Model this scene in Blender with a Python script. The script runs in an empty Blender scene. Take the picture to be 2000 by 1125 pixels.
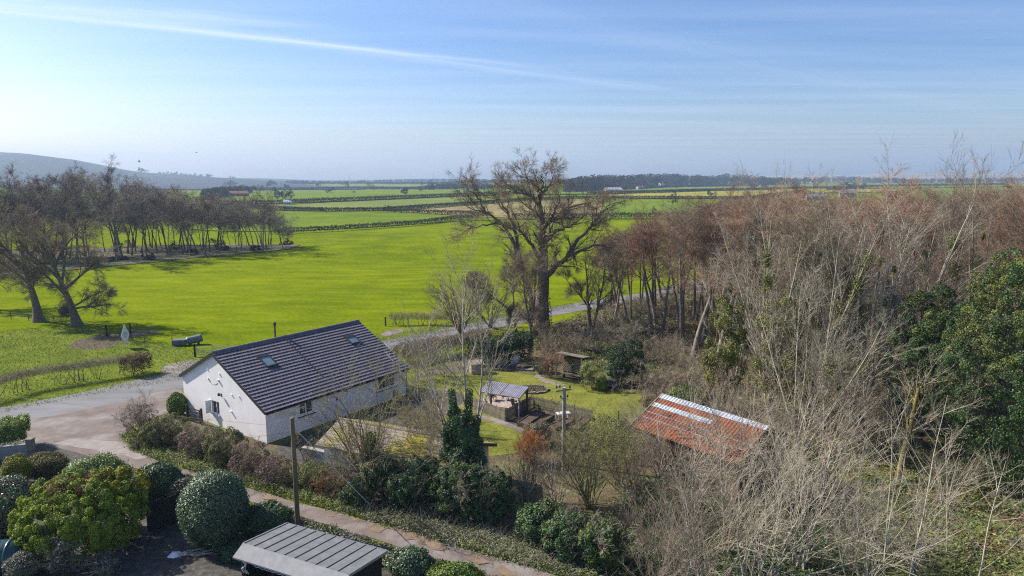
import bpy, math, random
import numpy as np
from mathutils import Vector, Matrix
from mathutils.geometry import delaunay_2d_cdt

random.seed(5)
RNG = np.random.default_rng(11)
scene = bpy.context.scene
COL = scene.collection
rad = math.radians

# ------------------------------------------------------------------ camera
F_PX = 1340.0; CAM_H = 19.0; PITCH = rad(9.136)
cp, sp = math.cos(PITCH), math.sin(PITCH)

def hgt(x, y):
    """terrain height: flat round the house, gently rolling in the big field and beyond"""
    x = np.asarray(x, float); y = np.asarray(y, float)
    r = np.hypot(x, y)
    k = np.clip((r - 112) / 70.0, 0, 1); k = k * k * (3 - 2 * k)
    g = lambda cx, cy, sx, sy, a: a * np.exp(-((x - cx) / sx) ** 2 - ((y - cy) / sy) ** 2)
    z = g(-22, 178, 42, 14, 3.0) + g(-75, 150, 26, 14, 1.0) + g(25, 225, 60, 20, 2.4) + g(-45, 212, 44, 13, -1.8)
    z = z + g(70, 300, 90, 30, 1.5) + g(-110, 330, 90, 40, 1.8)
    far = np.clip((r - 420) / 700.0, 0, 1)
    z = z + far * (2.2 * np.sin(x / 210 + 1.0) + 2.0 * np.sin(y / 260 + x / 700.))
    return z * k

def ray(px, py):
    dx = (px - 1000) / F_PX; dy = (562.5 - py) / F_PX
    return (dx, cp + dy * sp, -sp + dy * cp)

def G(px, py, z=None):
    """where the line of sight through a point of the photograph meets the ground (or height z)"""
    d = ray(px, py); zz = 0.0 if z is None else z
    for _ in range(12 if z is None else 1):
        t = (zz - CAM_H) / d[2]
        x, y = d[0] * t, d[1] * t
        if z is not None: break
        zz = .5 * zz + .5 * float(hgt(x, y))
    return Vector((x, y, zz))

def top_h(py, D):
    """height of a thing at ground distance D (along y) whose top shows at row py"""
    dy = (562.5 - py) / F_PX
    return CAM_H + D * (-sp + dy * cp) / (cp + dy * sp)

# ------------------------------------------------------------------ tagging
def tag(o, label=None, cat=None, group=None, kind=None):
    if label: o['label'] = label
    if cat: o['category'] = cat
    if group: o['group'] = group
    if kind: o['kind'] = kind
    return o

def empty(name, loc, rz=0, label=None, cat=None, group=None, scale=None):
    o = bpy.data.objects.new(name, None); COL.objects.link(o)
    o.empty_display_size = .3
    o.location = loc; o.rotation_euler = (0, 0, rz)
    if scale: o.scale = scale
    tag(o, label, cat, group)
    return o

def link(name, me, parent=None, loc=None, rz=0):
    o = bpy.data.objects.new(name, me); COL.objects.link(o)
    if parent is not None: o.parent = parent
    if loc is not None: o.location = loc
    if rz: o.rotation_euler = (0, 0, rz)
    return o

def dup(root, loc, rz, scale=(1, 1, 1), label=None, group=None):
    r = root.copy(); COL.objects.link(r)
    r.location = loc; r.rotation_euler = (0, 0, rz); r.scale = scale
    if label: r['label'] = label
    if group: r['group'] = group
    for ch in root.children:
        c = ch.copy(); COL.objects.link(c); c.parent = r
        for g in ch.children:
            d = g.copy(); COL.objects.link(d); d.parent = c
    return r

# ------------------------------------------------------------------ materials
def new_mat(name):
    m = bpy.data.materials.new(name); m.use_nodes = True
    nt = m.node_tree; b = nt.nodes['Principled BSDF']
    return m, nt, b

def N(nt, typ, **kw):
    n = nt.nodes.new(typ)
    for k, v in kw.items():
        if k in n.inputs: n.inputs[k].default_value = v
        else: setattr(n, k, v)
    return n

def c4(c): return (c[0], c[1], c[2], 1)

def mat(name, c1, c2, c3=None, scale=4., detail=6., rough=.9, spec=.3, bump=0., bscale=30., bdist=.05,
        island=0., stretch=None, metallic=0., ramp=(.3, .55, .75), second=None, obj_rand=0., coat=0., coords='Object', trans=0.):
    m, nt, b = new_mat(name); L = nt.links
    tc = N(nt, 'ShaderNodeTexCoord')
    src = tc.outputs[coords]
    if stretch:
        mp = N(nt, 'ShaderNodeMapping'); mp.inputs['Scale'].default_value = stretch
        L.new(src, mp.inputs['Vector']); src = mp.outputs['Vector']
    nz = N(nt, 'ShaderNodeTexNoise', Scale=scale, Detail=detail, Roughness=.6)
    L.new(src, nz.inputs['Vector'])
    cr = N(nt, 'ShaderNodeValToRGB')
    e = cr.color_ramp.elements
    e[0].position, e[0].color = ramp[0], c4(c1)
    e[1].position, e[1].color = (ramp[1] if c3 else ramp[2]), c4(c2)
    if c3:
        q = e.new(ramp[2]); q.color = c4(c3)
    L.new(nz.outputs['Fac'], cr.inputs['Fac'])
    col = cr.outputs['Color']
    if second:                                  # (scale, colour, low, high): patches of another colour
        sc, cc, lo, hi = second
        n2 = N(nt, 'ShaderNodeTexNoise', Scale=sc, Detail=5., Roughness=.65); L.new(src, n2.inputs['Vector'])
        mr = N(nt, 'ShaderNodeMapRange'); mr.inputs[1].default_value = lo; mr.inputs[2].default_value = hi
        L.new(n2.outputs['Fac'], mr.inputs[0])
        mx = N(nt, 'ShaderNodeMix', data_type='RGBA')
        L.new(mr.outputs[0], mx.inputs[0]); L.new(col, mx.inputs[6]); mx.inputs[7].default_value = c4(cc)
        col = mx.outputs[2]
    if island or obj_rand:
        hs = N(nt, 'ShaderNodeHueSaturation')
        if island:
            ge = N(nt, 'ShaderNodeNewGeometry'); rnd = ge.outputs['Random Per Island']; amt = island
        else:
            oi = N(nt, 'ShaderNodeObjectInfo'); rnd = oi.outputs['Random']; amt = obj_rand
        mr = N(nt, 'ShaderNodeMapRange'); mr.inputs[3].default_value = 1 - amt; mr.inputs[4].default_value = 1 + amt
        L.new(rnd, mr.inputs[0]); L.new(mr.outputs[0], hs.inputs['Value']); L.new(col, hs.inputs['Color'])
        col = hs.outputs['Color']
    L.new(col, b.inputs['Base Color'])
    b.inputs['Roughness'].default_value = rough
    b.inputs['Specular IOR Level'].default_value = spec
    b.inputs['Metallic'].default_value = metallic
    if coat: b.inputs['Coat Weight'].default_value = coat
    if trans:
        tr = N(nt, 'ShaderNodeBsdfTranslucent'); L.new(col, tr.inputs['Color'])
        ms = N(nt, 'ShaderNodeMixShader'); ms.inputs[0].default_value = trans
        L.new(b.outputs[0], ms.inputs[1]); L.new(tr.outputs[0], ms.inputs[2])
        L.new(ms.outputs[0], nt.nodes['Material Output'].inputs['Surface'])
    if bump:
        nb = N(nt, 'ShaderNodeTexNoise', Scale=bscale, Detail=4.); L.new(src, nb.inputs['Vector'])
        bp = N(nt, 'ShaderNodeBump', Strength=bump, Distance=bdist)
        L.new(nb.outputs['Fac'], bp.inputs['Height']); L.new(bp.outputs['Normal'], b.inputs['Normal'])
    return m

def grass_mat(name, dark, mid, light, s_big=.03, s_mid=.25, s_fine=2.2, streak=None, bump=.6):
    """grass: broad patches, mid blotches and fine tuft mottling, all in world units"""
    m, nt, b = new_mat(name); L = nt.links
    tc = N(nt, 'ShaderNodeTexCoord'); src = tc.outputs['Object']
    def noise(s, d, v=src):
        n = N(nt, 'ShaderNodeTexNoise', Scale=s, Detail=d, Roughness=.62); L.new(v, n.inputs['Vector']); return n.outputs['Fac']
    big, fine = noise(s_big, 3.), noise(s_fine, 7.)
    if streak:
        mp = N(nt, 'ShaderNodeMapping'); mp.inputs['Scale'].default_value = streak[:3]; mp.inputs['Rotation'].default_value = (0, 0, streak[3])
        L.new(src, mp.inputs['Vector']); midn = noise(s_mid, 5., mp.outputs['Vector'])
    else: midn = noise(s_mid, 5.)
    a = N(nt, 'ShaderNodeMath', operation='MULTIPLY_ADD'); L.new(big, a.inputs[0]); a.inputs[1].default_value = .8; L.new(midn, a.inputs[2])
    a2 = N(nt, 'ShaderNodeMath', operation='MULTIPLY_ADD'); L.new(fine, a2.inputs[0]); a2.inputs[1].default_value = .9; L.new(a.outputs[0], a2.inputs[2])
    cr = N(nt, 'ShaderNodeValToRGB'); e = cr.color_ramp.elements
    mr = N(nt, 'ShaderNodeMapRange'); mr.inputs[1].default_value = 1.05; mr.inputs[2].default_value = 1.95
    L.new(a2.outputs[0], mr.inputs[0]); L.new(mr.outputs[0], cr.inputs['Fac'])
    e[0].position, e[0].color = .12, c4(dark); e[1].position, e[1].color = .5, c4(mid)
    q = e.new(.85); q.color = c4(light)
    L.new(cr.outputs['Color'], b.inputs['Base Color'])
    b.inputs['Roughness'].default_value = 1; b.inputs['Specular IOR Level'].default_value = 0
    bp = N(nt, 'ShaderNodeBump', Strength=bump, Distance=.12); L.new(fine, bp.inputs['Height']); L.new(bp.outputs['Normal'], b.inputs['Normal'])
    return m

M = {}
M['field'] = grass_mat('field_grass', (.098, .140, .004), (.170, .212, .005), (.245, .272, .012), .02, .11, 1.6, streak=(1, 2.6, 1, .35))
M['rough_grass'] = grass_mat('rough_grass', (.10, .135, .022), (.165, .205, .028), (.24, .25, .055), .06, .35, 2.6)
M['lawn'] = grass_mat('lawn_grass', (.12, .14, .028), (.21, .215, .045), (.29, .275, .075), .12, .55, 3.2, bump=.35)
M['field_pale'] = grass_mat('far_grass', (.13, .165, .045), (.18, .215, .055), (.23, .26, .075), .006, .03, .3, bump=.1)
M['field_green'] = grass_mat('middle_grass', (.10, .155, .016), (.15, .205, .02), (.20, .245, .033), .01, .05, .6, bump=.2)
M['field_tan'] = grass_mat('stubble', (.19, .165, .07), (.27, .23, .10), (.33, .28, .13), .01, .06, .6, bump=.1)
M['field_yellow'] = grass_mat('dry_grass', (.22, .21, .04), (.31, .28, .05), (.37, .32, .08), .008, .04, .5, bump=.1)
M['hill'] = mat('hill_heath', (.010, .015, .018), (.020, .027, .028), (.05, .055, .04), scale=.004, detail=8, rough=1)
M['dune'] = mat('dune_sand', (.16, .15, .09), (.26, .23, .15), (.33, .29, .2), scale=.01, detail=8, rough=1)
M['litter'] = mat('leaf_litter', (.055, .05, .022), (.12, .095, .05), (.20, .16, .085), scale=.8, detail=9, bump=.8, bscale=5, bdist=.15,
                  second=(.25, (.11, .14, .035), .5, .62))
M['glade'] = mat('glade_grass', (.09, .10, .03), (.16, .19, .05), (.24, .25, .09), scale=1.2, detail=9, bump=.8, bscale=6, bdist=.15,
                 second=(.35, (.15, .115, .065), .52, .62))
M['soil'] = mat('garden_soil', (.05, .035, .024), (.10, .07, .05), (.16, .12, .09), scale=2, detail=8, bump=.7, bscale=9, bdist=.08)
M['gravel'] = mat('dark_gravel', (.03, .028, .024), (.075, .07, .06), (.15, .14, .12), scale=3, detail=9, bump=.7, bscale=14, bdist=.05)
M['asphalt'] = mat('asphalt', (.125, .126, .13), (.165, .166, .172), (.21, .21, .214), scale=.5, detail=9, rough=.8, bump=.25, bscale=25, bdist=.02, stretch=(.35, 1.6, 1))
M['lane'] = mat('lane_stone', (.115, .09, .078), (.18, .148, .132), (.26, .225, .21), scale=.55, detail=10, rough=.95, bump=.5, bscale=12, bdist=.04,
                second=(.30, (.25, .235, .225), .52, .7))
M['mud'] = mat('ochre_mud', (.15, .112, .083), (.205, .148, .095), (.27, .20, .145), scale=2, detail=6, rough=.8, bump=.3, bscale=10)
M['concrete'] = mat('pale_concrete', (.20, .175, .16), (.26, .23, .212), (.31, .285, .262), scale=1.5, detail=8, rough=.9)
M['patio'] = mat('patio_stone', (.28, .22, .18), (.38, .31, .26), (.46, .39, .33), scale=2, detail=6, rough=.9)
M['bark'] = mat('bark', (0.0765, 0.0612, 0.0476), (0.17, 0.139, 0.112), (0.289, 0.246, 0.204), scale=6, detail=8, rough=.95, bump=.6, bscale=10, bdist=.03, stretch=(1, 1, .35))
M['bark_grey'] = mat('grey_bark', (0.117, 0.0975, 0.078), (0.221, 0.189, 0.156), (0.351, 0.312, 0.26), scale=4, detail=8, rough=.95, bump=.4, bscale=10, bdist=.03, stretch=(1, 1, .4))
M['bark_pale'] = mat('pale_bark', (.28, .245, .19), (.42, .375, .30), (.54, .495, .41), scale=3, detail=6, rough=.9)
M['bark_moss'] = mat('mossy_bark', (.13, .10, .035), (.24, .19, .06), (.32, .26, .10), scale=4, detail=7, rough=.95, bump=.5, bscale=9)
M['twig_purple'] = mat('grey_brown_twigs', (.155, .125, .105), (.23, .19, .16), (.31, .26, .22), scale=.6, rough=.9, obj_rand=.3)
M['twig_red'] = mat('russet_twigs', (.19, .115, .08), (.30, .19, .135), (.39, .265, .20), scale=.35, rough=.9, obj_rand=.3)
M['twig_brown'] = mat('brown_twigs', (0.16, 0.125, 0.088), (0.256, 0.2, 0.141), (0.352, 0.28, 0.2), scale=.6, rough=.9)
M['twig_pale'] = mat('pale_twigs', (.28, .245, .18), (.40, .355, .265), (.50, .455, .35), scale=.8, rough=.9)
M['twig_olive'] = mat('olive_twigs', (0.18, 0.162, 0.072), (0.264, 0.24, 0.102), (0.36, 0.324, 0.156), scale=.9, rough=.9)
M['twig_orange'] = mat('orange_twigs', (.30, .12, .035), (.40, .18, .06), (.46, .24, .10), scale=1.2, rough=.9)
M['twig_mauve'] = mat('tan_twigs', (.20, .16, .115), (.30, .245, .175), (.40, .34, .25), scale=.9, rough=.9)
def leafmat(name, a, b_, c_, isl=.45, rough=.5, spec=.4, scale=.8, second=None, trans=.15):
    return mat(name, a, b_, c_, scale=scale, detail=4, rough=rough, spec=spec, island=isl, second=second, trans=trans)
M['ivy'] = leafmat('ivy_leaf', (0.039, 0.0819, 0.0273), (0.0702, 0.137, 0.0429), (0.117, 0.205, 0.0663), .5, 0.55, .5)
M['lit_ivy'] = leafmat('lit_ivy_leaf', (.06, .11, .03), (.10, .16, .045), (.15, .20, .07), .45, .5, .4)  # lighter ivy green that stands for sunlit leaves
M['laurel'] = leafmat('laurel_leaf', (0.045, 0.09, 0.036), (0.081, 0.144, 0.0576), (0.134, 0.208, 0.09), .55, 0.5, .7)
M['dark_evergreen'] = leafmat('dark_evergreen_leaf', (0.0182, 0.039, 0.0156), (0.0338, 0.0676, 0.0234), (0.0546, 0.0975, 0.0338), .45, 0.6, .35)
M['holly'] = leafmat('holly_leaf', (0.0243, 0.0567, 0.0162), (0.0459, 0.0945, 0.0243), (0.0837, 0.142, 0.0351), .5, 0.6, .4, second=(.35, (.11, .115, .028), .5, .68))
M['thuja'] = leafmat('thuja_leaf', (.15, .21, .018), (.235, .295, .024), (.32, .36, .04), .4, .75, .2, scale=.7)
M['gold'] = leafmat('gold_leaf', (.18, .19, .012), (.27, .25, .016), (.34, .29, .03), .35, .6, .25)
M['brown_leaf'] = leafmat('withered_leaf', (.12, .075, .03), (.19, .115, .05), (.25, .16, .075), .4, .8, .2)
M['olive_leaf'] = leafmat('olive_leaf', (0.113, 0.132, 0.0416), (0.199, 0.209, 0.068), (0.293, 0.284, 0.113), .5, 0.7, .3, second=(.9, (.12, .085, .055), .5, .62))
M['mauve_leaf'] = leafmat('bramble_leaf', (0.158, 0.115, 0.0945), (0.262, 0.189, 0.147), (0.378, 0.294, 0.231), .5, 0.8, .25, second=(.7, (.10, .11, .04), .52, .62))
M['bright_leaf'] = leafmat('spring_leaf', (0.12, 0.18, 0.0216), (0.18, 0.252, 0.0336), (0.252, 0.312, 0.06), .4, 0.6, .3)
M['bamboo_leaf'] = leafmat('bamboo_leaf', (.16, .19, .045), (.23, .25, .065), (.30, .31, .10), .4, .55, .3)
M['verge_leaf'] = leafmat('verge_leaf', (.115, .15, .035), (.185, .225, .055), (.26, .285, .105), .5, .65, .3, second=(.5, (.20, .17, .12), .54, .64))
M['verge_grey'] = leafmat('grey_verge_leaf', (0.112, 0.115, 0.085), (0.188, 0.188, 0.138), (0.288, 0.281, 0.225), .6, 0.6, .5, second=(.5, (.10, .13, .04), .52, .64))
M['pink_flower'] = leafmat('pink_petal', (.42, .10, .16), (.55, .17, .24), (.62, .30, .36), .3, .6, .3)
M['white_leaf'] = leafmat('pale_variegated_leaf', (.20, .24, .14), (.32, .36, .24), (.46, .48, .38), .4, .4, .5)
M['blue_flower'] = leafmat('blue_petal', (.05, .045, .22), (.09, .075, .34), (.17, .15, .45), .4, .6, .3)
M['hedge_far'] = leafmat('hedgerow_leaf', (.028, .026, .014), (.05, .044, .024), (.08, .068, .04), .45, .9, .1)
M['wood_far'] = leafmat('far_wood_twigs', (.034, .036, .026), (.058, .056, .040), (.085, .076, .058), .4, .95, .05, scale=.02)
M['green_far'] = leafmat('far_evergreen_leaf', (.02, .036, .02), (.036, .055, .03), (.05, .07, .04), .4, .9, .1)
M['render_white'] = mat('white_render', (.74, .72, .71), (.80, .785, .775), (.84, .83, .82), scale=.9, detail=9, rough=.92, bump=.15, bscale=40, bdist=.01,
                        second=(.35, (.70, .63, .60), .62, .85))
M['roof_tile'] = mat('grey_roof_tile', (.125, .115, .135), (.175, .163, .19), (.23, .215, .24), scale=2.2, detail=8, rough=.8, spec=.3, bump=.5, bscale=9, bdist=.03,
                     second=(.55, (.17, .15, .13), .58, .72))
M['tile_edge'] = mat('dark_tile_edge', (.028, .027, .036), (.042, .04, .052), (.055, .052, .065), scale=3, rough=.9)
M['black_trim'] = mat('dark_trim', (.014, .014, .017), (.022, .022, .026), (.03, .03, .035), scale=4, rough=.5, spec=.5)
M['upvc'] = mat('white_frame', (.80, .80, .80), (.84, .84, .84), (.86, .86, .86), scale=2, rough=.35, spec=.5)
M['steel'] = mat('galvanised_steel', (.34, .35, .36), (.45, .46, .47), (.55, .56, .57), scale=6, rough=.45, metallic=.75)
M['zinc_blue'] = mat('zinc_sheet', (.34, .38, .43), (.42, .47, .53), (.50, .55, .60), scale=1.3, detail=8, rough=.6, metallic=.2, second=(.8, (.27, .15, .11), .56, .68))
M['rust'] = mat('rusty_sheet', (.13, .045, .028), (.21, .075, .042), (.26, .12, .08), scale=.9, detail=9, rough=.85, bump=.25, bscale=20,
                second=(.30, (.36, .12, .03), .52, .66))
M['felt'] = mat('grey_roof_felt', (.125, .132, .14), (.165, .172, .18), (.205, .212, .22), scale=2.5, detail=9, rough=.9, bump=.3, bscale=60, bdist=.01, second=(.5, (.13, .135, .13), .55, .75))
M['felt_pale'] = mat('pale_roof_felt', (.20, .204, .212), (.245, .25, .258), (.285, .29, .298), scale=2.5, detail=9, rough=.9, bump=.3, bscale=60, bdist=.01)
M['solar'] = mat('grey_corrugated_sheet', (.15, .15, .19), (.21, .21, .26), (.27, .27, .32), scale=1.6, detail=7, rough=.7)
M['lichen_roof'] = mat('lichen_tile', (.19, .155, .13), (.29, .245, .21), (.38, .335, .30), scale=2.2, detail=9, rough=.95, bump=.6, bscale=9, bdist=.05,
                       second=(.34, (.26, .23, .03), .47, .58))
M['wood_grey'] = mat('weathered_wood', (.12, .105, .085), (.20, .178, .145), (.29, .26, .215), scale=3, detail=8, rough=.9, stretch=(1, 1, .3))
M['wood_brown'] = mat('brown_timber', (.075, .052, .035), (.125, .088, .06), (.18, .13, .09), scale=3, detail=8, rough=.9, stretch=(1, 1, .3))
M['wood_dark'] = mat('dark_timber', (.014, .013, .012), (.026, .025, .022), (.042, .04, .036), scale=3, detail=8, rough=.8, stretch=(1, 1, .3))
M['wood_pole'] = mat('pole_timber', (.11, .085, .05), (.18, .145, .085), (.24, .21, .13), scale=3, detail=8, rough=.9, stretch=(1, 1, .15), second=(.5, (.15, .16, .06), .52, .66))
M['stone'] = mat('garden_stone', (.13, .115, .095), (.24, .215, .18), (.36, .33, .29), scale=3, detail=8, rough=.95, bump=.8, bscale=7, bdist=.08)
M['blockwork'] = mat('grey_wall_render', (.22, .215, .20), (.32, .31, .295), (.42, .41, .395), scale=1.6, detail=9, rough=.95, bump=.3, bscale=20)
M['white_wall_old'] = mat('stained_white_wall', (.46, .44, .42), (.60, .585, .57), (.70, .69, .68), scale=1.2, detail=9, rough=.95, bump=.2, bscale=20)
M['tank'] = mat('teal_plastic', (.012, .05, .055), (.018, .07, .078), (.025, .09, .10), scale=2, rough=.35, spec=.6)
M['plastic_blue_grey'] = mat('blue_grey_plastic', (.085, .10, .125), (.125, .145, .175), (.17, .19, .225), scale=3, rough=.45)
M['ceramic'] = mat('pale_ceramic', (.45, .43, .40), (.55, .53, .50), (.62, .60, .57), scale=3, rough=.5)
M['wire'] = mat('wire_metal', (.25, .25, .26), (.3, .3, .31), (.34, .34, .35), scale=3, rough=.6)
M['wire_pale'] = mat('pale_stay_cable', (.6, .6, .62), (.68, .68, .7), (.74, .74, .75), scale=3, rough=.6)
M['wire_black'] = mat('black_cable', (.02, .02, .02), (.03, .03, .03), (.04, .04, .04), scale=3, rough=.6)
M['sign_white'] = mat('white_sign_board', (.66, .66, .70), (.74, .74, .77), (.80, .80, .82), scale=3, rough=.5)
M['sign_grey'] = mat('grey_print', (.28, .28, .38), (.34, .34, .44), (.40, .40, .5), scale=3, rough=.6)
M['feather'] = mat('dark_feather', (.02, .02, .02), (.04, .04, .04), (.06, .055, .05), scale=6, rough=.8)
def glass(name, tint, rough=.06):
    m, nt, b = new_mat(name)
    tc = N(nt, 'ShaderNodeTexCoord'); nz = N(nt, 'ShaderNodeTexNoise', Scale=1.4, Detail=3.)
    nt.links.new(tc.outputs['Object'], nz.inputs['Vector'])
    cr = N(nt, 'ShaderNodeValToRGB'); cr.color_ramp.elements[0].color = c4([t * .6 for t in tint]); cr.color_ramp.elements[1].color = c4([t * 1.4 for t in tint])
    nt.links.new(nz.outputs['Fac'], cr.inputs['Fac']); nt.links.new(cr.outputs['Color'], b.inputs['Base Color'])
    b.inputs['Roughness'].default_value = rough; b.inputs['Specular IOR Level'].default_value = .9
    return m
M['glass_dark'] = glass('dark_window_glass', (.022, .026, .032))
M['glass_sky'] = glass('skylight_glass', (.18, .27, .31), .12)

# ------------------------------------------------------------------ mesh helpers
def mesh_np(name, V, Q=None, T=None, mats=(), midx=None, smooth=False):
    V = np.asarray(V, np.float32).reshape(-1, 3)
    Q = np.zeros((0, 4), np.int32) if Q is None else np.asarray(Q, np.int32).reshape(-1, 4)
    T = np.zeros((0, 3), np.int32) if T is None else np.asarray(T, np.int32).reshape(-1, 3)
    me = bpy.data.meshes.new(name)
    me.vertices.add(len(V)); me.vertices.foreach_set('co', V.ravel())
    loops = np.concatenate([Q.ravel(), T.ravel()]).astype(np.int32)
    me.loops.add(len(loops)); me.loops.foreach_set('vertex_index', loops)
    me.polygons.add(len(Q) + len(T))
    me.polygons.foreach_set('loop_start', np.concatenate([np.arange(len(Q)) * 4, len(Q) * 4 + np.arange(len(T)) * 3]).astype(np.int32))
    for mm in mats: me.materials.append(mm)
    if midx is not None: me.polygons.foreach_set('material_index', np.asarray(midx, np.int32))
    if smooth: me.polygons.foreach_set('use_smooth', np.ones(len(Q) + len(T), bool))
    me.update(calc_edges=True)
    return me

class MB:
    """collects boxes, tubes, sheets into ONE mesh"""
    def __init__(s): s.v = []; s.f = []; s.m = []
    def add(s, vs, fs, mi=0):
        b = len(s.v); s.v += [tuple(p) for p in vs]; s.f += [[i + b for i in f] for f in fs]; s.m += [mi] * len(fs); return s
    def box(s, lo, hi, mi=0):
        x0, y0, z0 = lo; x1, y1, z1 = hi
        return s.add([(x0, y0, z0), (x1, y0, z0), (x1, y1, z0), (x0, y1, z0), (x0, y0, z1), (x1, y0, z1), (x1, y1, z1), (x0, y1, z1)],
                     [(3, 2, 1, 0), (4, 5, 6, 7), (0, 1, 5, 4), (1, 2, 6, 5), (2, 3, 7, 6), (3, 0, 4, 7)], mi)
    def obox(s, p0, p1, w, h, mi=0, up=(0, 0, 1)):
        """a bar of width w and height h from p0 to p1"""
        p0, p1 = Vector(p0), Vector(p1); d = (p1 - p0).normalized(); u = Vector(up)
        if abs(d.dot(u)) > .95: u = Vector((1, 0, 0))
        a = d.cross(u).normalized() * w / 2; b = a.cross(d).normalized() * h / 2
        vs = [p + x for p in (p0, p1) for x in (-a - b, a - b, a + b, -a + b)]
        return s.add(vs, [(3, 2, 1, 0), (4, 5, 6, 7), (0, 1, 5, 4), (1, 2, 6, 5), (2, 3, 7, 6), (3, 0, 4, 7)], mi)
    def tube(s, pts, r, k=8, mi=0, cap=True):
        pts = [Vector(p) for p in pts]; n = len(pts)
        rs = r if isinstance(r, (list, tuple)) else [r] * n
        vs = []
        for i, p in enumerate(pts):
            d = (pts[min(i + 1, n - 1)] - pts[max(i - 1, 0)]).normalized()
            u = Vector((0, 0, 1)) if abs(d.z) < .9 else Vector((1, 0, 0))
            a = d.cross(u).normalized(); b = a.cross(d).normalized()
            vs += [p + rs[i] * (a * math.cos(2 * math.pi * j / k) + b * math.sin(2 * math.pi * j / k)) for j in range(k)]
        fs = [(i * k + j, i * k + (j + 1) % k, (i + 1) * k + (j + 1) % k, (i + 1) * k + j) for i in range(n - 1) for j in range(k)]
        if cap: fs += [tuple(range(k - 1, -1, -1)), tuple((n - 1) * k + j for j in range(k))]
        return s.add(vs, fs, mi)
    def prism(s, poly, ext, mi=0):
        """polygon (3D points) swept by the vector ext"""
        e = Vector(ext); n = len(poly); P = [Vector(p) for p in poly]
        vs = P + [p + e for p in P]
        return s.add(vs, [tuple(range(n - 1, -1, -1)), tuple(range(n, 2 * n))] + [(i, (i + 1) % n, n + (i + 1) % n, n + i) for i in range(n)], mi)
    def build(s, name, mats, parent=None, loc=None, rz=0, smooth=False):
        me = bpy.data.meshes.new(name); me.from_pydata(s.v, [], s.f)
        for mm in (mats if isinstance(mats, (list, tuple)) else [mats]): me.materials.append(mm)
        me.polygons.foreach_set('material_index', s.m)
        if smooth: me.polygons.foreach_set('use_smooth', [True] * len(s.f))
        import bmesh
        bm = bmesh.new(); bm.from_mesh(me); bmesh.ops.recalc_face_normals(bm, faces=bm.faces); bm.to_mesh(me); bm.free()
        me.update()
        return link(name, me, parent, loc, rz)

# ------------------------------------------------------------------ ground sheets
def densify(poly, step):
    out = []
    for i in range(len(poly)):
        a, b = np.array(poly[i][:2]), np.array(poly[(i + 1) % len(poly)][:2])
        st = step(.5 * (a + b)) if callable(step) else step
        n = max(1, int(np.hypot(*(b - a)) / st))
        out += [a + (b - a) * k / n for k in range(n)]
    return np.array(out)

def inside(P, poly):
    x, y = P[:, 0], P[:, 1]; res = np.zeros(len(P), bool); n = len(poly); j = n - 1
    for i in range(n):
        xi, yi = poly[i]; xj, yj = poly[j]
        c = ((yi > y) != (yj > y)) & (x < (xj - xi) * (y - yi) / (yj - yi + 1e-12) + xi)
        res ^= c; j = i
    return res

def sheet(name, poly, material, off=.02, jitter=0., cell=None, kind='structure', label=None, seed=1, smooth_iter=2):
    """a ground sheet: polygon (world xy) laid on the terrain, a little above the sheet below"""
    rng = np.random.default_rng(seed)
    P = densify(poly, cell or 3.0)
    for _ in range(smooth_iter): P = .25 * np.roll(P, 1, 0) + .5 * P + .25 * np.roll(P, -1, 0)
    if jitter:
        ph = rng.uniform(0, 6, 8); s = np.cumsum(np.hypot(*(P - np.roll(P, 1, 0)).T))
        nrm = np.roll(P, -1, 0) - np.roll(P, 1, 0); nrm = np.stack([-nrm[:, 1], nrm[:, 0]], 1) / (np.hypot(*nrm.T)[:, None] + 1e-9)
        w = sum(np.sin(s * f + ph[i]) / (1 + i * .5) for i, f in enumerate((.35, .8, 1.5, 2.6, 4.1))) / 3 + rng.normal(0, .25, len(P))
        P = P + nrm * (w * jitter)[:, None]
    c = cell or 3.0
    lo, hi = P.min(0), P.max(0)
    gx, gy = np.meshgrid(np.arange(lo[0] + c / 2, hi[0], c), np.arange(lo[1] + c / 2, hi[1], c))
    I = np.stack([gx.ravel(), gy.ravel()], 1) + rng.uniform(-.15, .15, (gx.size, 2)) * c
    I = I[inside(I, P)]
    verts = [Vector(p) for p in P] + [Vector(p) for p in I]
    edges = [(i, (i + 1) % len(P)) for i in range(len(P))]
    v2, _, f2, *_ = delaunay_2d_cdt(verts, edges, [], 1, 1e-4)
    xy = np.array([(v.x, v.y) for v in v2])
    z = hgt(xy[:, 0], xy[:, 1]) + off
    T = np.array([f for f in f2 if len(f) == 3])
    # faces up
    a, b_, c_ = xy[T[:, 0]], xy[T[:, 1]], xy[T[:, 2]]
    cr = (b_[:, 0] - a[:, 0]) * (c_[:, 1] - a[:, 1]) - (b_[:, 1] - a[:, 1]) * (c_[:, 0] - a[:, 0])
    T[cr < 0] = T[cr < 0][:, ::-1]
    o = link(name, mesh_np(name, np.column_stack([xy, z]), None, T, [material], smooth=True))
    tag(o, label=label, kind=kind)
    return o

def px_poly(pts): return [tuple(G(*p)[:2]) for p in pts]

# ------------------------------------------------------------------ plants
def unit(a): return a / (np.linalg.norm(a, axis=-1, keepdims=True) + 1e-12)

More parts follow.
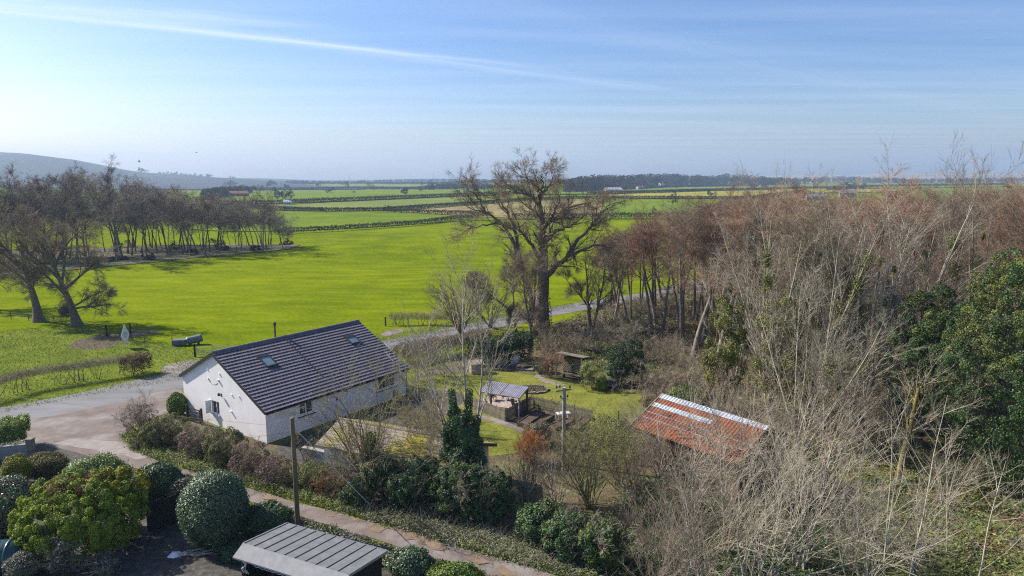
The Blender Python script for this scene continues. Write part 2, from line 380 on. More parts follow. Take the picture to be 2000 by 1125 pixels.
def tubes(P, R, k):
    n, m = P.shape[:2]
    T = unit(np.gradient(P, axis=1))
    mean = unit(P[:, -1] - P[:, 0])
    ref = np.where(np.abs(mean[:, 2:3]) < .8, np.array([[0, 0, 1.]]), np.array([[1., 0, 0]]))[:, None, :]
    A = unit(np.cross(T, np.broadcast_to(ref, T.shape))); B = np.cross(T, A)
    an = 2 * np.pi * np.arange(k) / k
    V = P[:, :, None, :] + R[:, :, None, None] * (A[:, :, None, :] * np.cos(an)[None, None, :, None] + B[:, :, None, :] * np.sin(an)[None, None, :, None])
    i = np.arange(n * m).reshape(n, m)[:, :-1, None] * k; j = np.arange(k)[None, None, :]; j2 = (j + 1) % k
    Q = np.stack([i + j, i + j2, i + k + j2, i + k + j], -1).reshape(-1, 4)
    return V.reshape(-1, 3), Q

class Geo:
    def __init__(s): s.V = []; s.Q = []; s.n = 0
    def add(s, V, Q): s.V.append(V); s.Q.append(Q + s.n); s.n += len(V)
    def mesh(s, name, mats, smooth=True):
        if not s.V: return mesh_np(name, np.zeros((0, 3)), None, None, mats)
        return mesh_np(name, np.concatenate(s.V), np.concatenate(s.Q), None, mats, smooth=smooth)

def grow(rng, S, D, L, R, m, wig, trop, tip):
    n = len(S); P = np.empty((n, m + 1, 3)); P[:, 0] = S; d = unit(D.astype(float).copy()); st = L / m
    for i in range(m):
        d = d + rng.normal(0, wig, (n, 3)); d[:, 2] += trop; d = unit(d)
        P[:, i + 1] = P[:, i] + d * st[:, None]
    t = np.linspace(0, 1, m + 1)
    return P, np.maximum(R[:, None] * (1 - (1 - tip) * t), .0)

def spawn(rng, P, Rr, L, c, t0, t1, ang, sd, lr, rr, fall, rmin, lmin=.0):
    n, m = P.shape[0], P.shape[1] - 1
    cnt = np.full(n, c) if np.isscalar(c) else c
    idx = np.repeat(np.arange(n), cnt)
    if len(idx) == 0: return None
    t = t0 + (t1 - t0) * rng.uniform(0, 1, len(idx)); f = t * m; i = np.minimum(f.astype(int), m - 1); fr = (f - i)[:, None]
    pos = P[idx, i] * (1 - fr) + P[idx, i + 1] * fr; tan = unit(P[idx, i + 1] - P[idx, i])
    perp = unit(np.cross(tan, rng.normal(0, 1, (len(idx), 3))))
    a = (ang + rng.normal(0, sd, len(idx)))[:, None]
    d = tan * np.cos(a) + perp * np.sin(a)
    rl = Rr[idx, i] * (1 - fr[:, 0]) + Rr[idx, i + 1] * fr[:, 0]
    return pos, d, np.maximum(L[idx] * lr * (1 - fall * t) * rng.uniform(.65, 1.3, len(idx)), lmin), np.maximum(rl * rr, rmin)

def tree_geo(seed, stems, levels, wood_levels=2):
    """stems: list of (start, dir, length, radius); levels[0] shapes the stems, later ones branch off them.
    returns (wood Geo, twig Geo, tips)"""
    rng = np.random.default_rng(seed)
    wood, twig = Geo(), Geo()
    S = np.array([s[0] for s in stems], float); D = np.array([s[1] for s in stems], float)
    L = np.array([s[2] for s in stems], float); R = np.array([s[3] for s in stems], float)
    pts = None
    for li, lv in enumerate(levels):
        P, Rr = grow(rng, S, D, L, R, lv['m'], lv['wig'], lv['trop'], lv.get('tip', .4))
        if li == 0 and lv.get('flare'):
            t = np.linspace(0, 1, lv['m'] + 1); Rr = Rr * (1 + lv['flare'] * np.exp(-t * L.max() / .8))[None, :]
        (wood if li < wood_levels else twig).add(*tubes(P, Rr, lv.get('k', 3)))
        pts = P
        if li + 1 < len(levels):
            nx = levels[li + 1]
            c = nx['c']
            if nx.get('bylen'):
                c = np.maximum(1, (L * nx['bylen']).astype(int))
            sp_ = spawn(rng, P, Rr, L, c, nx.get('t0', .2), nx.get('t1', 1), nx['ang'], nx.get('sd', .2), nx['lr'], nx.get('rr', .6), nx.get('fall', .4), nx.get('rmin', .006), nx.get('lmin', 0))
            S, D, L, R = sp_
    return wood, twig, pts

def leaf_quads(rng, C, Nrm, size, aspect=.6, tilt=.7, sjit=.35):
    n = len(C); nn = unit(Nrm + rng.normal(0, tilt, (n, 3)))
    t = unit(np.cross(nn, rng.normal(0, 1, (n, 3)))); b = np.cross(nn, t)
    s = (size * rng.uniform(1 - sjit, 1 + sjit, n))[:, None]
    V = np.stack([C - t * s, C + b * s * aspect - t * s * .1, C + t * s, C - b * s * aspect - t * s * .1], 1).reshape(-1, 3)
    return V, np.arange(4 * n).reshape(n, 4)

def lump_points(rng, n, radii, lumps, lr, centre=(0, 0, 0), zmin=-9e9, fill=.25, top_bias=0.):
    """points on the outsides of many small lumps spread over an ellipsoid's skin: an uneven crown with hollows"""
    rx, ry, rz = radii
    d = unit(rng.normal(0, 1, (lumps, 3))); d[:, 2] += top_bias; d = unit(d)
    k = np.where(rng.uniform(0, 1, lumps) < fill, rng.uniform(.3, .8, lumps), rng.uniform(.82, 1.05, lumps))
    c = d * np.array([[rx, ry, rz]]) * k[:, None]
    j = rng.integers(0, lumps, n); r = lr * rng.uniform(.6, 1.25, lumps)
    q = unit(rng.normal(0, 1, (n, 3)) + 1.1 * d[j])
    p = c[j] + q * (r[j] * rng.uniform(.55, 1.05, n) ** .6)[:, None]
    nr = unit(q + .5 * d[j]); p = p + np.array([centre])
    ok = p[:, 2] > zmin
    return p[ok], nr[ok]

def leaf_mesh(name, C, Nr, size, material, rng, aspect=.6, tilt=.7):
    V, Q = leaf_quads(rng, C, Nr, size, aspect, tilt)
    return mesh_np(name, V, Q, None, [material])

def shrub(name, base, radii, n, size, material, label, cat='shrub', seed=1, lumps=60, lr=.5, group=None, stem_mat='bark', zlift=.85, stems=5, fill=.25,
          tilt=.7, extra=(), rz=0, aspect=.6, top_bias=0.):
    """leafy shrub: > foliage (and a few stems); extra: (material, n, size, radii scale, part name)"""
    rng = np.random.default_rng(seed)
    root = empty(name, base, rz, label, cat, group)
    cz = radii[2] * zlift
    C, Nr = lump_points(rng, n, radii, lumps, lr, (0, 0, cz), .02, fill, top_bias)
    link('foliage', leaf_mesh('foliage', C, Nr, size, M[material], rng, aspect, tilt), root)
    if stems:
        st = [((rng.normal(0, .08 * radii[0]), rng.normal(0, .08 * radii[1]), -.05), (rng.normal(0, .4), rng.normal(0, .4), 1), cz * 1.25, .03 + .012 * radii[2]) for _ in range(stems)]
        w, t, _ = tree_geo(seed + 3, st, [dict(m=4, wig=.12, trop=.02, k=5), dict(c=5, m=3, wig=.15, trop=.02, ang=.7, lr=.6, t0=.3)], 2)
        link('stem', w.mesh('stem', [M[stem_mat]]), root)
    for (em, en, es, sc, zz, pname) in extra:
        C, Nr = lump_points(rng, en, [r * sc for r in radii], max(8, lumps // 3), lr * .8, (0, 0, cz + zz), .02, .1)
        link(pname, leaf_mesh(pname, C, Nr, es, M[em], rng), root)
    return root

def bare(name, base, seed, stems, levels, label, cat='tree', group=None, wood='bark', twig='twig_brown', wood_levels=2, scale=None, rz=0, trunk_name='trunk', crown_name='crown'):
    root = empty(name, base, rz, label, cat, group, scale)
    w, t, pts = tree_geo(seed, stems, levels, wood_levels)
    link(trunk_name, w.mesh(trunk_name, [M[wood]]), root)
    if t.V: link(crown_name, t.mesh(crown_name, [M[twig]]), root)
    root_pts[root.name] = (w, t)
    return root
root_pts = {}

def slim_levels(H, dens=1.0, ang=.75, up=.05, lr=.36, t0=.38, rmin=.007):
    return [dict(m=10, wig=.045, trop=.03, tip=.16, k=7, flare=.6),
            dict(c=int(17 * dens), m=6, wig=.10, trop=up, ang=ang, sd=.2, lr=lr, fall=.45, t0=t0, t1=1, rr=.5, k=4, rmin=.02, tip=.25),
            dict(c=int(8 * dens), m=4, wig=.12, trop=up, ang=.65, lr=.45, fall=.35, t0=.2, rr=.55, k=3, rmin=rmin * 1.6, lmin=.5),
            dict(c=7, m=3, wig=.10, trop=.03, ang=.6, lr=.62, fall=.3, t0=.15, rr=.6, k=3, rmin=rmin * 1.1, lmin=.5),
            dict(c=6, m=2, wig=.12, trop=.03, ang=.5, lr=.75, fall=.3, t0=.1, rr=.6, k=3, rmin=rmin * .85, lmin=.4)]

def bush_levels(rmin=.006, d=1.0, spread=.5, up=.02):
    return [dict(m=6, wig=.09, trop=up, tip=.3, k=5),
            dict(c=max(2, int(7 * d)), m=5, wig=.11, trop=up, ang=spread, sd=.15, lr=.55, fall=.35, t0=.15, rr=.55, k=4, rmin=.012, tip=.3),
            dict(c=max(2, int(6 * d)), m=4, wig=.12, trop=up, ang=.5, lr=.5, fall=.3, t0=.15, rr=.6, k=3, rmin=rmin * 1.3, lmin=.35),
            dict(c=max(2, int(6 * d)), m=3, wig=.13, trop=up, ang=.5, lr=.55, fall=.3, t0=.1, rr=.65, k=3, rmin=rmin, lmin=.25)]

# ================================================================== LIGHT, SKY, AIR
SUN_AZ, SUN_EL = rad(-70), rad(38)          # bearing from the view direction (left), height
sx, sy, sz = math.sin(SUN_AZ) * math.cos(SUN_EL), math.cos(SUN_AZ) * math.cos(SUN_EL), math.sin(SUN_EL)
sun = bpy.data.lights.new('sun', 'SUN'); sun.energy = 5.0; sun.angle = rad(.53); sun.color = (1, .93, .81)
so = bpy.data.objects.new('sun', sun); COL.objects.link(so)
so.rotation_euler = Vector((-sx, -sy, -sz)).to_track_quat('-Z', 'Y').to_euler(); so.location = (-60, 20, 60)

w = bpy.data.worlds.new('World'); scene.world = w; w.use_nodes = True
nt = w.node_tree; bg = nt.nodes['Background']; L_ = nt.links
sky = N(nt, 'ShaderNodeTexSky'); sky.sky_type = 'NISHITA'; sky.sun_disc = False
sky.sun_elevation = SUN_EL; sky.sun_rotation = SUN_AZ; sky.altitude = 0; sky.air_density = 1.0; sky.dust_density = 1.2; sky.ozone_density = 2.5
# thin cirrus: noise on a plane high overhead, seen in the direction of view
tc = N(nt, 'ShaderNodeTexCoord'); sep = N(nt, 'ShaderNodeSeparateXYZ'); L_.new(tc.outputs['Generated'], sep.inputs[0])
def mth(op, a, b=None, c=None, clamp=False):
    n = N(nt, 'ShaderNodeMath', operation=op); n.use_clamp = clamp
    for i, v in enumerate((a, b, c)):
        if v is None: continue
        if isinstance(v, (int, float)): n.inputs[i].default_value = v
        else: L_.new(v, n.inputs[i])
    return n.outputs[0]
zc = mth('MAXIMUM', sep.outputs['Z'], .02)
ux, uy = mth('DIVIDE', sep.outputs['X'], zc), mth('DIVIDE', sep.outputs['Y'], zc)
def plane_uv(px, py):
    d = ray(px, py); return np.array([d[0] / d[2], d[1] / d[2]])
def streak(p0, p1, width, seed, strength, t_fade=(-.2, 1.25), taper=0.):
    """a long cirrus band on the cloud plane between two points"""
    a, b = plane_uv(*p0), plane_uv(*p1); ln = np.linalg.norm(b - a); d = (b - a) / ln; n_ = np.array([-d[1], d[0]])
    al = mth('DIVIDE', mth('ADD', mth('MULTIPLY', mth('SUBTRACT', ux, float(a[0])), float(d[0])), mth('MULTIPLY', mth('SUBTRACT', uy, float(a[1])), float(d[1]))), float(ln))
    ac = mth('ADD', mth('MULTIPLY', mth('SUBTRACT', ux, float(a[0])), float(n_[0])), mth('MULTIPLY', mth('SUBTRACT', uy, float(a[1])), float(n_[1])))
    cmb = N(nt, 'ShaderNodeCombineXYZ'); L_.new(mth('MULTIPLY', al, 2.2), cmb.inputs[0]); L_.new(mth('MULTIPLY', ac, 3.0 / width * .35), cmb.inputs[1]); cmb.inputs[2].default_value = seed
    nz = N(nt, 'ShaderNodeTexNoise', Scale=1.6, Detail=7., Roughness=.6); L_.new(cmb.outputs[0], nz.inputs['Vector'])
    off = mth('MULTIPLY', mth('SUBTRACT', nz.outputs['Fac'], .5), width * 1.6)
    dist = mth('ABSOLUTE', mth('ADD', ac, off))
    wd = mth('MULTIPLY_ADD', al, width * taper, width)
    core = mth('SUBTRACT', 1.0, mth('DIVIDE', dist, mth('MAXIMUM', wd, .01)), clamp=True)
    core = mth('POWER', core, 1.4)
    fade = mth('MULTIPLY', mth('MULTIPLY_ADD', al, 4.0, -4.0 * t_fade[0], clamp=True), mth('MULTIPLY_ADD', al, -2.2, 2.2 * t_fade[1], clamp=True))
    return mth('MULTIPLY', mth('MULTIPLY', mth('MULTIPLY', core, fade), mth('MULTIPLY_ADD', nz.outputs['Fac'], 1.2, .1)), strength)
bands = [streak((0, 22), (1000, 125), .16, 1.3, .42, (-.6, 1.15)), streak((0, 5), (700, 60), .30, 4.1, .34, (-.6, 1.0)),
         streak((250, 40), (1250, 170), .30, 7.7, .26), streak((1100, 40), (2000, 240), .5, 9.2, .07), streak((900, 60), (1900, 130), .4, 12.2, .05)]
cmb = N(nt, 'ShaderNodeCombineXYZ'); L_.new(ux, cmb.inputs[0]); L_.new(uy, cmb.inputs[1])
mp = N(nt, 'ShaderNodeMapping'); mp.inputs['Rotation'].default_value = (0, 0, .5); mp.inputs['Scale'].default_value = (.16, .9, 1); L_.new(cmb.outputs[0], mp.inputs['Vector'])
nz = N(nt, 'ShaderNodeTexNoise', Scale=1.0, Detail=6., Roughness=.55); L_.new(mp.outputs['Vector'], nz.inputs['Vector'])
veil = mth('MULTIPLY', mth('MULTIPLY_ADD', nz.outputs['Fac'], 3.0, -1.2, clamp=True), .15)
tot = veil
for b_ in bands: tot = mth('ADD', tot, b_)
tot = mth('MINIMUM', tot, .85)
mx = N(nt, 'ShaderNodeMix', data_type='RGBA')
L_.new(tot, mx.inputs[0])
gm = N(nt, 'ShaderNodeGamma'); gm.inputs['Gamma'].default_value = 1.25; L_.new(sky.outputs[0], gm.inputs['Color'])
hs = N(nt, 'ShaderNodeHueSaturation', Saturation=1.22); L_.new(gm.outputs[0], hs.inputs['Color'])
tint = N(nt, 'ShaderNodeMix', data_type='RGBA', blend_type='MULTIPLY'); tint.inputs[0].default_value = 1; tint.inputs[7].default_value = (.60, .55, .61, 1)
L_.new(hs.outputs['Color'], tint.inputs[6]); L_.new(tint.outputs[2], mx.inputs[6]); mx.inputs[7].default_value = (6.6, 6.9, 7.7, 1)
L_.new(mx.outputs[2], bg.inputs['Color']); bg.inputs['Strength'].default_value = .1

cam = bpy.data.cameras.new('camera'); co = bpy.data.objects.new('camera', cam); COL.objects.link(co)
co.location = (0, 0, CAM_H); co.rotation_euler = (math.pi / 2 - PITCH, 0, 0)
cam.sensor_width = 36; cam.lens = F_PX / 2000 * 36; cam.clip_start = .1; cam.clip_end = 30000
scene.camera = co
vs = scene.view_settings; vs.view_transform = 'Standard'; vs.look = 'None'; vs.exposure = 0.78; vs.gamma = 1; vs.use_curve_mapping = False
scene.render.engine = 'CYCLES'
cy = scene.cycles
cy.max_bounces = 6; cy.diffuse_bounces = 3; cy.glossy_bounces = 2; cy.transmission_bounces = 2; cy.volume_bounces = 0; cy.transparent_max_bounces = 6
cy.use_denoising = False; cy.caustics_reflective = False; cy.caustics_refractive = False
cy.use_adaptive_sampling = False; cy.pixel_filter_type = 'BLACKMAN_HARRIS'; cy.filter_width = 1.15
cy.sample_clamp_indirect = 3
w.cycles.sampling_method = 'MANUAL'; w.cycles.sample_map_resolution = 512

# ================================================================== TERRAIN
def terrain():
    az = np.concatenate([np.linspace(-180, -66, 24)[:-1], np.linspace(-66, 66, 150), np.linspace(66, 180, 24)[1:-1]]) * np.pi / 180
    r = np.concatenate([[1.5], np.geomspace(6, 6200, 190)])
    A, R = np.meshgrid(az, r)
    X, Y = np.sin(A) * R, np.cos(A) * R
    Zt = hgt(X, Y)
    V = np.stack([X, Y, Zt], -1).reshape(-1, 3); na, nr = len(az), len(r)
    i, j = np.meshgrid(np.arange(nr - 1), np.arange(na), indexing='ij'); j2 = (j + 1) % na
    Q = np.stack([i * na + j, (i + 1) * na + j, (i + 1) * na + j2, i * na + j2], -1).reshape(-1, 4)[:, ::-1]
    # centre cap
    T = np.array([(0, k, k + 1) for k in range(1, na - 1)])
    o = link('ground', mesh_np('ground', V, Q, T, [M['field']], smooth=True)); tag(o, kind='structure')
terrain()

def hill(name, prof, d0, dpk, d1, material, seed, rough=3.0):
    """a ridge: prof = [(px, py of the skyline)], its crest dpk metres away"""
    rng = np.random.default_rng(seed)
    pxs = np.linspace(prof[0][0], prof[-1][0], 220); pys = np.interp(pxs, [p[0] for p in prof], [p[1] for p in prof])
    ds = np.concatenate([np.linspace(d0, dpk, 26), np.linspace(dpk, d1, 12)[1:]])
    V = []
    ph = rng.uniform(0, 6, 12)
    for i, d in enumerate(ds):
        s = (d - d0) / (dpk - d0) if d <= dpk else (d1 - d) / (d1 - dpk)
        s = max(0., min(1., s)); s = s * s * (3 - 2 * s)
        for px, py in zip(pxs, pys):
            zt = top_h(py, dpk); x = (px - 1000) / F_PX * d * 1.013
            nz_ = sum(math.sin(px * .02 * (k + 1) + d * .004 * (k + 1.3) + ph[k]) / (k + 1) for k in range(6)) * rough * s * (1 if d < dpk * .97 else .25)
            V.append((x, d, max(-1.5, -1.5 + (zt + 1.5) * s + nz_ * (.3 + .7 * (1 - s)))))
    n = len(pxs); Q = [(i * n + j, i * n + j + 1, (i + 1) * n + j + 1, (i + 1) * n + j) for i in range(len(ds) - 1) for j in range(n - 1)]
    o = link(name, mesh_np(name, V, Q, None, [M[material]], smooth=True)); tag(o, kind='structure'); return o
hill('hills', [(-700, 262), (-300, 275), (0, 296), (100, 304), (170, 312), (215, 321), (260, 331), (300, 337), (360, 341), (430, 346), (520, 351), (640, 357), (720, 366)], 1250, 2500, 3600, 'hill', 3, 5)
hill('hills', [(250, 366), (380, 353), (430, 347), (520, 348), (600, 351), (650, 354), (700, 354), (760, 351), (850, 349), (960, 351), (1050, 352), (1130, 350), (1200, 354), (1300, 362)], 2500, 3800, 4700, 'hill', 5, 2)
hill('hills', [(1250, 360), (1330, 352), (1480, 344), (1560, 341), (1640, 342), (1700, 339), (1800, 338), (1900, 338), (2000, 336), (2200, 335), (2500, 338)], 2500, 4200, 5200, 'dune', 8, 4)

# the air: pale haze from below the ground to just over the highest thing
hz = MB().box((-6400, -6400, -12.5), (6400, 6400, 225)).build('haze', [])
tag(hz, kind='stuff')
hm = bpy.data.materials.new('haze_air'); hm.use_nodes = True; hnt = hm.node_tree
hnt.nodes.remove(hnt.nodes['Principled BSDF'])
pv = N(hnt, 'ShaderNodeVolumePrincipled'); pv.inputs['Color'].default_value = (.52, .73, 1, 1); pv.inputs['Density'].default_value = .0002
pv.inputs['Density Attribute'].default_value = ''; pv.inputs['Temperature Attribute'].default_value = ''; pv.inputs['Color Attribute'].default_value = ''
pv.inputs['Anisotropy'].default_value = .2
hnt.links.new(pv.outputs[0], hnt.nodes['Material Output'].inputs['Volume'])
hm.cycles.homogeneous_volume = True
hz.data.materials.append(hm)

# ================================================================== GROUND SHEETS
def far_poly(pts): return px_poly(pts)
sheet('field', far_poly([(380, 458), (572, 455), (730, 446), (897, 429), (1102, 428), (1314, 428), (1560, 428), (1560, 395), (1314, 397), (1150, 395), (1010, 404), (897, 414), (760, 417), (640, 416), (540, 412), (440, 405), (300, 420)]), M['field_green'], .22, cell=22, seed=2)
sheet('field', far_poly([(740, 415), (820, 409), (897, 404), (1012, 395), (1150, 391), (1180, 395), (1165, 427), (1102, 428), (1000, 428.5), (905, 427), (900, 420), (820, 418)]), M['field_tan'], .42, cell=22, seed=3)
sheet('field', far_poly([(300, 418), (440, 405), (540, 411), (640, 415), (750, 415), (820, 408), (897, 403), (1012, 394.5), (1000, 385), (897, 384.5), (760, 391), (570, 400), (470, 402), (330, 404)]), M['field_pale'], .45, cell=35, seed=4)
sheet('field', far_poly([(300, 404), (470, 401), (570, 399), (760, 390), (897, 384), (1010, 380), (1010, 368), (800, 372), (560, 372), (350, 377)]), M['field_green'], .8, cell=45, seed=5)
sheet('field', far_poly([(1175, 389.5), (1302, 389.5), (1475, 389.5), (1560, 378), (1760, 374), (1740, 369.5), (1550, 369.5), (1400, 374.5), (1190, 381)]), M['field_yellow'], .9, cell=40, seed=6)
sheet('field', far_poly([(1010, 383), (1190, 380.5), (1400, 373.8), (1550, 369), (1760, 368), (2080, 363), (2080, 358), (1600, 360), (1376, 365), (1304, 367), (1190, 372), (1010, 374)]), M['field_green'], 1.0, cell=60, seed=7)
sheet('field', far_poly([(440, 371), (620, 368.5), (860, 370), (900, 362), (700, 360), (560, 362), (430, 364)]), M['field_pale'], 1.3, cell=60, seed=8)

# near ground: rough grass round the field edge and verge
sheet('rough_grass', px_poly([(-220, 668), (-60, 655), (60, 641), (170, 638), (240, 660), (330, 672), (390, 690), (430, 705), (400, 740), (330, 745), (180, 775), (0, 812), (-220, 862)]), M['rough_grass'], .008, .5, seed=11)
sheet('rough_grass', px_poly([(720, 660), (760, 640), (870, 634), (1000, 612), (1120, 590), (1130, 597), (1010, 624), (890, 646), (770, 668), (730, 676)]), M['rough_grass'], .008, .3, seed=12)
sheet('bare_earth', px_poly([(128, 672), (180, 657), (250, 646), (300, 643), (330, 650), (262, 657), (235, 672), (190, 686), (150, 682)]), M['soil'], .016, .5, cell=1.2, seed=13)
sheet('bare_earth', px_poly([(300, 716), (345, 702), (400, 700), (420, 712), (380, 735), (330, 740)]), M['lane'], .016, .4, cell=1.5, seed=14)
sheet('bare_earth', px_poly([(738, 650), (770, 640), (800, 645), (770, 655), (745, 660)]), M['lane'], .016, .3, cell=1.2, seed=15)
# left wood floor
sheet('woodland_floor', px_poly([(-420, 600), (-200, 560), (0, 535), (120, 532), (220, 517), (310, 514), (400, 502), (480, 495), (575, 487), (590, 481), (560, 477), (400, 478), (200, 484), (0, 492), (-420, 510)]), M['litter'], .10, 1.2, cell=4, seed=16)
# right wood, gardens and thickets: all leaf litter and brambles
wood_edge = [(1040, 655), (1110, 622), (1190, 600), (1300, 560), (1420, 520), (1600, 470), (1800, 445), (2500, 440)]
W = px_poly(wood_edge) + [(95, 20), (40, 12)] + px_poly([(1520, 1255), (1320, 1190), (1140, 1136), (1000, 1080), (700, 990), (600, 962), (640, 900), (760, 800), (790, 745), (900, 690)])
sheet('woodland_floor', W, M['litter'], .012, .5, cell=3, seed=17)
sheet('glade', px_poly([(1560, 900), (1700, 870), (1850, 900), (2000, 930), (2200, 980), (2300, 1140), (1500, 1150), (1480, 1020)]), M['glade'], .03, .8, cell=2, seed=18)
sheet('garden_ground', px_poly([(360, 745), (372, 790), (352, 803), (300, 818), (252, 834), (240, 858), (272, 886), (330, 908), (430, 940), (560, 975), (640, 1000), (760, 950), (840, 800), (800, 740)]) + [(-17.3, 66.0), (-26.8, 54.2)], M['litter'], .017, .2, cell=1.5, seed=19)
# road and lane
rn = [(-260, 868), (-100, 842), (0, 830), (90, 820), (200, 797), (290, 775), (350, 757)]
rf = [(-260, 835), (-100, 812), (0, 799), (90, 780), (200, 759), (290, 737), (352, 722)]
A1, B1 = px_poly(rn), px_poly(rf)
A1 += [(-24.5, 64.0), (-18.5, 70.6)]; B1 += [(-28.5, 69.3), (-21.5, 75.8)]
A2 = px_poly([(778, 683), (890, 659), (1005, 634), (1060, 621), (1140, 606)]); B2 = px_poly([(752, 666), (880, 640), (1000, 617), (1060, 604), (1140, 590)])
A1 += A2 + [(24, 108), (46, 124)]; B1 += B2 + [(22, 113), (44, 129)]
sheet('road', A1 + B1[::-1], M['asphalt'], .026, .10, cell=1.6, seed=20, smooth_iter=3)
lane_up = [(352, 752), (368, 790), (352, 800), (300, 815), (250, 832), (238, 858), (270, 886), (330, 908), (430, 940), (560, 975), (700, 1012), (850, 1060), (1000, 1100), (1140, 1138), (1320, 1195), (1520, 1260)]
lane_dn = [(1400, 1310), (1180, 1215), (1010, 1145), (890, 1108), (760, 1062), (640, 1025), (520, 988), (420, 965), (330, 945), (250, 915), (150, 890), (70, 868), (-10, 850), (-8, 829), (60, 821), (120, 810), (200, 793), (290, 772)]
sheet('lane', px_poly(lane_up + lane_dn), M['lane'], .031, .18, cell=1.0, seed=21)
for k, (cx, cy_, w_, h_) in enumerate([(420, 945, 16, 7), (535, 976, 22, 5), (648, 1003, 9, 7), (690, 1014, 10, 6), (735, 1033, 16, 8), (800, 1045, 48, 10), (848, 1062, 26, 9), (930, 1095, 38, 9), (990, 1116, 22, 9), (470, 958, 14, 4)]):
    ring = [(cx + w_ * math.cos(a) * random.uniform(.8, 1.15) + .0 * math.sin(a), cy_ + h_ * math.sin(a) * random.uniform(.8, 1.15) + w_ * .32 * math.cos(a)) for a in np.linspace(0, 2 * math.pi, 14)[:-1]]
    sheet('mud_patch', px_poly(ring), M['mud'], .040 + .003 * k, .38, cell=.3, seed=30 + k, smooth_iter=1)
sheet('concrete_apron', px_poly([(85, 868), (150, 856), (225, 862), (300, 893), (285, 899), (190, 880), (110, 872)]), M['concrete'], .037, .5, cell=.6, seed=42)
# garden
sheet('lawn', px_poly([(800, 748), (840, 733), (905, 730), (960, 722), (1040, 733), (1100, 744), (1170, 757), (1245, 768), (1295, 790), (1262, 820), (1200, 832), (1120, 848), (1060, 870), (1010, 888), (950, 895), (870, 890), (820, 850), (800, 790)]), M['lawn'], .022, .15, cell=1.2, seed=43)
sheet('vegetable_plot', px_poly([(985, 826), (1032, 794), (1090, 803), (1160, 822), (1200, 838), (1150, 862), (1060, 862), (1040, 848)]), M['soil'], .032, .1, cell=.8, seed=44)
sheet('garden_path', px_poly([(920, 806), (990, 824), (1042, 846), (1060, 858), (1042, 856), (985, 832), (915, 811)]), M['lane'], .038, .06, cell=.6, seed=45)
sheet('patio', px_poly([(930, 782), (965, 772), (1018, 778), (1010, 797), (985, 800), (930, 798)]), M['patio'], .036, .06, cell=.6, seed=46)
sheet('garden_path', px_poly([(1042, 733), (1050, 729), (1062, 740), (1085, 748), (1110, 750), (1100, 756), (1068, 750), (1046, 740)]), M['stone'], .036, .05, cell=.5, seed=47)
sheet('yard', [(-17.4, 46.0), (-6.5, 60.5), (-3.5, 58), (-6, 52), (-10.5, 44.2), (-13.5, 43.2)], M['gravel'], .034, .1, cell=1.0, seed=48)
# garden ground bottom left
sheet('gravel_garden', px_poly([(-300, 890), (-60, 852), (60, 866), (150, 884), (250, 915), (330, 945), (420, 968), (520, 993), (640, 1033), (760, 1070), (900, 1115), (1000, 1150), (1200, 1235), (1400, 1330), (900, 1500), (200, 1500), (-400, 1300)]), M['gravel'], .033, .15, cell=1.2, seed=49)

# ================================================================== HOUSE
HT = .945; HL, HW = 14.26, 11.02; ER, EL, RY, RZ = 2.5, 3.32, 6.22, 5.81
house = empty('bungalow', (-17.7, 47.17, 0), HT, 'long white rendered bungalow with a dark grey tiled roof beside the lane', 'house')
S_R = (RZ - ER) / RY; S_L = (RZ - EL) / (HW - RY)
# walls: one shell with window openings cut as recesses is heavy; build wall slabs round the openings
wm = MB()
def wall_x(y, x0, x1, z0, z1, ops, thick, mb):      # wall along x at y (outer face), openings (x0,x1,z0,z1)
    xs = sorted({x0, x1} | {v for o in ops for v in o[:2]}); 
    for a, b in zip(xs[:-1], xs[1:]):
        cuts = [o for o in ops if o[0] < (a + b) / 2 < o[1]]
        z = z0
        for o in sorted(cuts, key=lambda o: o[2]):
            if o[2] > z: mb.box((a, y, z), (b, y + thick, o[2]))
            z = o[3]
        if z < z1: mb.box((a, y, z), (b, y + thick, z1))
W1 = (2.9, 4.15, 1.28, 2.26); W2 = (10.9, 12.85, 1.2, 2.26); D1 = (11.75, 12.0, .04, .72); D2 = (12.55, 13.3, .04, .75)
wall_x(0, 0, HL, -.2, ER, [W1, W2, D2], .3, wm)
wm.box((0, HW - .3, -.2), (HL, HW, EL))
GW = (5.95, 7.0, .92, 1.95)
def gable(x, ops, mb):
    def slab(y0, y1, zl0, zl1, zb=-.2):
        mb.prism([(x, y0, zb), (x, y1, zb), (x, y1, zl1), (x, y0, zl0)], (.3, 0, 0))
    roof = lambda y: ER + S_R * y if y <= RY else RZ - S_L * (y - RY)
    ys = sorted({.3, RY, HW - .3} | {v for o in ops for v in o[:2]})
    for a, b in zip(ys[:-1], ys[1:]):
        c = [o for o in ops if o[0] < (a + b) / 2 < o[1]]
        if c:
            mb.prism([(x, a, -.2), (x, b, -.2), (x, b, c[0][2]), (x, a, c[0][2])], (.3, 0, 0))
            slab(a, b, roof(a) - .02, roof(b) - .02, c[0][3])
        else: slab(a, b, roof(a) - .02, roof(b) - .02)
gable(0, [GW], wm); gable(HL - .3, [], wm)
wm.build('wall', M['render_white'], house)
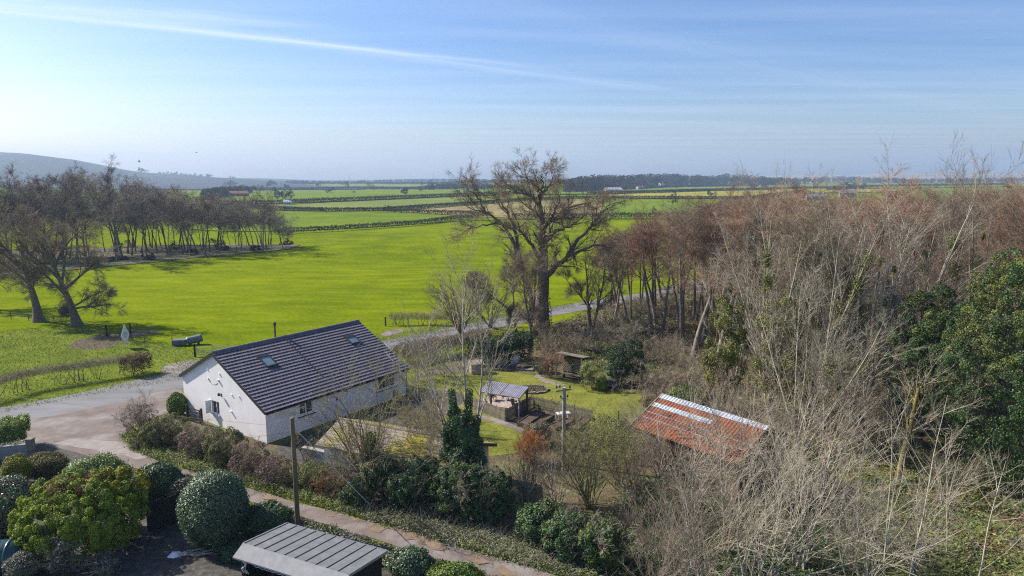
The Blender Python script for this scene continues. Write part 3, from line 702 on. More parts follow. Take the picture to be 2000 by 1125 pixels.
# roof: overlapping courses of tiles; each course is a thin tilted slab with a thick butt edge, coloured dark to deepen its cast shadow
rm = MB()
nR = 21; ov = .22
def roof_pt(side, s, h, x):
    """point s metres (horizontal) down from the ridge on a side, h above the roof plane"""
    if side == 'R': y = RY - s; z = RZ - S_R * s; n = Vector((0, -S_R, 1)).normalized()
    else: y = RY + s; z = RZ - S_L * s; n = Vector((0, S_L, 1)).normalized()
    p = Vector((x, y, z)) + n * h; return p
def courses(side, depth, n, mb):
    x0, x1 = -.16, HL + .16; st = (depth + ov) / n
    for k in range(n):
        s0, s1 = k * st, (k + 1) * st + .03
        a0, a1 = roof_pt(side, s0, .05, x0), roof_pt(side, s0, .05, x1)
        b0, b1 = roof_pt(side, s1, .120, x0), roof_pt(side, s1, .120, x1)
        c0, c1 = roof_pt(side, s1, .045, x0), roof_pt(side, s1, .045, x1)
        d0, d1 = roof_pt(side, s0, .02, x0), roof_pt(side, s0, .02, x1)
        mb.add([a0, a1, b1, b0], [(0, 1, 2, 3)], 0)
        mb.add([b0, b1, c1, c0], [(0, 1, 2, 3)], 1)
        mb.add([c0, c1, d1, d0], [(0, 1, 2, 3)], 1)
        mb.add([a0, b0, c0, d0], [(0, 1, 2, 3)], 1); mb.add([a1, b1, c1, d1], [(0, 1, 2, 3)], 1)
courses('R', RY, nR, rm); courses('L', HW - RY, 16, rm)
roof = rm.build('roof', [M['roof_tile'], M['tile_edge']], house)
# battens of tile joints: fine ribs across each course give the tiles their pattern
rj = MB()
st = (RY + ov) / nR
for k in range(nR):
    s0, s1 = k * st + .03, (k + 1) * st + .02
    for i in range(int((HL + .3) / .30)):
        x = -.13 + i * .30 + (.15 if k % 2 else 0)
        if x > HL + .12: continue
        p, q = roof_pt('R', s0, .066, x), roof_pt('R', s1, .128, x)
        rj.obox(p, q, .05, .010, 0, up=(0, -S_R, 1))
rj.build('tile_ribs', M['roof_tile'], house)
rt = MB()
rt.tube([roof_pt('R', -.0, .07, -.18), roof_pt('R', 0, .07, HL + .18)], .13, 10)
rt.build('ridge_tiles', M['roof_tile'], house)
bt = MB()
for side, dep in (('R', RY), ('L', HW - RY)):
    for x in (-.165, HL + .165):
        bt = MB(); bt.obox(roof_pt(side, -.02, -.03, x), roof_pt(side, dep + ov, -.03, x), .05, .2, 0, up=(0, 0, 1)); bt.build('bargeboard', M['black_trim'], house)
sf = MB()
for side, dep in (('R', RY), ('L', HW - RY)):
    sf.add([roof_pt(side, dep - .02, -.03, 0), roof_pt(side, dep - .02, -.03, HL), roof_pt(side, dep + ov, -.03, HL), roof_pt(side, dep + ov, -.03, 0)], [(0, 1, 2, 3)])
    sf.obox(roof_pt(side, dep + ov - .03, -.06, -.1), roof_pt(side, dep + ov - .03, -.06, HL + .1), .03, .16)
sf.build('fascia', M['black_trim'], house)
g = MB()
e0, e1 = roof_pt('R', RY + ov + .06, -.06, -.12), roof_pt('R', RY + ov + .06, -.06, HL + .12)
g.tube([e0, e1], .06, 8); g.tube([e1 + Vector((-.15, .0, 0)), e1 + Vector((-.2, .18, -.35)), (HL - .06, -.06, .05)], .035, 6)
e0, e1 = roof_pt('L', HW - RY + ov + .06, -.06, -.12), roof_pt('L', HW - RY + ov + .06, -.06, HL + .12)
g.tube([e0, e1], .06, 8)
g.build('gutter', M['black_trim'], house)
vl = MB(); vl.obox(roof_pt('R', .15, .13, 6.2), roof_pt('R', RY - 1.4, .13, 6.2), .10, .03, 0, up=(0, -S_R, 1)); vl.build('roof_seam', M['tile_edge'], house)
for (xa, xb, ya, yb) in ((2.75, 3.62, 3.6, 4.62), (11.4, 12.35, 3.75, 4.5)):
    f = MB(); sA, sB = RY - yb, RY - ya
    P = lambda x, s, h: roof_pt('R', s, h, x)
    for (p, q) in ((P(xa, sA, .15), P(xa, sB, .15)), (P(xb, sA, .15), P(xb, sB, .15)), (P(xa - .04, sA, .15), P(xb + .04, sA, .15)), (P(xa - .04, sB, .15), P(xb + .04, sB, .15))):
        f.obox(p, q, .09, .12, 0, up=(0, -S_R, 1))
    fl = P(xa - .12, sA - .28, .125), P(xb + .12, sA - .28, .125), P(xb + .12, sA, .135), P(xa - .12, sA, .135)
    f.add(fl, [(0, 1, 2, 3)])
    fo = f.build('skylight', M['tile_edge'], house)
    gl = MB(); gl.add([P(xa + .04, sA + .04, .17), P(xb - .04, sA + .04, .17), P(xb - .04, sB - .04, .17), P(xa + .04, sB - .04, .17)], [(0, 3, 2, 1)])
    gl.build('pane', M['glass_sky'], fo)
def window_x(name, o, cols, sill=True, y=0.0):
    x0, x1, z0, z1 = o; mb = MB(); t = .07; yy = y + .06
    mb.box((x0, yy, z0), (x1, yy + .07, z0 + t)); mb.box((x0, yy, z1 - t), (x1, yy + .07, z1)); mb.box((x0, yy, z0 + t), (x0 + t, yy + .07, z1 - t)); mb.box((x1 - t, yy, z0 + t), (x1, yy + .07, z1 - t))
    for c in cols:
        if c[0] == 'v': mb.box((c[1] - .045, yy - .01, z0 + t), (c[1] + .045, yy + .075, z1 - t))
        else: mb.box((c[2], yy - .01, c[1] - .045), (c[3], yy + .075, c[1] + .045))
    w_ = mb.build(name, M['upvc'], house)
    gl = MB().box((x0 + t - .01, yy + .03, z0 + t - .01), (x1 - t + .01, yy + .04, z1 - t + .01)); gl.build('pane', M['glass_dark'], w_)
    if sill:
        MB().box((x0 - .16, y - .09, z0 - .16), (x1 + .2, y + .02, z0 - .10)).build('sill', M['black_trim'], w_)
    # pale surround
    sb = MB(); s_ = .1
    sb.box((x0 - s_, y - .025, z0 - .09), (x0, y - .003, z1 + s_)); sb.box((x1, y - .025, z0 - .09), (x1 + s_, y - .003, z1 + s_)); sb.box((x0, y - .025, z1), (x1, y - .003, z1 + s_)); sb.box((x0, y - .025, z0 - .09), (x1, y - .003, z0))
    sb.build('surround', M['upvc'], w_)
    return w_
window_x('window', W1, [('v', 3.52), ('h', 1.86, W1[0], 3.52)])
window_x('window', W2, [('v', 12.2), ('h', 1.95, 12.2, W2[1])])
dd = MB().box((D2[0], .12, D2[2]), (D2[1], .17, D2[3])).build('door', M['glass_dark'], house)
# gable window
x0, x1, z0, z1 = GW
gw = MB(); 
for b in (((.1, x0, z0), (.17, x1, z0 + .06)), ((.1, x0, z1 - .06), (.17, x1, z1)), ((.1, x0, z0 + .06), (.17, x0 + .06, z1 - .06)), ((.1, x1 - .06, z0 + .06), (.17, x1, z1 - .06)), ((.09, x0 + .48, z0 + .06), (.175, x0 + .54, z1 - .06))): gw.box(*b)
gwo = gw.build('window', M['upvc'], house)
MB().box((.13, x0 + .05, z0 + .05), (.14, x1 - .05, z1 - .05)).build('pane', M['glass_dark'], gwo)
MB().box((-.10, x0 - .08, z0 - .07), (.1, x1 + .08, z0 - .002)).build('sill', M['render_white'], gwo)
sh = MB().prism([(-.02, x1 + .02, z0), (-.02, x1 + .02, z1), (-.42, x1 + .14, z1), (-.42, x1 + .14, z0)], (0, .035, 0)).build('shutter', M['upvc'], gwo)
# lamp, alarm box, vents and brackets on the gable
lm = MB(); lm.tube([(0, 5.55, 2.62), (-.16, 5.55, 2.62), (-.2, 5.55, 2.66)], .025, 6); lm.tube([(-.2, 5.55, 2.6), (-.2, 5.55, 2.74), (-.2, 5.55, 2.84)], [.09, .10, .03], 8); lm.box((-.02, 5.48, 2.5), (-.002, 5.62, 2.74))
lm.build('wall_lamp', M['black_trim'], house, smooth=False)
for (y, z, w_, h_, d_) in ((7.2, 3.62, .10, .12, .08), (5.77, 3.72, .11, .15, .13), (7.2, 4.35, .08, .08, .06), (5.6, 4.3, .12, .07, .09), (4.1, 2.9, .08, .08, .08), (3.15, 2.95, .07, .08, .08), (4.3, 1.55, .09, .1, .15), (7.2, 4.75, .07, .07, .05)):
    MB().prism([(-.002, y - w_ / 2, z - h_ / 2), (-.002, y + w_ / 2, z - h_ / 2), (-.002, y + w_ / 2, z + h_ / 2), (-.002, y - w_ / 2, z + h_ / 2)], (-d_, 0, 0)).build('vent_cover', M['render_white'], house)
for (x, z) in ((6.42, 1.67), (7.43, 2.1)):
    MB().box((x - .08, -.08, z - .11), (x + .08, -.002, z + .11)).build('wall_vent', M['black_trim'], house)
cw = MB(); cw.tube([(-.012, 7.2, 3.55), (-.012, 6.9, 3.33), (-.012, 6.3, 3.3), (-.012, 5.9, 3.5)], .012, 4); cw.build('cable', M['wire'], house)
fp = MB(); fy = RY + .9; fz = RZ - S_L * .9
fp.tube([(6.1, fy, fz - .1), (6.1, fy, fz + 1.45)], .075, 10); fp.tube([(6.1, fy, fz - .02), (6.1, fy, fz + .12)], .16, 10); fp.tube([(6.1, fy, fz + 1.40), (6.1, fy, fz + 1.62)], [.13, .13], 10); fp.tube([(6.1, fy, fz + 1.66), (6.1, fy, fz + 1.72)], [.15, .1], 10)
fp.build('flue_pipe', M['wood_brown'], house)

# ================================================================== OUTBUILDING WITH LICHEN ROOF
def frame_of(ax): return math.atan2(ax[1], ax[0])
ob = empty('outbuilding', (-12.3, 41.4, 0), frame_of((.91, -.415)), 'low white walled outbuilding with a lichen covered tiled roof behind bare shrubs', 'outbuilding')
OL, OW, OE, OR = 10.2, 4.6, 2.3, 3.15
b = MB(); b.box((.25, .25, -.1), (OL - .3, .5, OE)); b.box((.25, OW - .5, -.1), (OL - .3, OW - .25, OE))
for x in (.25, OL - .55):
    b.prism([(x, .5, -.1), (x, OW - .5, -.1), (x, OW - .5, OE), (x, OW / 2, OR - .14), (x, .5, OE)], (.25, 0, 0))
b.build('wall', M['white_wall_old'], ob)
def pitched(mb, x0, x1, ym, zr, half, drop, n, over, t, step, side):
    for k in range(n):
        a0, a1 = k / n, (k + 1) / n + .02
        y0, y1 = ym + side * half * a0, ym + side * half * a1; z0, z1 = zr - drop * a0 + .02, zr - drop * a1 + step
        mb.add([(x0, y0, z0), (x1, y0, z0), (x1, y1, z1), (x0, y1, z1)], [(0, 1, 2, 3)])
        mb.add([(x0, y1, z1), (x1, y1, z1), (x1, y1, z1 - step - t), (x0, y1, z1 - step - t)], [(0, 1, 2, 3)])
b = MB(); pitched(b, -.1, OL + .05, OW / 2, OR + .06, OW / 2 + .12, .9, 9, 0, .03, .045, -1); pitched(b, -.1, OL + .05, OW / 2, OR + .06, OW / 2 + .12, .9, 9, 0, .03, .045, 1)
b.tube([(-.1, OW / 2, OR + .07), (OL + .05, OW / 2, OR + .07)], .10, 8)
b.build('roof', M['lichen_roof'], ob)
for sgn in (-1, 1): MB().obox((OL + .08, OW / 2, OR), (OL + .08, OW / 2 + sgn * (OW / 2 + .16), OR - .92), .05, .2).build('bargeboard', M['black_trim'], ob)
b = MB().box((OL - .32, 1.6, .0), (OL - .26, 2.5, 1.95)); b.build('door', M['wood_dark'], ob)
b = MB().box((OL - .30, 3.0, 1.0), (OL - .255, 3.6, 1.9)); b.build('window', M['glass_dark'], ob)
b = MB(); b.box((-1.9, .6, -.1), (.2, .85, 1.5)); b.box((-1.9, .55, 1.5), (.2, .9, 1.56)); wl = b.build('garden_wall', M['blockwork'], None, (-12.3, 41.4, 0), frame_of((.91, -.415)))
tag(wl, 'short grey rendered wall joined to the corner of the outbuilding', 'wall')

# ================================================================== RUSTY BARN
bn = empty('barn', (10.5, 45.6, 0), frame_of((.635, -.772)), 'low barn with a rusty red corrugated roof and pale zinc ridge strip', 'barn')
BL, BH, BE, BR = 7.9, 3.1, 2.75, 4.2
def corr(mb, x0, x1, y0, z0, y1, z1, pitch=.24, amp=.026, mi=0):
    n = int((x1 - x0) / (pitch / 3)); vs = []
    for i in range(n + 1):
        x = x0 + (x1 - x0) * i / n; a = amp * math.sin(2 * math.pi * (x - x0) / pitch)
        vs += [(x, y0, z0 + a), (x, y1, z1 + a)]
    mb.add(vs, [(2 * i, 2 * i + 1, 2 * i + 3, 2 * i + 2) for i in range(n)], mi)
b = MB(); zr = lambda y: BR - (BR - BE) * abs(y) / BH
corr(b, -.1, BL, -.02, BR, -BH - .15, zr(BH + .15)); corr(b, -.1, BL, .02, BR, BH + .15, zr(BH + .15)); b.build('roof', M['rust'], bn)
b = MB()
corr(b, -.12, BL + .02, -.0, BR + .05, -.42, zr(.42) + .05); corr(b, -.12, BL + .02, .0, BR + .05, .42, zr(.42) + .05); b.build('ridge_strip', M['zinc_blue'], bn)
b = MB(); corr(b, -.11, 4.6, -.85, zr(.85) + .035, -1.22, zr(1.22) + .035); b.build('roof_patch', M['zinc_blue'], bn)
b = MB(); 
for y in (-1.75, -2.25): b.obox((-.1, y, zr(y) + .035), (BL, y, zr(y) + .035), .035, .03)
b.build('roof_seam', M['zinc_blue'], bn)
MB().obox((-.16, .05, BR - .02), (-.16, -BH - .2, zr(BH + .2) - .02), .09, .22).build('bargeboard', M['wood_grey'], bn); MB().obox((-.16, -.05, BR - .02), (-.16, BH + .2, zr(BH + .2) - .02), .09, .22).build('bargeboard', M['wood_grey'], bn)
b = MB(); b.box((.05, -BH + .1, -.1), (BL - .1, -BH + .25, BE + .0)); b.box((.05, BH - .25, -.1), (BL - .1, BH - .1, BE))
for x in (.05, BL - .2): b.prism([(x, -BH + .26, -.1), (x, BH - .26, -.1), (x, BH - .26, BE), (x, 0, BR - .1), (x, -BH + .26, BE)], (.12, 0, 0))
b.build('wall', M['wood_brown'], bn)

# ================================================================== FOREGROUND SHED
fs = empty('garden_shed', (-12.2, 28.9, 0), frame_of((.905, -.425)), 'dark timber shed with a grey felt roof and raised battens at the bottom edge', 'shed')
FL, FD = 5.95, 2.75
b = MB(); b.add([(0, 0, 2.62), (FL, 0, 2.62), (FL, FD, 2.28), (0, FD, 2.28)], [(0, 1, 2, 3)]); b.add([(0, 0, 2.55), (0, FD, 2.21), (FL, FD, 2.21), (FL, 0, 2.55)], [(0, 1, 2, 3)])
b.add([(0, 0, 2.55), (0, 0, 2.62), (0, FD, 2.28), (0, FD, 2.21)], [(0, 1, 2, 3)]); b.add([(FL, 0, 2.55), (FL, 0, 2.62), (FL, FD, 2.28), (FL, FD, 2.21)], [(0, 1, 2, 3)]); b.add([(0, FD, 2.28), (FL, FD, 2.28), (FL, FD, 2.21), (0, FD, 2.21)], [(0, 1, 2, 3)])
b.build('roof', M['felt'], fs)
b = MB(); b.prism([(-.02, .01, 2.632), (-.02, -.62, 2.27), (-.02, -.62, 2.20), (-.02, .01, 2.54)], (FL + .04, 0, 0)); b.build('roof_apron', M['felt_pale'], fs)
b = MB()
for i in range(11):
    x = .03 + i * (FL - .06) / 10
    b.obox((x, .03, 2.635), (x, FD - .01, 2.298), .045, .035, 0, up=(0, .12, 1))
b.build('batten', M['felt'], fs)
b = MB(); b.obox((FL + .02, .0, 2.60), (FL + .02, FD, 2.26), .03, .13); b.obox((-.02, .0, 2.58), (-.02, FD, 2.24), .03, .13); b.obox((-.0, FD + .02, 2.24), (FL, FD + .02, 2.24), .03, .1); b.build('fascia', M['steel'], fs)
b = MB()
for i in range(16):
    z = .02 + i * .138
    b.box((.25, FD - .28 - .01 * (i % 2), z), (FL - .2, FD - .22, z + .13)); b.box((FL - .28, -.2, z), (FL - .2 - .0, FD - .29, z + .13)); b.box((.2, -.2, z), (.26, FD - .29, z + .13))
b.build('wall', M['wood_dark'], fs)
b = MB()
for x in (.3, 2.1, 3.9, FL - .3): b.box((x - .05, -.42, 0), (x + .05, -.32, 2.3))
b.box((.2, -.32, 1.95), (FL - .2, -.26, 2.25)); b.build('post', M['wood_dark'], fs)
b = MB(); 
for q in range(3):
    pts = [(.45 + .1 * q, -.5, 2.12 - .02 * q)] + [(.45 + .1 * q + .09 * math.sin(t * 1.3 + q), -.5 - .04 * math.cos(t * 2), 2.1 - .11 * t) for t in range(1, 6)]
    b.tube(pts, .016, 5)
b.tube([(1.1 + .09 * i, -.5, 2.08 - .05 * abs(math.sin(i * .9))) for i in range(22)], .012, 4)
hr = b.build('fairy_light_cable', M['upvc'], None, (-12.2, 28.9, 0), frame_of((.905, -.425))); tag(hr, 'white coiled light cable hanging under the front eave of the dark shed', 'cable')

# ================================================================== GARDEN STRUCTURES
def fence_run(name, pts, h, label, material='wood_grey', gap=.14, wdt=.1, posts=2.2, cat='fence', top_round=True, group=None):
    root = empty(name, (pts[0][0], pts[0][1], float(hgt(pts[0][0], pts[0][1]))), 0, label, cat, group)
    ox, oy = pts[0][0], pts[0][1]; pk, rl, ps = MB(), MB(), []
    for a, b_ in zip(pts[:-1], pts[1:]):
        a, b_ = Vector((a[0] - ox, a[1] - oy, 0)), Vector((b_[0] - ox, b_[1] - oy, 0)); L = (b_ - a).length; d = (b_ - a) / L; n = Vector((-d.y, d.x, 0))
        for z in (h * .28, h * .78): rl.obox(a + Vector((0, 0, z)) + n * .04, b_ + Vector((0, 0, z)) + n * .04, .04, .08)
        for i in range(int(L / gap)):
            p = a + d * (i + .5) * gap; hh = h * random.uniform(.95, 1.04)
            pk.obox(p + Vector((0, 0, .03)), p + Vector((0, 0, hh)), .022, wdt, 0, up=d)
        for i in range(int(L / posts) + 1): ps.append(a + d * min(L, i * posts) + n * .07)
    pk.build('pickets', M[material], root); rl.build('rails', M[material], root)
    for p in ps:
        MB().box((p.x - .05, p.y - .05, 0), (p.x + .05, p.y + .05, h * 1.08)).build('post', M[material], root)
    return root
fence_run('picket_fence', [(-3.6, 55.0), (-.45, 51.7), (1.6, 55.1), (3.2, 53.9), (6.3, 51.5)], 1.05, 'grey wooden picket fence round the vegetable plot on the lawn')
# shelter: lean-to roof on posts over a seating patio
sl = empty('garden_shelter', (-2.45, 54.3, 0), frame_of((3.1, -1.65)), 'open garden shelter with a grey corrugated sloping roof on brown posts', 'shelter')
b = MB(); corr(b, -.1, 3.6, -.25, 1.72, 1.35, 2.2, .18, .018); b.build('roof', M['solar'], sl)
b = MB(); b.obox((-.1, -.25, 1.68), (3.6, -.25, 1.68), .04, .06); b.obox((-.1, 1.35, 2.14), (3.6, 1.35, 2.14), .05, .08); b.obox((3.58, -.25, 1.67), (3.58, 1.35, 2.13), .05, .09); b.obox((-.08, -.25, 1.67), (-.08, 1.35, 2.13), .05, .09); b.obox((1.75, -.25, 1.745), (1.75, 1.35, 2.215), .03, .015); b.build('rafter', M['wood_grey'], sl)
for (x, y, z) in ((3.5, 1.25, 2.1), (.1, 1.25, 2.1), (.05, -.12, 1.66), (3.45, -.12, 1.66)):
    r_ = .07 if y > 0 else .04
    MB().box((x - r_, y - r_, 0), (x + r_, y + r_, z)).build('post', M['wood_brown' if y > 0 else 'ceramic'], sl)
b = MB(); b.obox((3.45, -.12, 1.1), (2.9, -.16, 1.62), .05, .05); b.build('brace', M['wood_grey'], sl)
def chair(loc, rz, label, m='wood_dark'):
    c = empty('garden_chair', loc, rz, label, 'chair', 'chairs on the patio')
    MB().box((-.26, -.26, .38), (.26, .26, .44)).build('seat', M[m], c)
    MB().prism([(-.26, .26, .445), (.26, .26, .445), (.22, .38, 1.0), (-.22, .38, 1.0)], (0, .04, .0)).build('backrest', M[m], c)
    for sx_ in (-.22, .22):
        for sy_ in (-.22, .22): MB().box((sx_ - .025, sy_ - .025, 0), (sx_ + .025, sy_ + .025, .378)).build('leg', M[m], c)
        MB().box((sx_ - .04, -.26, .6), (sx_ + .04, .28, .64)).build('armrest', M[m], c)
    return c
chair(G(962, 783), .6, 'dark round backed garden chair at the left under the shelter', 'wood_brown'); chair(G(987, 782), -.3, 'dark garden chair in the middle under the shelter', 'wood_dark'); chair(G(1008, 800), 2.2, 'dark sling garden chair at the right front corner of the patio', 'black_trim')
b = MB(); 
for i in range(9):
    a = i / 9 * 6.283; b.obox((.14 * math.cos(a), .14 * math.sin(a), 0), (.18 * math.cos(a), .18 * math.sin(a), .32), .11, .02, 0, up=(math.cos(a), math.sin(a), 0))
b.tube([(0, 0, 0), (0, 0, .27)], .14, 9)
po = b.build('plant_pot', M['wood_brown'], None, G(999, 803)); tag(po, 'small dark tub standing beside the sling chair on the patio', 'pot')
# round flower bed with stone edging
fbd = empty('flower_bed', G(1040, 762), 0, 'round stone edged flower bed on the lawn behind the shelter', 'flower bed')
rg = np.random.default_rng(77)
b = MB()
for i in range(34):
    a = i / 34 * 6.283; x, y = 1.35 * math.cos(a), 1.15 * math.sin(a); s_ = rg.uniform(.09, .14)
    b.box((x - s_, y - s_, -.02), (x + s_, y + s_, rg.uniform(.12, .22)))
b.build('stone_edging', M['stone'], fbd)
xy = rg.uniform(-1, 1, (240, 2)); xy = xy[(xy ** 2).sum(1) < 1] * [1.25, 1.05]
th_ = np.linspace(0, 6.283, 25)[:-1]
link('soil', mesh_np('soil', [(0, 0, .14)] + [(1.3 * math.cos(a), 1.1 * math.sin(a), .05) for a in th_], None, [(0, i + 1, (i + 1) % 24 + 1) for i in range(24)], [M['soil']]), fbd)
C = np.column_stack([np.repeat(xy[:, 0], 6), np.repeat(xy[:, 1], 6), np.zeros(len(xy) * 6)]) + rg.uniform(-.07, .07, (len(xy) * 6, 3)); C[:, 2] = rg.uniform(.1, .28, len(C))
link('plants', leaf_mesh('plants', C, np.tile([[0, 0, 1.]], (len(C), 1)), .05, M['olive_leaf'], rg), fbd)
# raised beds
def raised(p, q, wd, h, label):
    p, q = Vector(p), Vector(q); r = empty('raised_bed', (p + q) / 2, frame_of((q - p)), label, 'raised bed', 'raised beds in the vegetable plot'); L = (q - p).length / 2
    b = MB(); b.box((-L, -wd / 2, 0), (L, -wd / 2 + .05, h)); b.box((-L, wd / 2 - .05, 0), (L, wd / 2, h)); b.box((-L, -wd / 2 + .05, 0), (-L + .05, wd / 2 - .05, h)); b.box((L - .05, -wd / 2 + .05, 0), (L, wd / 2 - .05, h)); b.build('boards', M['wood_brown'], r)
    MB().box((-L + .05, -wd / 2 + .05, 0), (L - .05, wd / 2 - .05, h - .06)).build('soil', M['soil'], r)
raised(G(1020, 836), G(1055, 812), .9, .4, 'tall brown raised bed nearest the fence corner'); raised(G(1042, 836), G(1072, 817), .8, .32, 'narrow brown raised bed second from the fence corner'); raised(G(1075, 843), G(1112, 826), .9, .35, 'brown raised bed beside the concrete pole')
raised(G(1120, 842), G(1152, 816), .8, .25, 'low raised bed at the right end of the vegetable plot')
b = MB(); b.box((-.55, -.3, .62), (.55, .3, .68)); 
for x in (-.5, .5):
    for y in (-.25, .25): b.box((x - .03, y - .03, 0), (x + .03, y + .03, .618))
tb = b.build('potting_table', M['ceramic'], None, G(1100, 822), .3); tag(tb, 'pale potting table standing in the vegetable plot', 'table')
# log store
ls = empty('log_store', (4.7, 64.6, 0), frame_of((.78, -.62)), 'open fronted timber log store with a weathered flat roof at the lawn edge', 'log store')
b = MB(); b.prism([(-.25, -.55, 2.3), (-.25, .66, 2.14), (-.25, .66, 2.21), (-.25, -.55, 2.37)], (3.2, 0, 0)); b.build('roof', M['wood_grey'], ls)
for (x, y, z) in ((0, -.45, 2.28), (2.7, -.45, 2.28), (0, .55, 2.12), (2.7, .55, 2.12)): MB().obox((x - (.25 if y < 0 and x == 0 else 0), y, 0), (x, y, z), .1, .1).build('post', M['wood_grey'], ls)
b = MB(); b.box((0, .6, .1), (2.7, .64, 2.1)); b.build('back_board', M['wood_brown'], ls)
b = MB(); b.box((.55, -.6, .42), (2.6, -.1, .48)); b.box((.6, -.5, 0), (.7, -.2, .418)); b.box((2.4, -.5, 0), (2.5, -.2, .418)); bo = b.build('bench', M['wood_grey'], None, (4.7, 64.6, 0), frame_of((.78, -.62))); tag(bo, 'weathered timber bench in front of the log store', 'bench')
b = MB(); rr = random.Random(4)
for i in range(13):
    for k in range(9):
        x, z = .25 + i * .19 + (k % 2) * .09, .6 + k * .155; r_ = rr.uniform(.06, .085); b.tube([(x, .05, z), (x + rr.uniform(-.02, .02), .55, z)], r_, 7)
lo = b.build('log_pile', M['lichen_roof'], None, (4.7, 64.6, 0), frame_of((.78, -.62))); tag(lo, 'stacked split logs filling the log store', 'log pile')
# log/branch pile by the big tree
b = MB(); rr = random.Random(9)
for i in range(40):
    a = rr.uniform(-.5, .5) + .1; L = rr.uniform(.9, 2.6); x, y, z = rr.uniform(-1.5, 1.5), rr.uniform(-.5, .5), .08 + rr.uniform(0, .75) * (1 - .35 * abs(rr.uniform(-1, 1)))
    b.tube([(x - L / 2 * math.cos(a), y - L / 2 * math.sin(a), z), (x, y, z + .04), (x + L / 2 * math.cos(a), y + L / 2 * math.sin(a), z + rr.uniform(-.05, .1))], rr.uniform(.03, .09), 6)
bp_ = b.build('branch_pile', M['bark'], None, G(1122, 640)); tag(bp_, 'heap of dark cut branches behind the big bare tree', 'branch pile')
b = MB()
for i in range(5): b.obox((-1 + .1 * i, -.1 * i, .07 + .13 * i), (.5 + .05 * i, .55, .1 + .05 * i), .16, .05)
b.box((-.9, -.5, 0), (.9, .1, .16)); st_ = b.build('timber_stack', M['wood_grey'], None, G(1025, 722), -.2); tag(st_, 'pile of weathered planks on the back edge of the lawn', 'planks')
b = MB(); b.tube([(0, 0, 0), (0, 0, .12), (0, 0, .38), (0, 0, .75), (0, 0, .9), (0, 0, .98)], [.22, .3, .42, .38, .22, .24], 14); jar = b.build('garden_urn', M['ceramic'], None, G(1006, 712), smooth=True); tag(jar, 'large pale rounded urn at the back of the lawn', 'urn')
# gravelly stone heap/rockery near the pale bark tree
b = MB(); rr = random.Random(12)
for i in range(46):
    x, y = rr.uniform(-2.2, 2.2), rr.uniform(-.5, .5); s_ = rr.uniform(.1, .24); z = rr.uniform(0, .3) * (1 - abs(x) / 3)
    b.prism([(x + s_ * math.cos(a) * rr.uniform(.7, 1.2), y + s_ * math.sin(a) * rr.uniform(.7, 1.2), z) for a in np.linspace(0, 6.28, 7)[:-1]], (rr.uniform(-.05, .05), rr.uniform(-.05, .05), s_ * rr.uniform(.6, 1.1)))
rk = b.build('rockery', M['stone'], None, G(972, 716), -.1); tag(rk, 'low rockery of brown stones along the back of the lawn', 'rockery')
b = MB(); b.box((-.6, -.5, 0), (.6, .5, 1.0)); b.prism([(-.68, -.58, 1.003), (-.68, .58, 1.003), (-.68, 0, 1.32)], (1.36, 0, 0)); ch = b.build('hen_house', M['patio'], None, G(930, 728), .3); tag(ch, 'small pale pinkish hut at the back left of the lawn', 'hut')
b = MB().tube([(0, 0, 0), (0, 0, 1.25)], .06, 6); p_ = b.build('post', M['ceramic'], None, G(1227, 752)); tag(p_, 'short pale post in front of the dark conifer', 'post')
b = MB().box((-.04, -.04, 0), (.04, .04, .95)); p_ = b.build('post', M['black_trim'], None, G(1208, 825)); tag(p_, 'thin black post on the lawn left of the rusty barn', 'post')
b = MB()
for i in range(16):
    a, b2 = rr.uniform(-2.3, 2.3), rr.uniform(-.18, .18); s_ = rr.uniform(.12, .22); b.box((a - s_, b2 - .12, 0), (a + s_, b2 + .12, rr.uniform(.12, .3)))
eg = b.build('bed_edging', M['wood_dark'], None, G(1205, 756), -.28); tag(eg, 'dark edging along the border in front of the dark conifer', 'edging')

# ================================================================== POLES AND WIRES
def pole(name, base, h, r, m, label, top=None):
    rt_ = empty(name, base, 0, label, 'utility pole')
    MB().tube([(0, 0, -.2), (0, 0, h * .5), (0, 0, h)], [r, r * .9, r * .78], 10).build('shaft', M[m], rt_)
    return rt_
P1 = Vector((-11.35, 33.9, 0)); H1 = 6.75
p1 = pole('utility_pole', P1, H1, .135, 'wood_pole', 'leaning brown timber pole rising behind the grey shed roof')
MB().tube([(0, 0, H1), (0, 0, H1 + .04)], [.12, .07], 10).build('cap', M['wood_pole'], p1)
b = MB(); b.tube([(.1, 0, H1 - 1.5), (.22, .02, H1 - 1.5), (.24, .02, H1 - 1.42)], .03, 6); b.build('insulator', M['black_trim'], p1)
P2 = Vector((3.45, 43.6, 0)); H2 = 7.0
p2 = pole('utility_pole', P2, top_h(757, 43.6), .15, 'blockwork', 'pale grey pole with small insulators standing in front of the lawn'); H2 = top_h(757, 43.6)
b = MB(); b.obox((-.55, 0, H2 - .25), (.45, 0, H2 - .12), .07, .09)
b.build('cross_arm', M['wood_grey'], p2)
for (x, z) in ((-.5, H2 - .1), (.36, H2 - .08), (-.22, H2 - .75), (.22, H2 - .72), (-.3, H2 - .05)):
    b = MB(); b.tube([(0 if abs(x) < .3 else x, 0, z), (x, 0, z), (x, 0, z + .1)], .022, 5); b.tube([(x, 0, z + .08), (x, 0, z + .2)], [.07, .05], 8); b.build('insulator', M['black_trim'], p2)
def wire_(a, b_, sag, r, m, label, n=14):
    a, b_ = Vector(a), Vector(b_); pts = [a.lerp(b_, t / n) - Vector((0, 0, 4 * sag * (t / n) * (1 - t / n))) for t in range(n + 1)]
    o = MB().tube([p - a for p in pts], r, 4).build('overhead_wire', M[m], None, a); tag(o, label, 'wire'); return o
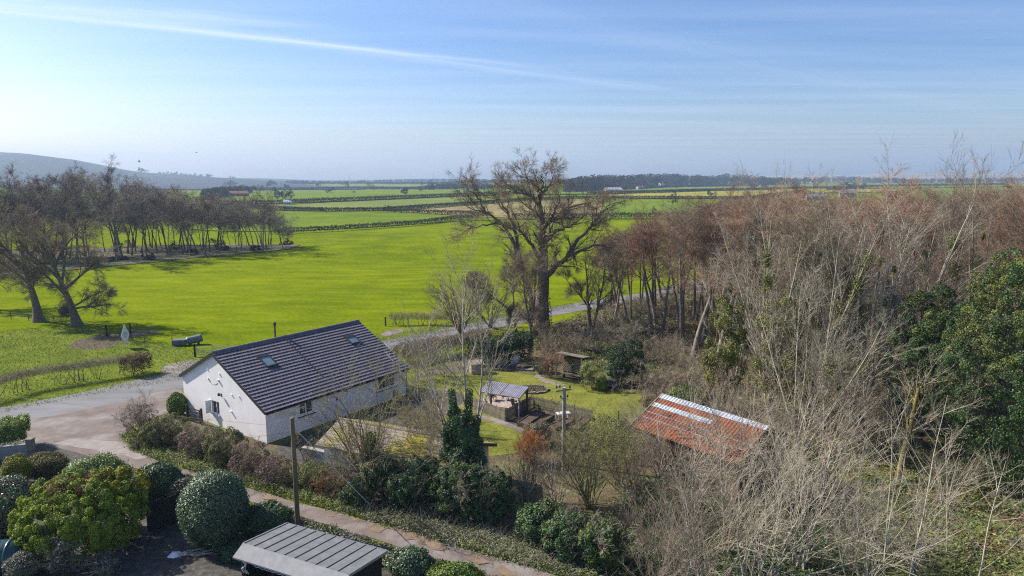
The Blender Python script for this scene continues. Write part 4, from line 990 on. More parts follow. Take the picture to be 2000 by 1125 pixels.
wire_(P1 + Vector((0, 0, H1 - .45)), G(1000, 960) * 0 + Vector((-8.1, 37.3, .1)), 0, .020, 'wire_pale', 'pale stay wire slanting from the brown pole down to the lane bank')
wire_(P1 + Vector((-.1, 0, H1 - .5)), (-58, 50, 6.1), .5, .006, 'wire_black', 'thin wire from the brown pole leftward across the gable')
wire_(P1 + Vector((-.1, 0, H1 - .75)), (-36.5, 29.5, 5.2), .4, .006, 'wire_black', 'lower thin wire from the brown pole toward the hedge corner')
wire_(P2 + Vector((-.5, 0, H2 - .05)), (-5.5, 60.6, 2.6), .5, .007, 'wire_black', 'thin service wire from the grey pole to the house')
wire_(P2 + Vector((-.2, 0, H2 - .8)), (1.2, 47.6, .1), 0, .014, 'wire_black', 'black stay wire from the grey pole down to the vegetable plot')

# ================================================================== LEFT FIELD FURNITURE
def field_post(px, py, h, label, r=.06, m='wood_dark', group=None, name='fence_post', lean=0):
    b = MB().tube([(0, 0, -.1), (lean * h, 0, h)], [r, r * .85], 7); o = b.build(name, M[m], None, G(px, py)); tag(o, label, 'post', group); return o
wf = [(-60, 632), (22, 624), (56, 626), (106, 633)]
for (px, py), l in zip(wf[1:], ('thin fence post at the far left of the field fence', 'thin fence post just left of the first leaning tree', 'thin fence post between the two leaning trees')): field_post(px, py, 1.05, l, .045, 'wood_brown', 'posts of the field fence')
b = MB()
for z in (.35, .65, .95):
    pts = [G(*p) + Vector((0, 0, z)) for p in wf + [(152, 640), (209, 656)]]
    b.tube(pts, .006, 3)
fw = b.build('wire_fence', M['wire'], None); tag(fw, 'three strand wire field fence running past the leaning trees', 'fence')
field_post(209, 658, 1.5, 'stout dark gatepost beside the muddy gateway', .12, 'wood_dark', 'gateposts of the muddy gateway', 'gatepost'); field_post(255, 652, 1.35, 'dark gatepost directly behind the white sign', .11, 'wood_dark', 'gateposts of the muddy gateway', 'gatepost')
field_post(283, 668, 1.0, 'thin grey fence post right of the white sign', .05, 'wood_grey'); field_post(337, 676, 1.1, 'thin dark post at the left end of the feed trough', .05, 'wood_dark'); field_post(753, 637, 1.25, 'short reddish post at the end of the roadside hedge', .13, 'wood_brown')
sg = empty('sign_board', G(246, 680), rad(90), 'white diamond shaped sign board on a post by the field gateway', 'sign')
MB().box((-.03, -.02, 0), (.03, .04, 2.4)).build('post', M['upvc'], sg)
MB().prism([(0, -.055, .25), (.85, -.055, 1.5), (0, -.055, 2.75), (-.85, -.055, 1.5)], (0, .03, 0)).build('board', M['sign_white'], sg)
b = MB(); b.box((-.35, -.062, 1.75), (.35, -.057, 1.88)); b.box((-.45, -.062, 1.52), (.45, -.057, 1.66)); b.box((-.25, -.062, 1.3), (.25, -.057, 1.4)); b.build('print', M['sign_grey'], sg)
ft = empty('feed_trough', G(366, 674), .25, 'long grey trough and tank resting on the grass behind the white house', 'trough', None, (.78, .78, .78))
b = MB(); b.prism([(-1.9, -.45, .12), (-1.9, .45, .12), (-1.9, .55, .85), (-1.9, -.55, .85)], (1.8, 0, 0)); b.box((-2.0, -.62, .85), (-.05, .62, .93)); b.build('trough', M['plastic_blue_grey'], ft)
b = MB(); b.tube([(0, 0, .62), (.15, 0, .66), (1.9, .2, .95), (2.05, .22, .98)], [.5, .58, .58, .5], 14); b.build('tank', M['plastic_blue_grey'], ft, smooth=False)
b = MB(); b.box((-1.7, -.4, 0), (-1.5, .4, .118)); b.box((-.5, -.4, 0), (-.3, .4, .118)); b.box((.3, -.35, 0), (.5, .35, .2)); b.box((1.4, -.2, 0), (1.6, .5, .45)); b.build('support', M['wood_dark'], ft)
gt = empty('field_gate', G(385, 697), .28, 'galvanised five bar field gate behind the gable of the house', 'gate')
b = MB(); 
for z in (.25, .45, .65, .88, 1.15): b.tube([(0, 0, z), (3.2, 0, z)], .028, 6)
for x in (0, 1.6, 3.2): b.tube([(x, 0, .2), (x, 0, 1.2)], .028, 6)
b.build('bars', M['steel'], gt)
MB().box((-.28, -.1, -.1), (-.1, .1, 1.45)).build('gatepost', M['wood_dark'], gt)
# five bar garden gate in front of the gable
gg = empty('garden_gate', G(368, 822), 0, 'dark wooden gate with crossed braces beside the white gable', 'gate')
g0, g1 = Vector((0, 0, 0)), G(387, 828) - G(368, 822); d = g1.normalized(); GL_ = 1.7
b = MB(); q = lambda t, z: d * t * GL_ + Vector((0, 0, z))
for z in (.15, .38, .62, .88, 1.12): b.obox(q(.04, z), q(.96, z), .035, .075)
b.obox(q(.04, .12), q(.96, 1.12), .03, .07); b.obox(q(.04, 1.12), q(.96, .12), .03, .07); b.obox(q(.05, .1), q(.05, 1.18), .05, .08); b.obox(q(.95, .1), q(.95, 1.18), .05, .08)
b.build('bars', M['wood_dark'], gg)
for t in (-.06, 1.06): MB().obox(q(t, -.1), q(t, 1.35), .13, .13, 0, up=d).build('gatepost', M['wood_dark'], gg)
# roadside wall with pillar at far left
gw_ = empty('garden_wall', G(62, 892), 0, 'low grey wall with a pale end pillar under the clipped hedge', 'wall')
a_ = G(-60, 905) - G(62, 892)
b = MB(); b.obox(Vector((0, 0, .45)), a_ + Vector((0, 0, .45)), .25, 1.05); b.build('wall', M['blockwork'], gw_)
b = MB(); b.box((-.2, -.18, -.05), (.2, .2, 1.25)); b.box((-.24, -.22, 1.25), (.24, .24, 1.33)); b.build('pillar', M['stone'], gw_)
b = MB().obox((-.6, 0, 0), (.6, .15, .1), .12, .14); lg = b.build('fallen_log', M['wood_dark'], None, G(3, 831) + Vector((0, 0, 1.0)) * 0 + Vector((0, 0, .05))); tag(lg, 'dark log lying at the left edge of the road', 'log')
# close boarded fence between the round bushes
fence_run('board_fence', [tuple(G(292, 1040)[:2]), tuple(G(372, 1016)[:2])], 1.75, 'dark close boarded fence panel between the conifer and the round bush', 'wood_dark', .12, .118, 1.6)
# oil tank
tk = empty('oil_tank', G(-5, 1118), .2, 'dark teal plastic oil tank at the bottom left corner', 'tank')
b = MB(); n = 18; prof = [(1.0 * math.copysign(abs(math.cos(a)) ** .6, math.cos(a)), .75 + .75 * math.copysign(abs(math.sin(a)) ** .6, math.sin(a))) for a in np.linspace(0, 2 * math.pi, n, endpoint=False)]
b.tube([(-1.25, 0, .8), (-1.1, 0, .8), (1.1, 0, .8), (1.25, 0, .8)], [.62, .8, .8, .62], 20); 
for x in (-.7, 0, .7): b.tube([(x - .07, 0, .8), (x - .05, 0, .8), (x + .05, 0, .8), (x + .07, 0, .8)], [.8, .84, .84, .8], 20)
b.build('body', M['tank'], tk, smooth=True); MB().tube([(0, 0, 1.58), (0, 0, 1.72), (0, 0, 1.75)], [.2, .2, .15], 12).build('cap', M['black_trim'], tk); MB().tube([(1.3, -.4, .2), (1.3, -.4, 1.3)], .03, 6).build('gauge', M['upvc'], tk)
b = MB(); b.add([(-.35, -.2, .02), (.1, -.3, .05), (.4, .0, .03), (.15, .25, .12), (-.2, .15, .16), (0, 0, .2)], [(0, 1, 5), (1, 2, 5), (2, 3, 5), (3, 4, 5), (4, 0, 5)]); b.add([(.25, -.1, .06), (.6, .1, .03), (.45, .35, .04), (.3, .2, .12)], [(0, 1, 2, 3)])
sc_ = b.build('plastic_sheet', M['upvc'], None, G(342, 1086)); tag(sc_, 'crumpled white plastic scrap lying on the dark gravel', 'scrap')
b = MB(); rr = random.Random(3)
for i in range(26):
    a = rr.uniform(-.35, .35); L = rr.uniform(.5, 1.2); x, y = rr.uniform(-.7, .7), rr.uniform(-.3, .3); b.tube([(x - L / 2 * math.cos(a), y - L / 2 * math.sin(a), .03 + rr.uniform(0, .15)), (x + L / 2 * math.cos(a), y + L / 2 * math.sin(a), .04 + rr.uniform(0, .15))], .018, 4)
st2 = b.build('stick_heap', M['bark_pale'], None, G(385, 1083), .3); tag(st2, 'heap of pale sticks beside the round clipped bush', 'sticks')

# ================================================================== TREES: LEFT WOOD
rg = np.random.default_rng(21)
def proto_slim(seed, H, r, wood, twig, dens=1., ang=.75, lr=.36, t0=.38, up=.05, lean=.04, rmin=.0085):
    g = np.random.default_rng(seed)
    w, t, _ = tree_geo(seed, [((0, 0, -.2), (g.normal(0, lean), g.normal(0, lean), 1), H, r)], slim_levels(H, dens, ang, up, lr, t0, rmin))
    return w.mesh('trunk', [M[wood]]), t.mesh('crown', [M[twig]])
def place_tree(name, pr, loc, rz, sc, label, group, cat='tree', sxy=None):
    o = empty(name, loc, rz, label, cat, group, (sxy or sc, sxy or sc, sc))
    link('trunk', pr[0], o); link('crown', pr[1], o)
    return o
LW = [proto_slim(100 + i, 16, .12 + .02 * (i % 3), 'bark', 'twig_purple', [1.0, .85, 1.15, .95, 1.1, .9][i], [.7, .8, .65, .85, .75, .7][i], [.42, .46, .38, .46, .42, .40][i], [.30, .27, .40, .36, .30, .42][i], .055) for i in range(6)]
top_px = [(-420, 335), (-150, 338), (0, 338), (60, 336), (130, 330), (215, 345), (300, 360), (380, 374), (450, 386), (520, 384), (575, 425)]
lw_grp = 'trees of the wood on the left'
def H_at(px, D, jit): return top_h(np.interp(px, [p[0] for p in top_px], [p[1] for p in top_px]), D) * jit
n_ = 0
for i in range(900):
    px = rg.uniform(-200, 562)
    fy_ = np.interp(px, [-420, -200, 0, 220, 400, 480, 560], [585, 545, 526, 512, 499, 492, 484]); by_ = np.interp(px, [-420, 0, 200, 400, 560], [500, 480, 478, 474, 476])
    py = by_ + (fy_ - by_) * rg.uniform(0, 1) ** .8
    p = G(px, py)
    if any((p - q).length < 2.3 for q in (o.location for o in COL.objects if o.get('group') == lw_grp)): continue
    H = H_at(px, p.y, rg.uniform(.72, 1.02) if rg.uniform() < .75 else rg.uniform(.5, .8))
    place_tree('bare_tree', LW[rg.integers(0, 6)], p, rg.uniform(0, 6.28), H / 16 * .86, 'slender bare tree with a dark trunk among the trees of the left wood', lw_grp, sxy=H / 16 * rg.uniform(1.05, 1.35))
    n_ += 1
    if n_ >= 98: break
for i in range(400):
    px = rg.uniform(255, 560); fy_ = np.interp(px, [220, 400, 480, 560], [512, 499, 492, 484]); p = G(px, rg.uniform(477, fy_))
    if any((p - q).length < 2.6 for q in (o.location for o in COL.objects if o.get('group') == lw_grp)): continue
    H = H_at(px, p.y, rg.uniform(.85, 1.04)); n_ += 1
    place_tree('bare_tree', LW[rg.integers(0, 6)], p, rg.uniform(0, 6.28), H / 16 * .88, 'slender bare tree with a dark trunk among the trees of the left wood', lw_grp, sxy=H / 16 * rg.uniform(1.1, 1.45))
    if n_ >= 112: break
for i, (px, py) in enumerate([(358, 497), (372, 489), (386, 496), (398, 485), (410, 493), (424, 487), (436, 491), (349, 487)]):
    p = G(px, py); H = H_at(px, p.y, [.98, .9, 1.02, .94, 1.0, .92, .97, .93][i])
    place_tree('bare_tree', LW[i % 6], p, i * 1.1, H / 16 * .88, 'slender bare tree with a dark trunk among the trees of the left wood', lw_grp, sxy=H / 16 * 1.25)
# the ones that stand out
place_tree('bare_tree', proto_slim(131, 16, .27, 'bark', 'twig_purple', 1.1, .55, .42, .34, .06), G(238, 507), 1.0, top_h(318, 158) / 16 * .88, 'tallest bare tree of the left wood with a wide open fan of limbs', lw_grp)
place_tree('bare_tree', proto_slim(132, 16, .22, 'bark', 'twig_purple', .9, .7, .45, .40, .05, .10), G(514, 492), .3, top_h(374, 178) / 16 * .86, 'dark bare tree with a leaning top near the right end of the left wood', lw_grp)
place_tree('bare_tree', proto_slim(133, 16, .22, 'bark', 'twig_purple', 1.2, .75, .5, .3, .03, .05), G(553, 487), .3, top_h(432, 183) / 16 * .95, 'low drooping bare tree at the right hand tip of the left wood', lw_grp)
for i, px in enumerate((18, 62, 118, 150)):
    place_tree('bare_tree', proto_slim(140 + i, 16, .26, 'bark', 'twig_purple', 1.2, .7, .44, .3, .05), G(px, 515 - 3 * i), i * 1.3, top_h([345, 330, 332, 342][i], G(px, 515).y) / 16 * .88, ['tall twiggy bare tree at the far left edge of the left wood', 'tall rounded bare tree rising behind the leaning field trees', 'dense tall bare tree right of the tallest left edge trees', 'tall bare tree with a ragged top behind the second leaning tree'][i], lw_grp)
# scrub and logs under the wood
for i, (px, py, s_) in enumerate([(212, 512, 1.2), (245, 508, .9), (290, 508, 1.5), (340, 490, 2.2), (248, 484, 2.0), (375, 497, 1.2), (440, 490, 1.2), (420, 483, 2.4), (560, 480, 1.6), (500, 489, 1.2)]):
    shrub('dark_shrub', G(px, py), (s_ * .9, s_ * .7, s_ * .45), 900, .14, 'hedge_far', 'small dark bramble clump under the trees of the left wood', seed=300 + i, lumps=14, lr=.35 * s_, stems=0, group='bramble clumps in the left wood')

# ---------------------------------------------- two leaning trees in the field (unique)
def field_tree(name, base, seed, lean, H, r, label, limbs):
    rngt = np.random.default_rng(seed); root = empty(name, base, 0, label, 'tree', 'leaning field trees')
    wood, twig = Geo(), Geo()
    n = 9; P = np.zeros((1, n + 1, 3)); t = np.linspace(0, 1, n + 1)
    P[0, :, 0] = lean[0] * t ** 1.1 + .12 * np.sin(t * 5); P[0, :, 1] = lean[1] * t; P[0, :, 2] = -.2 + (H * .62) * t
    Rr = (r * (1 - .6 * t) * (1 + .75 * np.exp(-t * 9)))[None]
    wood.add(*tubes(P, Rr, 10))
    # limbs
    pos, d, L, R = [], [], [], []
    for (tt, az, el, ln, rr_) in limbs:
        i = min(int(tt * n), n - 1); f = tt * n - i; pos.append(P[0, i] * (1 - f) + P[0, i + 1] * f)
        d.append((math.cos(az) * math.cos(el), math.sin(az) * math.cos(el), math.sin(el))); L.append(ln); R.append(rr_ * r)
    S, D, L, R = map(np.array, (pos, d, L, R))
    lv = [dict(m=8, wig=.10, trop=.035, k=6, tip=.25), dict(c=9, m=6, wig=.12, trop=.02, ang=.65, lr=.5, fall=.35, t0=.25, rr=.5, k=4, rmin=.02, tip=.3),
          dict(c=8, m=5, wig=.13, trop=.0, ang=.6, lr=.5, fall=.3, t0=.2, rr=.5, k=3, rmin=.013, lmin=.7), dict(c=7, m=4, wig=.13, trop=-.03, ang=.55, lr=.55, fall=.3, t0=.15, rr=.6, k=3, rmin=.010, lmin=.5),
          dict(c=5, m=3, wig=.14, trop=-.04, ang=.5, lr=.6, fall=.2, t0=.1, rr=.65, k=3, rmin=.0085, lmin=.35)]
    for li, l_ in enumerate(lv):
        Pq, Rq = grow(rngt, S, D, L, R, l_['m'], l_['wig'], l_['trop'], l_.get('tip', .4)); (wood if li < 2 else twig).add(*tubes(Pq, Rq, l_['k']))
        if li + 1 < len(lv):
            nx = lv[li + 1]; S, D, L, R = spawn(rngt, Pq, Rq, L, nx['c'], nx['t0'], 1, nx['ang'], .2, nx['lr'], nx['rr'], nx['fall'], nx['rmin'], nx.get('lmin', 0))
    link('trunk', wood.mesh('trunk', [M['bark']]), root); link('crown', twig.mesh('crown', [M['twig_brown']]), root); return root
limbsA = [(.62, 2.9, .75, 6.5, .42), (.7, .3, .8, 6, .4), (.78, 1.8, 1.0, 6.2, .4), (.85, 4.2, .9, 6, .4), (.92, 3.4, .8, 6.2, .4), (1, 0, 1.1, 6, .42), (1, 2.2, 1.2, 6.6, .42), (.5, 5.2, .5, 5.0, .3), (.45, 2.3, .35, 5.5, .3)]
field_tree('bare_tree', G(76, 628), 41, (-1.4, .5), 13.0, .56, 'thick leaning bare tree in the field, left of the pair', limbsA)
limbsB = [(.22, 3.0, .15, .9, .4), (.3, .05, .35, 6.6, .34), (.34, 5.9, .3, 6.0, .3), (.52, 2.9, .6, 6.2, .42), (.62, .5, .7, 6.4, .42), (.72, 1.8, .9, 6.2, .4), (.8, 3.6, .85, 6.4, .42), (.88, 5.0, .8, 6, .4), (1, .6, 1.05, 6.2, .42), (1, 2.7, 1.1, 6.6, .42), (.45, 5.0, .5, 5, .3)]
field_tree('bare_tree', G(151, 636), 42, (-1.9, -.2), 12.8, .52, 'leaning bare tree with a low drooping branch, nearest the muddy gateway', limbsB)
limbsC = [(.4, .4, .5, 6, .35), (.6, 2.9, .7, 6, .4), (.75, 1.8, .9, 6, .4), (.85, 5.2, .8, 6, .4), (1, .5, 1.1, 6, .42), (1, 3, 1.2, 6, .42), (.5, .0, .3, 7, .3)]
field_tree('bare_tree', G(-48, 602), 43, (-1.0, .5), 12.4, .56, 'bare tree mostly cut off by the left edge of the picture', limbsC)

# ---------------------------------------------- the great oak
def oak():
    base = G(1057, 642); D = base.y; k = D / F_PX * 1.012
    def W_(px, py, dy=0):
        if py < 470: py = py + (470 - py) * .16
        px = 1057 + (px - 1057) * .93
        return np.array([(px - 1057) * k * (1 + dy / D) , dy, top_h(py, D + dy)])
    root = empty('bare_oak', base, 0, 'massive bare tree with a thick trunk and wide spreading limbs by the road bend', 'tree')
    g = np.random.default_rng(7); wood, twig = Geo(), Geo()
    def poly(pts, r0, r1, n=14, kk=10, jit=.10):
        pts = np.array(pts); s = np.linspace(0, 1, len(pts)); t = np.linspace(0, 1, n)
        P = np.stack([np.interp(t, s, pts[:, i]) for i in range(3)], 1)
        for _ in range(2): P[1:-1] = .25 * P[:-2] + .5 * P[1:-1] + .25 * P[2:]
        P[1:-1] += g.normal(0, jit, (n - 2, 3)); R = r0 + (r1 - r0) * t ** .8
        return P[None], R[None]
    main = []
    def limb(pts, r0, r1, flare=0, **kw):
        P, R = poly(pts, r0, r1, **kw)
        if flare: R = R * (1 + flare * np.exp(-np.linspace(0, 1, R.shape[1]) * 10))
        wood.add(*tubes(P, R, 10)); main.append((P[0], R[0])); return P
    limb([W_(1057, 650), W_(1058, 600), W_(1062, 540), W_(1060, 480), W_(1058, 430, -.3), W_(1052, 385), W_(1050, 350, .5)], 1.02, .20, .5, n=20, jit=.06)
    limb([W_(1062, 545), W_(1085, 520, -1), W_(1110, 500, -1.5), W_(1140, 488, -2), W_(1172, 478, -2.5)], .46, .10)
    limb([W_(1110, 500, -1.2), W_(1128, 470, -1), W_(1160, 440, 0), W_(1180, 405, 1), W_(1200, 385, 1.5)], .3, .07)
    limb([W_(1052, 640, .8), W_(1040, 590, 1.0), W_(1022, 545, 1.2), W_(1010, 500, 1.3), W_(998, 465, 1.5), W_(975, 430, 2), W_(950, 405, 2), W_(915, 398, 2)], .58, .06, .3, n=20)
    limb([W_(1010, 500, 1.3), W_(1002, 440, 2.5), W_(985, 400, 3), W_(970, 365, 3)], .34, .07)
    limb([W_(950, 408, 2), W_(938, 395, 2.5), W_(925, 365, 2.5), W_(905, 348, 3)], .16, .05)
    limb([W_(975, 428, 2), W_(950, 432, 1), W_(925, 438, .5), W_(908, 440, .5)], .15, .05)
    limb([W_(1058, 440), W_(1080, 420, 1.5), W_(1105, 400, 2), W_(1135, 385, 2.5), W_(1160, 380, 3)], .3, .06)
    limb([W_(1056, 470), W_(1078, 450, -2), W_(1108, 440, -3), W_(1140, 415, -3.5)], .3, .06)
    limb([W_(1050, 390), W_(1038, 370, -1.5), W_(1015, 355, -2), W_(990, 345, -2.2)], .26, .05)
    limb([W_(1051, 375), W_(1068, 350, 1), W_(1078, 330, 1)], .24, .06)
    limb([W_(1049, 355), W_(1042, 335, 1), W_(1025, 320, 1.5)], .2, .05)
    limb([W_(1050, 365), W_(1060, 340, -1.5), W_(1052, 318, -2)], .2, .05)
    limb([W_(1058, 510), W_(1035, 480, -2.5), W_(1015, 455, -4), W_(1005, 430, -5)], .32, .06)
    limb([W_(1061, 500), W_(1070, 470, 3), W_(1080, 440, 5), W_(1085, 410, 6.5)], .34, .06)
    limb([W_(1056, 430), W_(1040, 400, 3.5), W_(1030, 375, 5.5)], .26, .05)
    limb([W_(1060, 450), W_(1075, 410, -3), W_(1090, 380, -4.5)], .28, .05)
    lvls = [dict(c=0, m=6, wig=.13, trop=.05, ang=.75, lr=.36, fall=.2, rr=.45, k=4, rmin=.03, tip=.3),
            dict(c=7, m=5, wig=.15, trop=.03, ang=.65, lr=.5, fall=.3, rr=.5, k=3, rmin=.016, lmin=.8), dict(c=6, m=4, wig=.16, trop=.03, ang=.6, lr=.52, fall=.3, rr=.55, k=3, rmin=.011, lmin=.5), dict(c=5, m=3, wig=.14, trop=.03, ang=.55, lr=.65, fall=.2, rr=.6, k=3, rmin=.0072, lmin=.4)]
    S, D_, L, R = [], [], [], []
    for (P, Rm) in main:
        ln = np.linalg.norm(np.diff(P, axis=0), axis=1).sum(); n = int(ln * 1.25)
        n = min(n, 12)
        for t in np.append(g.uniform(.32 if ln > 9 else .15, 1, n), [1, .97, .93]):
            f = t * (len(P) - 1); i = min(int(f), len(P) - 2); pos = P[i] + (P[i + 1] - P[i]) * (f - i); tan = unit(P[i + 1] - P[i])
            perp = unit(np.cross(tan, g.normal(0, 1, 3))); a = g.normal(.8, .2) if t < .95 else g.normal(.3, .15)
            S.append(pos); D_.append(tan * math.cos(a) + perp * math.sin(a)); rl = Rm[min(i, len(Rm) - 1)]
            R.append(max(.035, min(.14, rl * .5))); L.append(g.uniform(1.6, 3.6))
    S, D_, L, R = map(np.array, (S, D_, L, R))
    for li, l_ in enumerate(lvls):
        P, Rr = grow(g, S, D_, L, R, l_['m'], l_['wig'], l_['trop'], l_.get('tip', .4)); (wood if li < 1 else twig).add(*tubes(P, Rr, l_['k']))
        if li + 1 < len(lvls):
            nx = lvls[li + 1]; S, D_, L, R = spawn(g, P, Rr, L, nx['c'], .15, 1, nx['ang'], .2, nx['lr'], nx['rr'], nx['fall'], nx['rmin'], nx.get('lmin', 0))
    link('trunk', wood.mesh('trunk', [M['bark']]), root); link('crown', twig.mesh('crown', [M['twig_brown']]), root)
    # ivy and bramble stems clinging to the lower trunk
    C = np.column_stack([g.normal(0, 1, (1500, 2)), g.uniform(0, 5.0, 1500)]); rr_ = 1.35 - .08 * C[:, 2]; q = unit(C[:, :2]); C[:, :2] = q * (rr_ * g.uniform(.95, 1.15, 1500))[:, None]
    keep = g.uniform(0, 1, 1500) < (1 - C[:, 2] / 6.5); C = C[keep]; q = np.column_stack([q[keep], np.zeros(keep.sum())])
    link('ivy', leaf_mesh('ivy', C, q, .09, M['brown_leaf'], g), root)
oak()

# ---------------------------------------------- trees round the oak
bare('bare_tree', G(1153, 655), 51, [((0, 0, -.2), (-.03, 0, 1), 9.5, .3), ((.2, .1, -.2), (.1, .05, 1), 9.0, .22), ((0, 0, 3.2), (-.55, .1, .8), 5.0, .14)], slim_levels(9, .75, .75, .05, .4, .35), 'dark twin stemmed bare tree right of the massive tree', twig='twig_brown')
bare('bare_tree', G(1037, 676), 52, [((0, 0, -.2), (-.03, .0, 1), 5.5, .24), ((0, 0, 2.2), (-.25, .1, .9), 7.5, .16), ((0, 0, 3.2), (.15, -.1, .9), 7, .15)], slim_levels(9, .9, .8, .03, .45, .4), 'slim dark bare tree forking low in front of the massive tree', twig='twig_brown')
bare('bare_tree', G(1008, 648), 53, [((0, 0, -.2), (-.12, .0, 1), 2.8, .2), ((-.3, 0, 2.4), (-.85, .1, .6), 6.5, .16), ((-.25, 0, 2.2), (-.1, .1, 1), 6.5, .14)], slim_levels(8, 1.0, .8, .02, .45, .35), 'small bare tree with a curved arching trunk by the road bend', twig='twig_brown')
bare('bare_bush', G(900, 652), 54, [((0, 0, -.1), (math.cos(a) * .55, math.sin(a) * .55, 1), 6.6 + .5 * math.sin(a * 3), .10) for a in np.linspace(0, 6.28, 12)[:-1]] + [((0, 0, -.1), (.05, 0, 1), 7.5, .13)], bush_levels(.008, 1.15, .5, -.01), 'broad fan of brown twigs growing beside the road left of the massive tree', 'bush', twig='twig_mauve')
bare('bare_bush', G(958, 640), 55, [((0, 0, -.1), (math.cos(a) * .6 - .1, math.sin(a) * .6, 1), 5.5, .09) for a in np.linspace(0, 6.28, 9)[:-1]], bush_levels(.008, 1.0, .5, -.01), 'low twiggy bush between the brown fan and the massive tree', 'bush', twig='twig_brown')

# ================================================================== TREES: RIGHT WOOD
def px_of(x, y, z=0):
    d = y * cp - (z - CAM_H) * sp; return 1000 + F_PX * x / d, 562.5 - F_PX * (y * sp + (z - CAM_H) * cp) / d
RW = [proto_slim(200 + i, 15, .19 + .03 * (i % 3), ['bark', 'bark_grey', 'bark_grey'][i % 3], ['twig_red', 'twig_red', 'twig_mauve', 'twig_red', 'twig_brown', 'twig_red'][i], [1.1, 1.0, 1.2, 1.05, 1.1, .95][i], [.6, .7, .55, .7, .62, .5][i], [.36, .40, .34, .38, .38, .34][i], [.48, .44, .54, .48, .42, .5][i], .06, .05, .0075) for i in range(6)]
rw_grp = 'trees of the wood on the right'
edge = [(1170, 598), (1230, 640), (1330, 690), (1400, 738), (1480, 765), (1600, 790), (2100, 840)]
rtop = [(1150, 480), (1190, 455), (1230, 442), (1300, 424), (1340, 408), (1420, 395), (1500, 389), (1700, 388), (1800, 380), (1900, 380), (2200, 380)]
rg = np.random.default_rng(33); placed = []
for i in range(6000):
    x, y = rg.uniform(11, 100), rg.uniform(48, 150)
    px, py = px_of(x, y)
    if not (1165 < px < 2120): continue
    if py > np.interp(px, [e[0] for e in edge], [e[1] for e in edge]): continue
    if y > 118 and px < 1330: continue
    if px > 1430 and len(placed) < 60 and i < 900: continue
    sp_ = 2.5 if px < 1430 and y < 105 else (3.5 if y < 90 else 5.0)
    if any((x - a) ** 2 + (y - b_) ** 2 < sp_ ** 2 for a, b_ in placed): continue
    placed.append((x, y))
    H = top_h(np.interp(px, [e[0] for e in rtop], [e[1] for e in rtop]), y) * (rg.uniform(.88, 1.02) if rg.uniform() < .8 else rg.uniform(.6, .88))
    place_tree('bare_tree', RW[rg.integers(0, 6)], (x, y, float(hgt(x, y))), rg.uniform(0, 6.28), H / 15 * .90, 'slender russet topped bare tree crowded among the trees of the right wood', rw_grp, sxy=H / 15 * rg.uniform(1.0, 1.3))
    if len(placed) >= 178: break
print('right wood', len(placed))
# understorey saplings and dead stems inside the edge of the wood
UB = []
for i in range(4):
    g = np.random.default_rng(400 + i)
    w_, t_, _ = tree_geo(400 + i, [((g.normal(0, .15), g.normal(0, .15), -.1), (g.normal(0, .35), g.normal(0, .35), 1), g.uniform(2.6, 4.4), .035) for _ in range(9)], bush_levels(.007, .95, .55, .0), 2)
    UB.append((w_.mesh('stem', [M[['bark_grey', 'bark_pale', 'bark_grey', 'bark_pale'][i]]]), t_.mesh('twigs', [M[['twig_brown', 'twig_mauve', 'twig_pale', 'twig_brown'][i]]])))
def place_bush(pr, loc, rz, sc, label, group, name='bare_bush', zs=1.):
    o = empty(name, loc, rz, label, 'bush', group, (sc, sc, sc * zs)); link('stem', pr[0], o); link('twigs', pr[1], o); return o
k_ = 0; pl2 = []
for i in range(3000):
    x, y = rg.uniform(5, 62), rg.uniform(50, 96); px, py = px_of(x, y); lim = np.interp(px, [e[0] for e in edge], [e[1] for e in edge])
    if not (1100 < px < 2080) or py > lim + 38 or (py < lim - 90): continue
    if px < 1290 and py > 690: continue
    if any((x - a) ** 2 + (y - b_) ** 2 < 5.0 for a, b_ in pl2): continue
    pl2.append((x, y)); place_bush(UB[rg.integers(0, 4)], (x, y, 0), rg.uniform(0, 6.28), rg.uniform(.5, .95), 'tangled leafless bush under the front trees of the right wood', 'leafless bushes along the edge of the right wood'); k_ += 1
    if k_ >= 44: break
print('understorey', k_)

# undergrowth: ground ivy, brambles and dead stems, too many to count
def scatter_on(polypx, n, rng, zmax=.3):
    poly = px_poly(polypx) if len(polypx[0]) == 2 and abs(polypx[0][0]) > 80 else polypx
    P = np.array(poly); lo, hi = P.min(0), P.max(0); out = []
    while sum(map(len, out)) < n:
        q = rng.uniform(lo, hi, (n, 2)); out.append(q[inside(q, P)])
    return np.concatenate(out)[:n]
def ground_cover(name, poly, n, size, material, h, seed, label, clump=.6, nm_up=1.3):
    rng = np.random.default_rng(seed); c = scatter_on(poly, max(20, n // 40), rng); j = rng.integers(0, len(c), n)
    sr = clump * rng.uniform(.4, 1.3, len(c)); xy = c[j] + rng.normal(0, 1, (n, 2)) * sr[j][:, None] * .5
    d = np.hypot(*(xy - c[j]).T) / (sr[j] + 1e-6); hh = h * rng.uniform(.4, 1.2, len(c))
    z = hgt(xy[:, 0], xy[:, 1]) + np.maximum(.02, hh[j] * np.clip(1 - .5 * d, .1, 1) * rng.uniform(.3, 1, n))
    nr = np.column_stack([(xy - c[j]), np.full(n, nm_up)])
    o = link(name, leaf_mesh(name, np.column_stack([xy, z]), nr, size, M[material], rng)); tag(o, label, kind='stuff'); return o
